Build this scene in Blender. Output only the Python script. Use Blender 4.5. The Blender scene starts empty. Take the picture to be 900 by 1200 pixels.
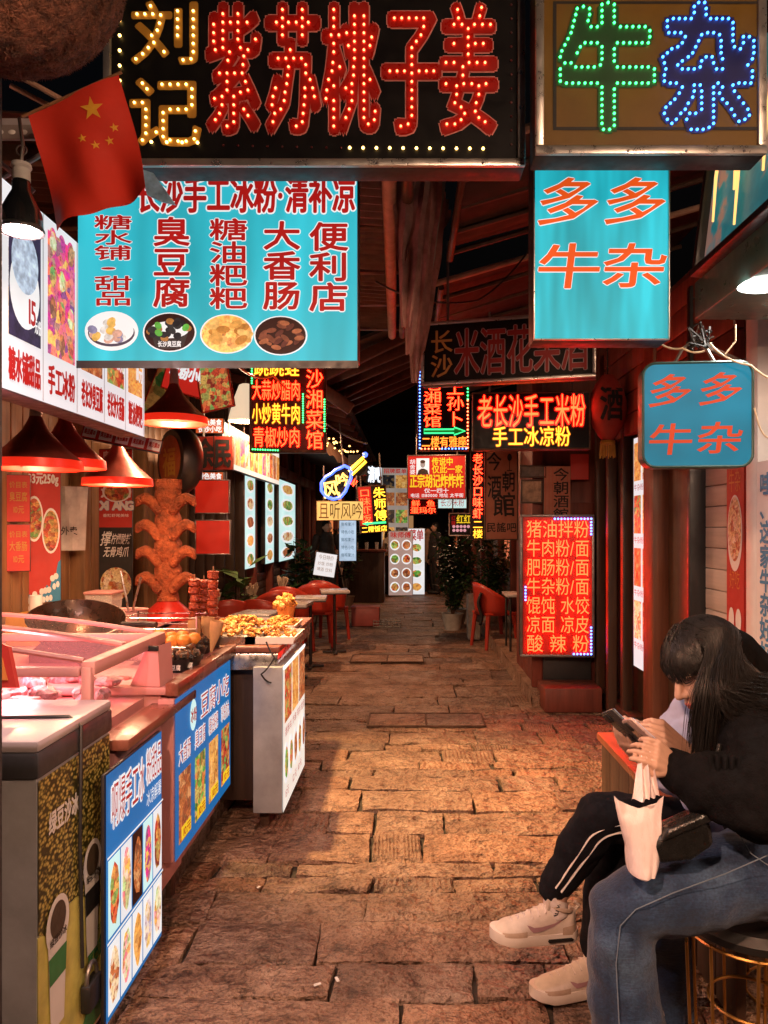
import bpy, bmesh, math, random
import numpy as np
from mathutils import Vector, Matrix, Euler, noise as mnoise
SC = bpy.context.scene
COL = SC.collection
PI = math.pi
R = math.radians
# ------------------------------------------------------------------ camera, world, exposure
CX, CY, F, H = 480.0, 620.0, 870.0, 1.45      # principal point, focal length (photo pixels), eye height (m)
cam_data = bpy.data.cameras.new('camera'); cam = bpy.data.objects.new('camera', cam_data); COL.objects.link(cam)
cam.location = (0, 0, H); cam.rotation_euler = (R(90), 0, 0)
cam_data.sensor_width = 36; cam_data.sensor_fit = 'AUTO'; cam_data.lens = F / 1200 * 36
cam_data.shift_x = (450 - CX) / 1200; cam_data.shift_y = (CY - 600) / 1200
cam_data.clip_start = 0.05; cam_data.clip_end = 500
SC.camera = cam
world = bpy.data.worlds.new('World'); SC.world = world; world.use_nodes = True
wn = world.node_tree.nodes; wl = world.node_tree.links; wn.clear()
w_out = wn.new('ShaderNodeOutputWorld'); w_bg = wn.new('ShaderNodeBackground'); w_sky = wn.new('ShaderNodeTexSky')
w_sky.sky_type = 'NISHITA'; w_sky.sun_disc = False; w_sky.sun_elevation = R(-4); w_sky.sun_rotation = R(200)
w_bg.inputs['Strength'].default_value = 0.10
wl.new(w_sky.outputs[0], w_bg.inputs[0]); wl.new(w_bg.outputs[0], w_out.inputs[0])
SC.view_settings.view_transform = 'Standard'; SC.view_settings.look = 'None'
SC.view_settings.exposure = 0.0; SC.view_settings.gamma = 1.0; SC.view_settings.use_curve_mapping = False
SC.render.engine = 'CYCLES'
SC.cycles.use_denoising = True; SC.cycles.max_bounces = 6; SC.cycles.diffuse_bounces = 3; SC.cycles.glossy_bounces = 3
SC.cycles.transmission_bounces = 4; SC.cycles.transparent_max_bounces = 8; SC.cycles.sample_clamp_indirect = 3.0
SC.cycles.caustics_reflective = False; SC.cycles.caustics_refractive = False
SC.cycles.use_light_tree = True

def P(px, py, d):
    return Vector(((px - CX) * d / F, d, H - (py - CY) * d / F))
def gnd(py): return H * F / (py - CY)          # distance of a ground point seen at photo row py
def dX(px, X): return X * F / (px - CX)         # distance of a plane x = X seen at photo column px

# ------------------------------------------------------------------ materials
MATS = {}
def _new(name):
    m = bpy.data.materials.new(name); m.use_nodes = True; MATS[name] = m
    nt = m.node_tree; return m, nt, nt.nodes['Principled BSDF']
def _coord(nt, scale=(1, 1, 1), kind='Object'):
    tc = nt.nodes.new('ShaderNodeTexCoord'); mp = nt.nodes.new('ShaderNodeMapping'); mp.inputs['Scale'].default_value = scale
    nt.links.new(tc.outputs[kind], mp.inputs[0]); return mp.outputs[0]
def _noise(nt, vec, scale, detail=5, rough=.6):
    n = nt.nodes.new('ShaderNodeTexNoise'); n.inputs['Scale'].default_value = scale; n.inputs['Detail'].default_value = detail
    n.inputs['Roughness'].default_value = rough; nt.links.new(vec, n.inputs['Vector']); return n
def _ramp(nt, fac, stops, interp='LINEAR'):
    r = nt.nodes.new('ShaderNodeValToRGB'); cr = r.color_ramp; cr.interpolation = interp
    while len(cr.elements) < len(stops): cr.elements.new(.5)
    for e, (p, c) in zip(cr.elements, stops): e.position = p; e.color = (*c, 1)
    nt.links.new(fac, r.inputs[0]); return r.outputs[0]
def _bump(nt, bsdf, h, strength, dist=.01):
    b = nt.nodes.new('ShaderNodeBump'); b.inputs['Strength'].default_value = strength; b.inputs['Distance'].default_value = dist
    nt.links.new(h, b.inputs['Height']); nt.links.new(b.outputs[0], bsdf.inputs['Normal'])
def sc_(c, k): return tuple(max(0, min(1, v * k)) for v in c)
def mat(name, base, rough=.6, metal=0, var=.35, scale=6, bump=.15, stretch=(1, 1, 1), coat=0, bdist=.01, spec=None):
    if name in MATS: return MATS[name]
    m, nt, b = _new(name)
    v = _coord(nt, stretch); n = _noise(nt, v, scale, 6)
    c = _ramp(nt, n.outputs[0], [(.3, sc_(base, 1 - var)), (.5, base), (.72, sc_(base, 1 + var))])
    nt.links.new(c, b.inputs['Base Color']); b.inputs['Metallic'].default_value = metal
    n2 = _noise(nt, v, scale * 3.1, 4)
    rr = _ramp(nt, n2.outputs[0], [(.3, (max(.03, rough - .12),) * 3), (.7, (min(1, rough + .12),) * 3)])
    nt.links.new(rr, b.inputs['Roughness'])
    if spec is not None: b.inputs['Specular IOR Level'].default_value = spec
    if coat: b.inputs['Coat Weight'].default_value = coat
    if bump: _bump(nt, b, n2.outputs[0], bump, bdist)
    return m
def wood(name, base, scale=1.0, rough=.5, var=.55, axis=2):
    if name in MATS: return MATS[name]
    m, nt, b = _new(name)
    st = [14 * scale] * 3; st[axis] = .9 * scale
    v = _coord(nt, st); n = _noise(nt, v, 1.6, 7, .65)
    c = _ramp(nt, n.outputs[0], [(.25, sc_(base, 1 - var)), (.5, base), (.75, sc_(base, 1 + var * .7))])
    nt.links.new(c, b.inputs['Base Color'])
    v2 = _coord(nt); n2 = _noise(nt, v2, 3, 3)
    rr = _ramp(nt, n2.outputs[0], [(.3, (rough - .15,) * 3), (.7, (rough + .2,) * 3)]); nt.links.new(rr, b.inputs['Roughness'])
    _bump(nt, b, n.outputs[0], .35, .006)
    return m
def emit(name, col, s, sample=True):
    if name in MATS: return MATS[name]
    m, nt, b = _new(name)
    b.inputs['Base Color'].default_value = (*sc_(col, .5), 1); b.inputs['Roughness'].default_value = .35
    b.inputs['Emission Color'].default_value = (*col, 1); b.inputs['Emission Strength'].default_value = s
    m.cycles.emission_sampling = 'AUTO' if sample else 'NONE'
    return m
def backlit(name, col, s, var=.25, scale=2.0, stretch=(1, 1, 1), rough=.5):
    """acrylic face lit from behind by tubes: a slightly uneven glow"""
    if name in MATS: return MATS[name]
    m, nt, b = _new(name)
    v = _coord(nt, stretch); n = _noise(nt, v, scale, 2)
    c = _ramp(nt, n.outputs[0], [(.3, sc_(col, 1 - var)), (.52, col), (.72, sc_(col, 1 + var))])
    nt.links.new(c, b.inputs['Emission Color']); b.inputs['Base Color'].default_value = (*sc_(col, .22), 1)
    b.inputs['Emission Strength'].default_value = s; b.inputs['Roughness'].default_value = rough; b.inputs['Specular IOR Level'].default_value = .2
    return m
def food(name, cols, s=0.0, scale=28, rough=.45, stretch=(1, 1, 1)):
    """irregular pieces of cooked food, as print (s > 0: backlit) or as a surface"""
    if name in MATS: return MATS[name]
    m, nt, b = _new(name)
    v = _coord(nt, stretch)
    n0 = _noise(nt, v, scale * .5, 3)
    ad = nt.nodes.new('ShaderNodeVectorMath'); ad.operation = 'MULTIPLY_ADD'
    nt.links.new(n0.outputs['Color'], ad.inputs[0]); ad.inputs[1].default_value = (.05,) * 3; nt.links.new(v, ad.inputs[2])
    vo = nt.nodes.new('ShaderNodeTexVoronoi'); vo.inputs['Scale'].default_value = scale; nt.links.new(ad.outputs[0], vo.inputs['Vector'])
    bw = nt.nodes.new('ShaderNodeSeparateColor'); nt.links.new(vo.outputs['Color'], bw.inputs[0])
    k = len(cols); c = _ramp(nt, bw.outputs[0], [((i + .5) / k, q) for i, q in enumerate(cols)])
    n = _noise(nt, v, scale * 2.2, 4)
    mx = nt.nodes.new('ShaderNodeMix'); mx.data_type = 'RGBA'; mx.blend_type = 'MULTIPLY'; mx.inputs[0].default_value = .9
    sh = _ramp(nt, n.outputs[0], [(.3, (.25, .2, .18)), (.55, (.9, .9, .9)), (.8, (1, 1, 1))])
    nt.links.new(c, mx.inputs[6]); nt.links.new(sh, mx.inputs[7])
    nt.links.new(mx.outputs[2], b.inputs['Base Color']); b.inputs['Roughness'].default_value = rough
    if s:
        nt.links.new(mx.outputs[2], b.inputs['Emission Color']); b.inputs['Emission Strength'].default_value = s
        m.cycles.emission_sampling = 'NONE'
    else: _bump(nt, b, vo.outputs['Distance'], .6, .01)
    return m

# ------------------------------------------------------------------ mesh builder
class MB:
    def __init__(s): s.v = []; s.f = []; s.m = []; s.mi = 0
    def raw(s, vs, fs, M=None):
        o = len(s.v)
        s.v += [tuple(M @ Vector(v)) for v in vs] if M is not None else [tuple(v) for v in vs]
        s.f += [tuple(i + o for i in f) for f in fs]; s.m += [s.mi] * len(fs); return s
    def box(s, c, d, M=None):
        x, y, z = (q / 2 for q in d); cx, cy, cz = c
        vs = [(cx + a * x, cy + b * y, cz + e * z) for a in (-1, 1) for b in (-1, 1) for e in (-1, 1)]
        return s.raw(vs, [(0, 1, 3, 2), (4, 6, 7, 5), (0, 4, 5, 1), (2, 3, 7, 6), (0, 2, 6, 4), (1, 5, 7, 3)], M)
    def b2(s, x0, x1, y0, y1, z0, z1, M=None):
        return s.box(((x0 + x1) / 2, (y0 + y1) / 2, (z0 + z1) / 2), (x1 - x0, y1 - y0, z1 - z0), M)
    def cbox(s, c, d, ch=.006, M=None):
        bm = bmesh.new(); bmesh.ops.create_cube(bm, size=1); bmesh.ops.scale(bm, vec=d, verts=bm.verts)
        bmesh.ops.bevel(bm, geom=bm.edges[:], offset=min(ch, min(d) * .45), segments=2, affect='EDGES', profile=.5)
        bmesh.ops.translate(bm, vec=c, verts=bm.verts)
        bm.verts.index_update(); s.raw([v.co.copy() for v in bm.verts], [[v.index for v in f.verts] for f in bm.faces], M); bm.free(); return s
    def poly(s, pts, y0, y1, M=None):                    # outline in x,z extruded along y
        n = len(pts); vs = [(x, y0, z) for x, z in pts] + [(x, y1, z) for x, z in pts]
        fs = [tuple(range(n)), tuple(range(2 * n - 1, n - 1, -1))] + [(i, n + i, n + (i + 1) % n, (i + 1) % n) for i in range(n)]
        return s.raw(vs, fs, M)
    def disc(s, cx, cz, rx, rz, y, n=24, M=None, y1=None):
        pts = [(cx + rx * math.cos(2 * PI * i / n), cz + rz * math.sin(2 * PI * i / n)) for i in range(n)]
        if y1 is not None: return s.poly(pts, y, y1, M)
        return s.raw([(a, y, b) for a, b in pts], [tuple(range(n))], M)
    def quad(s, x0, x1, z0, z1, y, M=None):
        return s.raw([(x0, y, z0), (x1, y, z0), (x1, y, z1), (x0, y, z1)], [(0, 1, 2, 3)], M)
    def lathe(s, prof, n=20, M=None, caps=False, jit=0, seed=0):
        rn = random.Random(seed); vs = []; fs = []
        for r, z in prof:
            for i in range(n):
                a = 2 * PI * i / n; q = r * (1 + rn.uniform(-jit, jit)); vs.append((q * math.cos(a), q * math.sin(a), z))
        for k in range(len(prof) - 1):
            for i in range(n): fs.append((k * n + i, k * n + (i + 1) % n, (k + 1) * n + (i + 1) % n, (k + 1) * n + i))
        if caps: fs += [tuple(range(n - 1, -1, -1)), tuple(range((len(prof) - 1) * n, len(prof) * n))]
        return s.raw(vs, fs, M)
    def tube(s, pts, r, n=8, M=None, closed=False, flat=1.0):
        pts = [Vector(p) for p in pts]; k = len(pts); rs = r if isinstance(r, (list, tuple)) else [r] * k; vs = []; fs = []
        up = None
        for i, p in enumerate(pts):
            t = (pts[(i + 1) % k] - pts[i - 1]) if closed else (pts[min(i + 1, k - 1)] - pts[max(i - 1, 0)])
            t.normalize()
            if up is None: up = Vector((0, 0, 1)) if abs(t.z) < .9 else Vector((1, 0, 0))
            a = t.cross(up); a.normalize(); b = a.cross(t); b.normalize(); up = b
            for j in range(n):
                an = 2 * PI * j / n; vs.append(p + (a * math.cos(an) + b * math.sin(an) * flat) * rs[i])
        for i in range(k if closed else k - 1):
            for j in range(n): fs.append((i * n + j, i * n + (j + 1) % n, ((i + 1) % k) * n + (j + 1) % n, ((i + 1) % k) * n + j))
        if not closed: fs += [tuple(range(n - 1, -1, -1)), tuple(range((k - 1) * n, k * n))]
        return s.raw(vs, fs, M)
    def ball(s, c, r, nu=10, nv=7, amp=0, freq=3, seed=0, M=None):
        rx, ry, rz = r if isinstance(r, (tuple, list)) else (r, r, r); c = Vector(c); vs = [(0, 0, 1)]; fs = []
        for j in range(1, nv):
            t = PI * j / nv
            for i in range(nu): p = 2 * PI * i / nu; vs.append((math.sin(t) * math.cos(p), math.sin(t) * math.sin(p), math.cos(t)))
        vs.append((0, 0, -1)); o = []
        for v in vs:
            v = Vector(v); k = 1 + (amp * mnoise.noise(v * freq + Vector((seed * 3.7, seed * 1.3, seed))) if amp else 0)
            o.append((c.x + v.x * rx * k, c.y + v.y * ry * k, c.z + v.z * rz * k))
        for i in range(nu): fs.append((0, 1 + i, 1 + (i + 1) % nu))
        for j in range(nv - 2):
            for i in range(nu): a = 1 + j * nu; fs.append((a + i, a + nu + i, a + nu + (i + 1) % nu, a + (i + 1) % nu))
        a = 1 + (nv - 2) * nu
        for i in range(nu): fs.append((a + i, len(vs) - 1, a + (i + 1) % nu))
        return s.raw(o, fs, M)
    def grid(s, fn, nu, nv, M=None):
        vs = [fn(i / nu, j / nv) for j in range(nv + 1) for i in range(nu + 1)]; w = nu + 1
        return s.raw(vs, [(j * w + i, j * w + i + 1, (j + 1) * w + i + 1, (j + 1) * w + i) for j in range(nv) for i in range(nu)], M)
    def mesh(s, name, mats, smooth=True, fix=True):
        me = bpy.data.meshes.new(name); me.from_pydata(s.v, [], s.f)
        for m in (mats if isinstance(mats, (list, tuple)) else [mats]): me.materials.append(m)
        if any(s.m): me.polygons.foreach_set('material_index', s.m)
        if fix:
            bm = bmesh.new(); bm.from_mesh(me); bmesh.ops.recalc_face_normals(bm, faces=bm.faces); bm.to_mesh(me); bm.free()
        if smooth:
            me.polygons.foreach_set('use_smooth', [True] * len(me.polygons)); me.set_sharp_from_angle(angle=R(38))
        me.update(); return me
    def build(s, name, mats, parent=None, smooth=True, loc=None, rot=None, fix=True, kind=None):
        ob = bpy.data.objects.new(name, s.mesh(name, mats, smooth, fix)); COL.objects.link(ob)
        if parent is not None: ob.parent = parent
        if loc is not None: ob.location = loc
        if rot is not None: ob.rotation_euler = rot
        if kind: ob['kind'] = kind
        return ob
def tag(o, label=None, cat=None, group=None, kind=None):
    if label: o['label'] = label
    if cat: o['category'] = cat
    if group: o['group'] = group
    if kind: o['kind'] = kind
    return o
def thing(name, label, cat, loc=(0, 0, 0), rz=0, group=None, rot=None):
    o = bpy.data.objects.new(name, None); COL.objects.link(o); o.location = loc
    o.rotation_euler = rot if rot else (0, 0, rz); o.empty_display_size = .1
    return tag(o, label, cat, group)
def link_mesh(name, me, parent, loc=(0, 0, 0), rot=(0, 0, 0), scale=(1, 1, 1)):
    o = bpy.data.objects.new(name, me); COL.objects.link(o); o.parent = parent; o.location = loc; o.rotation_euler = rot; o.scale = scale; return o
def copy_tree(o, parent=None):
    c = o.copy(); COL.objects.link(c); c.parent = parent
    for ch in [q for q in o.children]: copy_tree(ch, c)
    return c

# ------------------------------------------------------------------ lettering
_G = {}
def glyph(ch, bold=0.0):
    k = (ch, round(bold, 4))
    if k not in _G:
        cu = bpy.data.curves.new('glyph', 'FONT'); cu.body = ch; cu.size = 1; cu.offset = bold; cu.resolution_u = 2; cu.fill_mode = 'FRONT'
        ob = bpy.data.objects.new('glyph', cu); me = bpy.data.meshes.new_from_object(ob)
        vs = [(v.co.x, v.co.y + .12) for v in me.vertices]; fs = [tuple(p.vertices) for p in me.polygons]
        bpy.data.objects.remove(ob); bpy.data.curves.remove(cu); bpy.data.meshes.remove(me)
        _G[k] = (vs, fs)
    return _G[k]
def adv(ch): return 1.0 if ord(ch) > 0x2000 else (.55 if ch not in '·/ .1il' else .34)
def put(mb, ch, x, z, w, h, y, bold=0, skew=0, rot=0):
    """heavier weights are the plain letter shape laid again a little to every side, each a hair in front of the last"""
    if bold > .012:
        ring = [(0, 0)] + [(r * math.cos(a), r * math.sin(a)) for r, n in (((bold * .5, 6), (bold, 12)) if bold > .05 else ((bold, 8),)) for a in [2 * PI * i / n for i in range(n)]]
        for i, (du, dv) in enumerate(ring): put(mb, ch, x + du * h, z + dv * h, w, h, y - i * 1.2e-5, 0, skew, rot)
        return
    vs, fs = glyph(ch, bold); cx, cz = x + w / 2, z + h / 2; c, s = math.cos(rot), math.sin(rot); out = []
    a = adv(ch); off = (1 - a) / 2 if a < 1 and w else 0
    for u, v in vs:
        px = x + (u / a) * w + skew * (v - .5) * h; pz = z + v * h
        if rot: px, pz = cx + (px - cx) * c - (pz - cz) * s, cz + (px - cx) * s + (pz - cz) * c
        out.append((px, y, pz))
    mb.raw(out, fs)
def line(mb, s, x0, x1, z0, z1, y, bold=0, vert=False, skew=0, gap=0.0, dz=0):
    """fit a string into a rectangle, left to right or (vert) top to bottom; dz lifts the right end (slanted setting)"""
    if vert:
        n = len(s); ch = (z1 - z0) / n
        for i, c in enumerate(s): put(mb, c, x0, z1 - (i + 1) * ch + ch * gap / 2, x1 - x0, ch * (1 - gap), y, bold, skew)
    else:
        tot = sum(adv(c) for c in s); k = (x1 - x0) / tot; x = x0
        for c in s:
            w = adv(c) * k
            if c != ' ': put(mb, c, x + w * gap / 2, z0 + dz * (x - x0) / (x1 - x0), w * (1 - gap), z1 - z0, y, bold, skew)
            x += w
def lettering(parent, items, m, y, bold=0, outline=None, ob=.05, name='lettering', fill=True, **kw):
    """items: (string, x0, x1, z0, z1[, vertical]); outline: material of a wider letter shape lying 1.5 mm behind"""
    r = None
    if fill:
        mb = MB()
        for it in items: line(mb, *it[:5], y, bold, vert=len(it) > 5 and it[5], **kw)
        r = mb.build(name, m, parent, smooth=False, fix=False)
    if outline:
        mb = MB()
        for it in items: line(mb, *it[:5], y + .0015, bold + ob, vert=len(it) > 5 and it[5], **kw)
        mb.build(name + '_outline', outline, parent, smooth=False, fix=False)
    return r
_RS = {}
def raster(ch, bold, n=72):
    k = (ch, bold, n)
    if k in _RS: return _RS[k]
    if bold > .012:                                   # heavier weight: spread the plain shape
        base = raster(ch, 0, n); img = base.copy(); rp = bold * n / 1.1; m = int(math.ceil(rp))
        for dy in range(-m, m + 1):
            for dx in range(-m, m + 1):
                if dx * dx + dy * dy <= rp * rp + .3: img |= np.roll(np.roll(base, dy, 0), dx, 1)
        _RS[k] = img; return img
    vs, fs = glyph(ch, bold); img = np.zeros((n, n), bool); yy, xx = np.mgrid[0:n, 0:n]; px = (xx + .5) / n * 1.1 - .05; py = (yy + .5) / n * 1.1 - .05
    for f in fs:
        for t in range(1, len(f) - 1):
            (ax, ay), (bx, by), (cx, cy) = vs[f[0]], vs[f[t]], vs[f[t + 1]]
            d1 = (px - bx) * (ay - by) - (ax - bx) * (py - by); d2 = (px - cx) * (by - cy) - (bx - cx) * (py - cy); d3 = (px - ax) * (cy - ay) - (cx - ax) * (py - ay)
            neg = (d1 < 0) | (d2 < 0) | (d3 < 0); pos = (d1 > 0) | (d2 > 0) | (d3 > 0); img |= ~(neg & pos)
    _RS[k] = img; return img
def skeleton(img):
    I = np.pad(img, 1).astype(np.uint8)
    while True:
        ch = False
        for step in (0, 1):
            p2 = np.roll(I, -1, 0); p6 = np.roll(I, 1, 0); p4 = np.roll(I, -1, 1); p8 = np.roll(I, 1, 1)
            p3 = np.roll(p2, -1, 1); p9 = np.roll(p2, 1, 1); p5 = np.roll(p6, -1, 1); p7 = np.roll(p6, 1, 1)
            seq = [p2, p3, p4, p5, p6, p7, p8, p9, p2]; B = sum(seq[:8]); A = sum(((seq[i] == 0) & (seq[i + 1] == 1)).astype(int) for i in range(8))
            c = (p2 * p4 * p6 == 0) & (p4 * p6 * p8 == 0) if step == 0 else (p2 * p4 * p8 == 0) & (p2 * p6 * p8 == 0)
            kill = (I == 1) & (B >= 2) & (B <= 6) & (A == 1) & c
            if kill.any(): I[kill] = 0; ch = True
        if not ch: break
    return I[1:-1, 1:-1].astype(bool)
def led_points(ch, bold, w, h, spacing, mode='skeleton', n=72):
    img = raster(ch, bold, n)
    if mode == 'skeleton': S = skeleton(img)
    else:                                             # a row of lamps following the edge of the letter
        e = img.copy()
        for _ in range(1): e = e & np.roll(e, 1, 0) & np.roll(e, -1, 0) & np.roll(e, 1, 1) & np.roll(e, -1, 1)
        S = e & ~(np.roll(e, 1, 0) & np.roll(e, -1, 0) & np.roll(e, 1, 1) & np.roll(e, -1, 1))
    pts = [((j + .5) / n * 1.1 - .05, (i + .5) / n * 1.1 - .05) for i, j in zip(*np.nonzero(S))]
    pts = [(a * w, b * h) for a, b in pts]; out = []; left = sorted(pts, key=lambda p: (round(p[1] / (spacing * 1.2)), p[0]))
    if not left: return out
    cur = left[0]; left = set(left)
    while left:                                       # walk to the nearest remaining skeleton point so spacing follows strokes
        out.append(cur); left = {p for p in left if (p[0] - cur[0]) ** 2 + (p[1] - cur[1]) ** 2 >= spacing ** 2}
        if left: cur = min(left, key=lambda p: (p[0] - cur[0]) ** 2 + (p[1] - cur[1]) ** 2)
    return out
def led(mb, x, z, y, r):                              # a lamp dome: octagonal, two rings
    n = 6; vs = []
    for rr, yy in ((r, y), (r * .75, y - r * .8)):
        vs += [(x + rr * math.cos(2 * PI * i / n), yy, z + rr * math.sin(2 * PI * i / n)) for i in range(n)]
    vs.append((x, y - r * 1.2, z))
    mb.raw(vs, [(i, (i + 1) % n, n + (i + 1) % n, n + i) for i in range(n)] + [(n + i, n + (i + 1) % n, 2 * n) for i in range(n)])
def leds(parent, pts, y, r, m, name='led_lamps'):
    mb = MB()
    for x, z in pts: led(mb, x, z, y, r)
    return mb.build(name, m, parent, fix=False, kind='stuff')
def led_letters(parent, items, y, r, m, spacing, bold=0, mode='skeleton'):
    pts = []
    for it in items:
        s, x0, x1, z0, z1 = it[:5]; vert = len(it) > 5 and it[5]; n = len(s)
        for i, c in enumerate(s):
            if c == ' ': continue
            if vert: cw, chh = x1 - x0, (z1 - z0) / n; ox, oz = x0, z1 - (i + 1) * chh
            else: cw, chh = (x1 - x0) / n, z1 - z0; ox, oz = x0 + i * cw, z0
            pts += [(ox + a, oz + b) for a, b in led_points(c, bold, cw, chh, spacing, mode)]
    return leds(parent, pts, y, r, m)
def span(x0, z0, x1, z1, step):
    n = max(1, int(round(math.hypot(x1 - x0, z1 - z0) / step)))
    return [(x0 + (x1 - x0) * i / n, z0 + (z1 - z0) * i / n) for i in range(n + 1)]

# ------------------------------------------------------------------ sign box
class Sign:
    """box sign; local x right, z up, front towards -y.  px() turns a photo pixel into a point on its front plane"""
    def __init__(s, name, label, cat, rect, d, rz=0, depth=.10, frame=.0, fm=None, face=None, case=None, group=None, rim=.012):
        x0, y0, x1, y1 = rect; a = P(x0, y1, d); b = P(x1, y0, d); s.w = b.x - a.x; s.h = b.z - a.z; s.d = d
        c = Vector(((a.x + b.x) / 2, d, a.z)); s.rect = rect
        s.w /= max(.2, math.cos(rz))
        s.o = thing(name, label, cat, c, rz, group); s.k = F / d
        mb = MB(); mb.cbox((0, depth / 2 + .004, s.h / 2), (s.w, depth, s.h), .006); mb.build('case', case or MATS['case_dark'], s.o)
        MB().quad(-s.w / 2 + .004, s.w / 2 - .004, .004, s.h - .004, 0).build('face', face or MATS['case_dark'], s.o, smooth=False)
        if frame:
            f = frame
            for (a0, a1, b0, b1) in ((-s.w / 2, s.w / 2, 0, f), (-s.w / 2, s.w / 2, s.h - f, s.h), (-s.w / 2, -s.w / 2 + f, f + .0005, s.h - f - .0005), (s.w / 2 - f, s.w / 2, f + .0005, s.h - f - .0005)):
                mb = MB(); mb.cbox(((a0 + a1) / 2, -rim / 2 + .003, (b0 + b1) / 2), (a1 - a0, rim + .004, b1 - b0), .003); mb.build('frame_rail', fm or MATS['alu'], s.o)
    def x(s, px): return (px - (s.rect[0] + s.rect[2]) / 2) / (s.rect[2] - s.rect[0]) * s.w
    def z(s, py): return (s.rect[3] - py) / (s.rect[3] - s.rect[1]) * s.h
    def it(s, t, x0, y0, x1, y1, v=False): return (t, s.x(x0), s.x(x1), s.z(y1), s.z(y0), v)
# ------------------------------------------------------------------ shared materials
mat('case_dark', (.02, .018, .018), .45, 0, .3, 8, .08)
mat('alu', (.55, .53, .5), .34, .85, .2, 9, .08)
mat('alu_dark', (.22, .2, .19), .4, .8, .3, 9, .1)
mat('steel', (.6, .58, .56), .28, 1, .2, 7, .06)
mat('black_plastic', (.015, .015, .016), .4, 0, .3, 10, .08)
mat('white_paint', (.72, .69, .66), .55, 0, .12, 5, .1)
mat('grey_paint', (.42, .41, .4), .5, 0, .2, 5, .12)
mat('rusty_iron', (.11, .06, .04), .7, .4, .5, 14, .3)
wood('wood_warm', (.24, .12, .05)); wood('wood_dark', (.06, .03, .018)); wood('wood_red', (.16, .035, .02))
wood('wood_floor', (.2, .1, .05), axis=1); wood('wood_counter', (.2, .07, .045), axis=1, rough=.32); wood('wood_x', (.2, .1, .05), axis=0)
wood('wood_post', (.15, .05, .024)); wood('board_white', (.62, .52, .47), axis=1, var=.22, rough=.6); wood('beam_red', (.11, .024, .014), axis=1); wood('beam_brown', (.06, .032, .02), axis=1)
mat('cloth_pink', (.5, .27, .23), .9, 0, .35, 12, .3)
mat('tarp', (.035, .016, .013), .75, 0, .4, 3, .25)
mat('wire', (.02, .02, .02), .5, 0, .2, 10, 0)
mat('plaster_dark', (.06, .045, .04), .85, 0, .4, 4, .3)
def stone_mat():
    m, nt, b = _new('stone')
    v = _coord(nt); oi = nt.nodes.new('ShaderNodeObjectInfo')
    def mth(op, a, bb):
        q = nt.nodes.new('ShaderNodeMath'); q.operation = op
        for i, t in enumerate((a, bb)):
            if isinstance(t, (int, float)): q.inputs[i].default_value = t
            else: nt.links.new(t, q.inputs[i])
        return q.outputs[0]
    def mul(c, d, f):
        mx = nt.nodes.new('ShaderNodeMix'); mx.data_type = 'RGBA'; mx.blend_type = 'MULTIPLY'; mx.inputs[0].default_value = f; nt.links.new(c, mx.inputs[6]); nt.links.new(d, mx.inputs[7]); return mx.outputs[2]
    n1 = _noise(nt, v, 3.4, 4, .6); n2 = _noise(nt, v, 85, 3, .6); n3 = _noise(nt, _coord(nt, (6, 9, 8)), 2.4, 5, .62); n4 = _noise(nt, v, 17, 3, .55); n5 = _noise(nt, v, 48, 2, .5)
    vo = nt.nodes.new('ShaderNodeTexVoronoi'); vo.feature = 'DISTANCE_TO_EDGE'; vo.inputs['Scale'].default_value = 2.3; w = nt.nodes.new('ShaderNodeVectorMath'); w.operation = 'MULTIPLY_ADD'; nt.links.new(n4.outputs['Color'], w.inputs[0]); w.inputs[1].default_value = (.22, .14, .2); nt.links.new(v, w.inputs[2]); nt.links.new(w.outputs[0], vo.inputs['Vector'])
    c1 = _ramp(nt, n1.outputs[0], [(.3, (.26, .15, .10)), (.5, (.43, .28, .195)), (.7, (.6, .43, .32))])
    c1 = mul(c1, _ramp(nt, oi.outputs['Random'], [(0, (.52, .52, .55)), (.35, (.8, .76, .74)), (.7, (1, .9, .82)), (1, (.82, .66, .56))]), 1)
    c1 = mul(c1, _ramp(nt, n3.outputs[0], [(.33, (.22, .18, .16)), (.44, (.82, .8, .78)), (.6, (1, 1, 1))]), .8)
    c1 = mul(c1, _ramp(nt, n2.outputs[0], [(.36, (.38, .35, .33)), (.5, (.9, .9, .9)), (.66, (1.0, 1, 1))]), .85)
    c1 = mul(c1, _ramp(nt, vo.outputs['Distance'], [(0, (.12, .1, .09)), (.008, (.5, .48, .46)), (.02, (1, 1, 1))]), .7)
    nt.links.new(c1, b.inputs['Base Color'])
    rr = _ramp(nt, n1.outputs[0], [(.3, (.62,) * 3), (.7, (.36,) * 3)]); nt.links.new(rr, b.inputs['Roughness'])
    h = mth('ADD', mth('MULTIPLY', n3.outputs[0], 1.1), mth('ADD', mth('MULTIPLY', n5.outputs[0], .28), mth('MULTIPLY', n4.outputs[0], .9)))
    _bump(nt, b, h, 1.0, .055); return m
stone_mat()
mat('dirt', (.035, .028, .022), .95, 0, .5, 9, .4)
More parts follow.
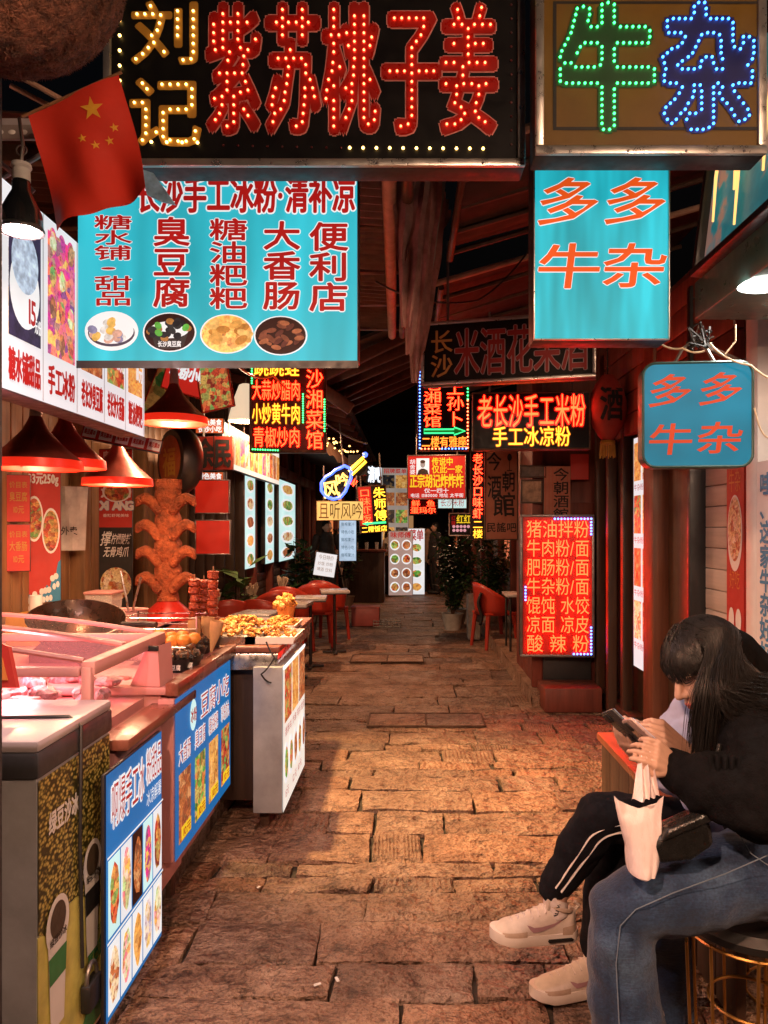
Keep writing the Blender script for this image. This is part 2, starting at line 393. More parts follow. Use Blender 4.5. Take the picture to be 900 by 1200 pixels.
# ------------------------------------------------------------------ ground and paving
mb = MB(); mb.grid(lambda u, v: (-30 + 60 * u, -6 + 66 * v, -.03), 8, 8)
ground = mb.build('ground', MATS['dirt'], smooth=False); tag(ground, 'dirt bed and joints under the worn stone paving', None, kind='structure')
rnd = random.Random(7); row = 0
def bnd(k, x): return .05 * mnoise.noise(Vector((x * .55, k * 7.31, 4.2))) + .014 * mnoise.noise(Vector((x * 3.1, k * 3.7, 1)))
def slab(x0, x1, y0, y1, lift, chisel=False, nu=9, nv=4, parent=ground):
    mb = MB(); j = [rnd.uniform(-.012, .012) for _ in range(8)]; sd = rnd.uniform(0, 90); tl = rnd.uniform(-.006, .006); tw = rnd.uniform(-.006, .006)
    def fn(u, v):
        x = x0 + (x1 - x0) * u; y = y0 + (y1 - y0) * v
        x += (j[0] * (1 - v) + j[1] * v) * (1 - u) + (j[2] * (1 - v) + j[3] * v) * u
        y += (j[4] * (1 - u) + j[5] * u) * (1 - v) + (j[6] * (1 - u) + j[7] * u) * v
        e = min(u, 1 - u) == 0 or min(v, 1 - v) == 0
        n = mnoise.noise(Vector((x * 5.5 + sd, y * 9, sd)));  n2 = mnoise.noise(Vector((x * 15, y * 21, sd)))
        y += bnd(row, x) * (1 - v) + bnd(row + 1, x) * v
        if e: x += n2 * .008; y += n * .007
        n4 = mnoise.noise(Vector((x * 3, y * 30, sd * 2)))
        z = lift + n * .008 + n2 * .006 + n4 * .008 + tl * (u - .5) + tw * (v - .5) - (.005 + .007 * abs(n2) if e else 0)
        if chisel and not e: z += .0035 * (1 if int(u * nu) % 2 else -1)
        return (x, y, z)
    mb.grid(fn, nu, nv); w = nu + 1; rim = [i for i in range(w)] + [r * w + nu for r in range(1, nv + 1)] + [nv * w + i for i in range(nu - 1, -1, -1)] + [r * w for r in range(nv - 1, 0, -1)]
    o = len(mb.v); mb.v += [(mb.v[i][0], mb.v[i][1], -.028) for i in rim]; k = len(rim)
    for i in range(k): mb.f.append((rim[i], rim[(i + 1) % k], o + (i + 1) % k, o + i)); mb.m.append(0)
    return mb.build('paving_slab', MATS['stone'], parent, fix=False)
y = 1.7; nslab = 0; offs = 0
while y < 21:
    near = y < 6.4
    hgt = rnd.choice((.13, .17, .2, .24, .3)) if near else rnd.choice((.26, .32, .4, .46))
    if y > 13: hgt = .6
    x = -1.55 + rnd.uniform(-.25, .2); xe = 2.35 if near else (1.75 if y < 13 else 1.9)
    while x < xe:
        w = rnd.choice((.24, .34, .45, .6, .85)) if near else rnd.choice((.6, .8, 1.0, 1.3))
        if y > 13: w = rnd.choice((1.1, 1.5))
        g = rnd.uniform(.002, .008); ch = rnd.random() < .3
        slab(x + g, x + w - g, y + g * .8, y + hgt - g * .8, rnd.uniform(-.005, .006), ch, nu=(26 if ch and near else (20 if near else 7)), nv=7 if near else 3)
        x += w; nslab += 1
    y += hgt; row += 1
# steel-edged inspection covers let into the paving
def cover(px0, px1, py0, py1, label):
    d1, d0 = gnd(py0), gnd(py1); dm = (d0 + d1) / 2; x0, x1 = (px0 - CX) * dm / F, (px1 - CX) * dm / F
    t = thing('inspection_cover', label, 'manhole cover', ((x0 + x1) / 2, dm, .006), 0, 'inspection covers in the paving'); w, h = x1 - x0, d1 - d0
    n = 2
    for i in range(n):
        m = MB(); m.cbox((-w / 2 + w * (i + .5) / n, 0, .003), (w / n - .014, h - .03, .012), .004); m.build('lid_panel', MATS['stone'], t)
    for a, b, sx, sy in ((0, -h / 2, w, .012), (0, h / 2, w, .012), (-w / 2, 0, .012, h), (w / 2, 0, .012, h), (0, 0, .010, h - .03)):
        m = MB(); m.cbox((a, b, .006), (sx, sy, .014), .002); m.build('steel_edge', MATS['rusty_iron'], t)
cover(432, 566, 838, 853, 'wide stone-filled inspection cover with pale steel edges, nearer the camera')
cover(412, 496, 769, 777, 'narrow stone-filled inspection cover with pale steel edges, farther down the alley')
# raised stone kerb in front of the right-hand bar
mb = MB(); mb.grid(lambda u, v: (1.0 + 1.6 * u, 6.05 + 7.2 * v, .13 + .012 * mnoise.noise(Vector((u * 4, v * 20, 1)))), 4, 22); mb.grid(lambda u, v: (1.0 + .02 * mnoise.noise(Vector((v * 15, u, 2))), 6.05 + 7.2 * v, -.02 + .15 * u), 2, 22)
mb.grid(lambda u, v: (1.0 + 1.6 * u, 6.05, -.02 + .15 * v), 4, 1)
tag(mb.build('kerb', MATS['stone']), kind='structure')
mb = MB()
mb.cbox((-1.45, 4.1, .05), (1.0, 4.4, .14), .02); tag(mb.build('stall_plinth', MATS['stone']), kind='structure')
# litter on the paving
for i, (px, py, a) in enumerate(((372, 1158, .5), (303, 1043, 1.1), (395, 1152, 2.0), (711, 838, .6))):
    d = gnd(py); mb = MB(); mb.cbox((0, 0, .004), (.016 if i % 2 else .024, .010, .005), .002)
    o = mb.build('paper_scrap', MATS['white_paint'], loc=((px - CX) * d / F, d, .008), rot=(0, 0, a)); tag(o, 'tiny pale paper scrap on the paving, ' + ('at the bottom left of the alley', 'near the blue menu signs', 'nearest the camera, beside another scrap', 'by the red step on the right', 'in the middle of the alley', 'just past the white menu box')[i], 'litter', 'paper scraps on the paving')
# ------------------------------------------------------------------ left shop (behind the snack stall)
WX = -2.3
shop = thing('stall_shop', 'warm plank-walled shop front behind the left snack stall', 'building', (WX, 5, 0))
MB().b2(-.3, -.05, -4.2, 2.6, 0, 3.1).build('wall', MATS['wood_dark'], shop)
y = -2.4; i = 0
while y < 2.5:
    w = rnd.choice((.13, .16, .19)); mb = MB(); mb.cbox((-.035, y + w / 2, 1.4), (.026 + rnd.uniform(0, .012), w - .008, 2.8), .004)
    mb.build('plank', MATS['wood_warm'], shop, loc=(0, 0, rnd.uniform(-.1, 0))); y += w; i += 1
for yy in (-1.55, .12, 1.25, 2.45):
    mb = MB(); mb.cbox((.03, yy, 1.45), (.1, .09, 2.9), .008); mb.build('post', MATS['wood_warm'], shop)
# frontal return wall with dark boards at the far end of the stall
for k in range(6):
    mb = MB(); mb.cbox((.07 + k * .1, 2.56, 1.4), (.094, .03, 2.8), .004); mb.build('board', MATS['wood_dark'], shop)
# near-left building stump in the corner of the view, a grey post
mb = MB(); mb.cbox((0, 0, 1.35), (.12, .12, 2.7), .01)
o = mb.build('stone_post', mat('post_grey', (.05, .045, .045), .9, 0, .5, 20, .5), loc=(P(5, 700, 1.47).x - .06, 1.41, 0)); tag(o, 'dark rough post at the very left edge of the view', 'post')
# ------------------------------------------------------------------ left restaurant, farther down
LX = -2.0
rest = thing('left_restaurant', 'dark timber restaurant front with lit menu strips, left side', 'building', (LX, 10.5, 0))
MB().b2(-.5, -.02, -2.85, 4.5, 0, 3.2).build('wall', MATS['wood_dark'], rest)
for yy in (-2.78, -1.35, -.2, 1.0, 2.4, 3.6, 4.4):
    mb = MB(); mb.cbox((.05, yy, 1.5), (.12, .12, 3.0), .01); mb.build('post', MATS['wood_red'], rest)
for k in range(8):
    mb = MB(); mb.cbox((.004, .9, .08 + k * .105), (.03, 7.1, .098), .005); mb.build('plank', MATS['wood_dark'], rest)
mb = MB(); mb.cbox((.06, .9, 2.3), (.1, 7.2, .16), .01); mb.build('lintel', MATS['wood_red'], rest)
for k in range(12):
    M = Matrix.Translation((.55, -2.6 + k * .62, 2.95)) @ Matrix.Rotation(R(14), 4, 'Y'); mb = MB(); mb.cbox((0, 0, 0), (1.5, .07, .09), .008, M); mb.build('rafter', MATS['beam_red'], rest)
M = Matrix.Translation((.5, .9, 3.04)) @ Matrix.Rotation(R(14), 4, 'Y'); mb = MB(); mb.box((0, 0, 0), (1.7, 7.4, .03), M); mb.build('roof', MATS['tarp'], rest)
# far left bars
farl = thing('far_left_bar', 'dim bar front under an awning at the far left of the alley', 'building', (-1.75, 17.5, 0))
MB().b2(-.6, 0, -2.4, 6, 0, 3.4).build('wall', MATS['plaster_dark'], farl)
for yy in (-2.3, -.6, 1.2, 3.2, 5.6): mb = MB(); mb.cbox((.06, yy, 1.5), (.12, .12, 3), .01); mb.build('post', MATS['wood_red'], farl)
for k in range(2):
    mb = MB(); mb.b2(.01, .04, -2.0 + k * 2.1, -.9 + k * 2.1, .9, 2.2); mb.build('window', emit('warm_window%d' % k, (1, .3, .09), .7 + .2 * k, False), farl)
mb = MB(); mb.cbox((.35, -1.2, .1), (.7, 2.2, .2), .02); mb.build('step', MATS['stone'], farl)
# cross building closing the alley
endb = thing('end_building', 'dark building closing off the far end of the alley', 'building', (0, 25, 0))
MB().b2(-4, 4, 0, .5, 0, 5).build('wall', MATS['plaster_dark'], endb)
for k, (x, z, w, h, c, s) in enumerate(((.75, .95, .5, 1.1, (1, .3, .08), .5), (1.6, 1.0, .6, 1.0, (1, .2, .06), .3), (-.1, 1.2, .45, .8, (1, .5, .2), .35))):
    mb = MB(); mb.b2(x - w / 2, x + w / 2, -.03, -.005, z - h / 2 + .3, z + h / 2 + .3); mb.build('window', emit('end_window%d' % k, c, s, False), endb)
mb = MB(); mb.cbox((.9, -.1, 1.0), (1.2, .06, 2.0), .01); mb.build('door', MATS['wood_dark'], endb)
# ------------------------------------------------------------------ right noodle shop (near)
RX = 1.62
ns = thing('right_noodle_shop', 'beef offal shop front with white boards and a brown door, right side', 'building', (RX, 3.5, 0))
MB().b2(.06, .4, -2.6, 2.55, 0, 3.0).build('wall', MATS['wood_dark'], ns)
for k in range(26):
    mb = MB(); mb.cbox((.04, .04, .06 + k * .112), (.045, 1.14, .108), .004); mb.build('white_board', MATS['board_white'], ns)
for k in range(26):
    mb = MB(); mb.cbox((.04, -1.6, .06 + k * .112), (.045, 1.6, .108), .004); mb.build('white_board', MATS['board_white'], ns)
mb = MB(); mb.cbox((.05, .94, 1.25), (.05, .56, 2.5), .006); mb.build('door', wood('wood_door', (.085, .04, .02)), ns)
for yy, w, m in ((.632, .05, 'black_plastic'), (1.33, .2, 'wood_post'), (1.0 - .62, .0, None)):
    if m: mb = MB(); mb.cbox((-.01, yy, 1.4), (.12, w, 2.8), .008); mb.build('post', MATS[m], ns)
mb = MB(); mb.cbox((.0, -.11, 1.4), (.12, .12, 2.8), .01); mb.build('white_post', MATS['white_paint'], ns)
# red lintel boards over the door
for k in range(5):
    mb = MB(); mb.cbox((-.02, 1.3, 2.2 + k * .15), (.06, 2.4, .142), .005); mb.build('red_board', MATS['wood_red'], ns)
# dark sliding door frames past the menu strip
for k, yy in enumerate((1.98, 2.2, 2.36, 2.55)):
    mb = MB(); mb.cbox((-.02 - .05 * (k % 2), yy, 1.15), (.07, .07, 2.3), .006); mb.build('door_frame', MATS['wood_dark'], ns)
mb = MB(); mb.cbox((.0, 2.2, .06), (.12, .9, .12), .008); mb.build('sill', MATS['wood_dark'], ns)
# ------------------------------------------------------------------ right bar (red timber), with a front bay at the alley
rb = thing('right_red_bar', 'red timber bar front with frames and hanging signs, right side', 'building', (1.02, 6.2, 0))
MB().b2(.04, 2.0, .05, 1.15, .13, 3.2).build('wall', MATS['wood_red'], rb)
MB().b2(.46, 2.0, 1.15, 8, .13, 3.2).build('side_wall', MATS['wood_dark'], rb)
for k in range(11):
    mb = MB(); mb.cbox((.62 + k * .125, .03, 1.65), (.118, .04, 3.0), .005); mb.build('plank', MATS['wood_red'], rb)
for xx in (.045, .6):
    mb = MB(); mb.cbox((xx, .02, 1.55), (.09, .07, 2.84), .008); mb.build('post', MATS['wood_red'], rb)
mb = MB(); mb.cbox((.3, .02, 1.62), (.5, .05, .1), .006); mb.build('rail', MATS['wood_red'], rb)
mb = MB(); mb.cbox((.3, .03, 2.35), (.62, .06, .12), .006); mb.build('rail', MATS['wood_red'], rb)
for yy in (1.3, 2.6, 4.0, 5.5, 7.2): mb = MB(); mb.cbox((.42, yy, 1.6), (.12, .12, 2.9), .01); mb.build('post', MATS['wood_red'], rb)
for k, yy in enumerate((1.95, 3.3, 4.7)):
    mb = MB(); mb.b2(.43, .45, yy - .45, yy + .45, .9, 2.1); mb.build('window', emit('bar_window%d' % k, (1, .2, .06), .6, False), rb)
mb = MB(); mb.cbox((.27, -.19, .1), (.46, .34, .2), .02); mb.build('step', MATS['wood_red'], rb)
mb = MB(); mb.cbox((.29, -.01, .3), (.4, .03, .34), .004); mb.build('kick_panel', MATS['case_dark'], rb)
# far right wall
frb = thing('far_right_shop', 'dim shop front behind the potted shrubs, right side', 'building', (1.5, 17.5, 0))
MB().b2(0, 1, -3.2, 6, 0, 3.4).build('wall', MATS['plaster_dark'], frb)
for yy in (-3, -.8, 1.5, 4): mb = MB(); mb.cbox((-.05, yy, 1.5), (.12, .12, 3), .01); mb.build('post', MATS['wood_red'], frb)
# ------------------------------------------------------------------ awning roofs overhead
lr = thing('left_awning_roof', 'brown corrugated sheet roof on poles above the left stall', 'awning', (-1.2, 4.5, 2.9))
def corr(u, v):
    x = -1.15 + 2.25 * u; y = -1.7 + 3.1 * v
    return (x, y, .02 + .10 * v + .16 * (1 - u) + .018 * math.sin(v * 3.1 / .085 * 2 * PI))
mb = MB(); mb.grid(corr, 3, 294); mb.build('corrugated_sheet', mat('rust_sheet', (.075, .036, .024), .6, .3, .45, 5, .2), lr)
for (dx, r, m) in ((1.12, .032, mat('pole_tan', (.36, .22, .15), .6, 0, .3, 9, .1)), (1.2, .026, MATS['beam_brown'])):
    mb = MB(); mb.tube([(dx, -1.7, .0), (dx - .06, 1.45, .1)], r, 10); mb.build('edge_pole', m, lr)
for k in range(5):
    mb = MB(); mb.cbox((0, -1.5 + k * .7, .06 + .02 * k), (2.3, .05, .07), .006); mb.build('purlin', MATS['beam_brown'], lr)
# torn cloth strips hanging from the roof edge
tc = thing('torn_cloth_strip', 'ragged pinkish torn cloth strips hanging from the roof edge', 'cloth', P(508, 205, 3.6))
for k in range(9):
    L = .35 + .75 * abs(math.sin(k * 1.9 + .4)); x0 = -.10 + k * .018; sd = k * 3.1; dep = k * .12 - .3
    if k > 6: L *= .6
    def st(u, v, L=L, x0=x0, sd=sd, dep=dep):
        w = .15 * (1 - .75 * v ** 2.2); return (x0 - .05 * v + (u - .5) * w + .02 * mnoise.noise(Vector((v * 3, sd, 0))), dep + .02 * math.sin(u * 9 + sd) + .03 * mnoise.noise(Vector((v * 4, u * 2, sd))), .12 - L * v)
    mb = MB(); mb.grid(st, 6, 14); mb.build('cloth_strip', MATS['cloth_pink'] if k != 5 else mat('rag_white', (.5, .47, .4), .9, 0, .2, 8, .2), tc)
ra = []
for q, (lab, y0, y1, z0, x0) in enumerate((('dark sheet awning with a pale front pole, nearest on the right', 3.2, 4.4, 3.1, .24), ('dark red sheet awning with a pale front pole, second on the right', 4.7, 6.3, 3.02, .2), ('dark sheet awning over the red bar, third on the right', 6.6, 9.5, 3.1, .45))):
    a = thing('right_awning', lab, 'awning', (x0, y0, z0), 0, 'sheet awnings over the right shops')
    def sh(u, v, L=y1 - y0): return (1.75 * u, L * v, .5 * u + .02 * math.sin(v * 14) * (1 - u) - .05 * math.sin(PI * v) * (1 - u))
    mb = MB(); mb.grid(sh, 6, 24); mb.build('sheet', MATS['tarp'] if q != 1 else mat('tarp_red', (.06, .012, .01), .7, 0, .4, 3, .25), a)
    mb = MB(); mb.tube([(-.05, -.03, -.03), (1.75, -.03, .49)], .02, 8); mb.build('front_pole', MATS['pole_tan'], a)
    mb = MB(); mb.tube([(0, -.03, -.05), (.0, y1 - y0, -.05)], .02, 8); mb.build('edge_pole', MATS['beam_brown'], a)
    for k in range(4):
        mb = MB(); yy = .2 + (y1 - y0 - .3) * k / 3; mb.tube([(0, yy, -.05), (1.75, yy, .46)], .016, 6); mb.build('rafter', MATS['beam_brown'], a)
# exposed red rafters of a far gable between the awnings
gb = thing('gable_roof', 'red timber rafters of an old roof high over the alley', 'roof', (-.55, 7.4, 3.1))
for k in range(7):
    M = Matrix.Translation((.15, k * .42, .1)) @ Matrix.Rotation(R(-22 if k % 3 else -26), 4, 'Y'); mb = MB(); mb.cbox((0, 0, 0), (1.5, .08, .1), .01, M); mb.build('rafter', MATS['beam_red'], gb)
M = Matrix.Translation((.15, 1.3, .2)) @ Matrix.Rotation(R(-22), 4, 'Y'); mb = MB(); mb.box((0, 0, 0), (1.6, 3.2, .03), M); mb.build('roof_sheet', MATS['tarp'], gb)
M = Matrix.Translation((-.4, 0, -.2)) @ Matrix.Rotation(R(35), 4, 'Y'); mb = MB(); mb.cbox((0, 0, 0), (.9, .1, .12), .01, M); mb.build('brace', MATS['beam_red'], gb)
# pale valance of the bar awning on the left
va = thing('bar_awning', 'pale canvas awning edge above the guitar sign', 'awning', (-1.0, 8.0, 2.45))
def val(u, v): 
    return (.05 + .25 * u + .1 * u * u, 7.5 * u, .02 - .14 * v + .02 * math.sin(u * 60) * v - .12 * u)
mb = MB(); mb.grid(val, 60, 3); mb.build('valance', mat('canvas', (.5, .36, .27), .85, 0, .2, 4, .2), va)
def awn(u, v): return (.05 + .25 * u + .1 * u * u - 1.1 * v, 7.5 * u, .02 + .3 * v - .12 * u)
mb = MB(); mb.grid(awn, 20, 3); mb.build('canopy', MATS['tarp'], va)
# cables
def cable(name, pts, r, label, m='wire', sag=.1, n=14):
    out = []
    for a, b in zip(pts[:-1], pts[1:]):
        a, b = Vector(a), Vector(b)
        for i in range(n): t = i / n; p = a.lerp(b, t); p.z -= sag * 4 * t * (1 - t); out.append(p)
    out.append(Vector(pts[-1])); mb = MB(); mb.tube(out, r, 6); o = mb.build(name, MATS[m]); tag(o, label, 'cable'); return o
cable('cable', [P(440, 330, 4.5), P(560, 352, 4.6), P(640, 262, 4.6)], .006, 'thin dark cable sagging under the right awnings', sag=.06)
cable('cable', [P(250, 395, 3.4), P(320, 440, 5.0), P(430, 520, 8)], .008, 'black cable running behind the cyan dessert sign', sag=.08)
# ------------------------------------------------------------------ sign materials
backlit('cyan_face', (.03, .42, .51), 1.08, .3, 2.0, (3.2, 1, .5)); backlit('cyan_face2', (.02, .42, .50), 1.08, .45, 2.6, (4.2, 1, .6)); backlit('blue_face', (.002, .17, .27), 1.1, .4, 3, (1, 1, 1))
backlit('white_face', (.80, .80, .82), .95, .12, 2); backlit('white_warm', (.86, .78, .68), 1.0, .12, 2); backlit('mint_face', (.58, .84, .82), 1.0, .15, 2)
backlit('stall_blue', (.01, .16, .45), .85, .2, 2); backlit('yellow_face', (.85, .5, .14), 1.25, .25, 3); backlit('red_face', (.55, .02, .012), .9, .25, 3)
backlit('letter_red', (.5, .012, .01), .75, .15, 5); backlit('letter_orange', (.8, .09, .01), .95, .15, 5); backlit('letter_white', (.85, .85, .85), .95, .1, 5); backlit('letter_redorange', (.5, .045, .012), 1.2, .15, 5)
backlit('letter_yellow', (.85, .55, .02), 1.0, .15, 5); backlit('letter_dark', (.05, .01, .008), .4, .2, 5)
mat('panel_black', (.005, .005, .006), .45, 0, .3, 6, .05, spec=.25); mat('panel_ochre', (.13, .07, .006), .5, 0, .2, 5, .05); mat('panel_red', (.09, .008, .006), .42, 0, .3, 5, .05)
mat('print_red', (.45, .03, .02), .6, 0, .15, 5, .04); mat('print_black', (.012, .011, .011), .6, 0, .2, 6, .04); mat('print_gold', (.42, .22, .03), .5, 0, .15, 6, .04)
mat('print_white', (.75, .73, .7), .6, 0, .08, 6, .04); mat('print_orange', (.6, .2, .04), .6, 0, .15, 6, .04); mat('print_blue', (.03, .22, .4), .6, 0, .15, 6, .04); mat('print_green', (.04, .2, .06), .6, 0, .2, 6, .04)
mat('acrylic_red', (.30, .012, .008), .3, 0, .2, 6, .03, coat=.3); mat('acrylic_pink', (.55, .22, .2), .35, 0, .2, 6, .03)
emit('led_red', (1, .11, .04), 12); emit('led_yellow', (1, .62, .16), 7); emit('led_green', (.05, 1, .2), 5.5); emit('led_blue', (.05, .3, 1), 6.5); emit('led_blue2', (.1, .22, 1), 7)
emit('tube_red', (1, .017, .004), 24.0); emit('tube_orange', (1, .2, .02), 3.2); emit('tube_yellow', (1, .5, .03), 3.0); emit('tube_green', (.05, 1, .3), 1.6); emit('tube_blue', (.06, .13, 1), 3.2); emit('tube_warm', (1, .6, .2), 2.4); emit('tube_white', (.8, .9, 1), 1.3)
MIXES = dict(fry=[(.75, .35, .08), (.9, .55, .18), (.5, .2, .04), (.85, .45, .1)], meat=[(.3, .08, .03), (.55, .18, .05), (.15, .04, .02), (.6, .3, .12)], veg=[(.12, .4, .06), (.5, .6, .15), (.7, .2, .05), (.05, .2, .04)],
    sweet=[(.8, .78, .72), (.9, .6, .15), (.4, .35, .5), (.9, .85, .8)], black=[(.01, .01, .012), (.03, .03, .035), (.015, .02, .02), (.2, .12, .05)], pink=[(.8, .05, .25), (.5, .02, .3), (.9, .25, .1), (.2, .03, .25), (.85, .5, .1)],
    drink=[(.9, .5, .1), (.85, .2, .3), (.9, .85, .6), (.5, .75, .3), (.6, .3, .2)], noodle=[(.85, .7, .4), (.7, .5, .2), (.9, .8, .6), (.5, .15, .05)], skew=[(.5, .06, .03), (.7, .15, .05), (.15, .4, .1), (.8, .4, .1), (.25, .03, .02)])
for k, v in MIXES.items(): food('lit_' + k, v, .95, 38); food('pic_' + k, v, 0, 38); food('far_' + k, v, .8, 16); food('dim_' + k, [sc_(q, .8) for q in v], .16, 16)
def dish(s, cx, cz, rx, rz, kind='lit_fry', plate='letter_white', y=-.002, bg=None, seed=0):
    """a printed photograph of a dish: backing oval or plate, the food, a few separate pieces and garnish"""
    rn = random.Random(seed + int(cx * 997)); o = s
    mb = MB(); mb.disc(cx, cz, rx, rz, y, 24); p = mb.build('dish_print', MATS[plate], o, smooth=False, fix=False)
    mb = MB(); n = 18; pts = [(cx + rx * .8 * math.cos(2 * PI * i / n) * rn.uniform(.86, 1.05), cz + rz * .78 * math.sin(2 * PI * i / n) * rn.uniform(.86, 1.05)) for i in range(n)]
    mb.raw([(a, y - .001, b) for a, b in pts], [tuple(range(n))]); mb.build('food_print', MATS[kind], o, smooth=False, fix=False)
def photo(s, x0, x1, z0, z1, kind, y=-.002, name='food_photo'):
    mb = MB(); mb.quad(x0, x1, z0, z1, y); return mb.build(name, MATS[kind], s, smooth=False, fix=False)
def rect(s, x0, x1, z0, z1, m, y, name='panel'): return photo(s, min(x0, x1), max(x0, x1), min(z0, z1), max(z0, z1), m, y, name)
def screws(S, n=4, top=True):
    mb = MB()
    for i in range(n):
        for z in ((.006, S.h - .006) if top else (.006,)): mb.ball((-S.w / 2 + S.w * (i + .6) / n, -.013, z), .004, 6, 4)
    mb.build('screw', MATS['alu_dark'], S.o)
def brackets(S, L, zs=1.0, side=1, xs=None):
    """hanger rods from the top of a sign up to the roof"""
    for x in (xs or (-S.w * .35, S.w * .35)):
        mb = MB(); mb.tube([(x, .05, S.h - .01), (x, .05, S.h + L)], .009, 6); mb.build('hanger_rod', MATS['alu_dark'], S.o)
# ------------------------------------------------------------------ 1: big ginger sign
S = Sign('led_signboard', 'long black signboard with yellow and red LED characters across the top', 'sign', (122, -26, 615, 196), 2.2, 0, .09, .022, MATS['alu'], MATS['panel_black'])
its = [S.it('刘', 152, 0, 238, 78), S.it('记', 150, 88, 238, 175)]
lettering(S.o, its, MATS['print_gold'], -.003, .025); led_letters(S.o, its, -.006, .0042, MATS['led_yellow'], .0215, .025)
xs = ((242, 306), (310, 376), (378, 444), (447, 517), (515, 583)); its = [S.it(c, a, 0, b, 162) for c, (a, b) in zip('紫苏桃子姜', xs)]
lettering(S.o, its, MATS['acrylic_red'], -.003, .022, MATS['acrylic_pink'], .009); led_letters(S.o, its, -.006, .004, MATS['led_red'], .0215, .02)
pts = span(S.x(141), S.z(-10), S.x(141), S.z(166), .043) + span(S.x(160), S.z(167), S.x(232), S.z(168), .042) + span(S.x(410), S.z(174), S.x(566), S.z(175), .0405) + span(S.x(300), S.z(-15), S.x(580), S.z(-15), .043)
leds(S.o, pts, -.004, .005, MATS['led_yellow'])
pts = span(S.x(599), S.z(-10), S.x(599), S.z(170), .043) + span(S.x(262), S.z(171), S.x(400), S.z(174), .042); leds(S.o, pts, -.003, .0035, mat('led_off', (.1, .01, .01), .3, 0, .2, 5, 0), 'unlit_lamps')
screws(S); brackets(S, .35)
# ------------------------------------------------------------------ 2: green and blue LED sign
S = Sign('led_signboard', 'ochre signboard with a green and a blue LED character, top right corner', 'sign', (627, -30, 897, 182), 2.1, 0, .09, .024, MATS['alu'], MATS['panel_ochre'])
for a, b, c, d in ((648, 892, 2, 5), (648, 892, 149, 153), (648, 652, 5, 149), (888, 892, 5, 149)): rect(S.o, S.x(a), S.x(b), S.z(d), S.z(c), 'print_black', -.002, 'border_line')
it = [S.it('牛', 652, 2, 770, 156)]; lettering(S.o, it, mat('green_deep', (.008, .05, .016), .5, 0, .2, 5, .03), -.003, .05); led_letters(S.o, it, -.006, .0042, MATS['led_green'], .0165, .05, 'edge')
it = [S.it('杂', 772, 2, 886, 156)]; lettering(S.o, it, mat('print_navy', (.006, .01, .09), .5, 0, .2, 5, .03), -.003, .05); led_letters(S.o, it, -.006, .0042, MATS['led_blue'], .0165, .05, 'edge')
screws(S); brackets(S, .35)
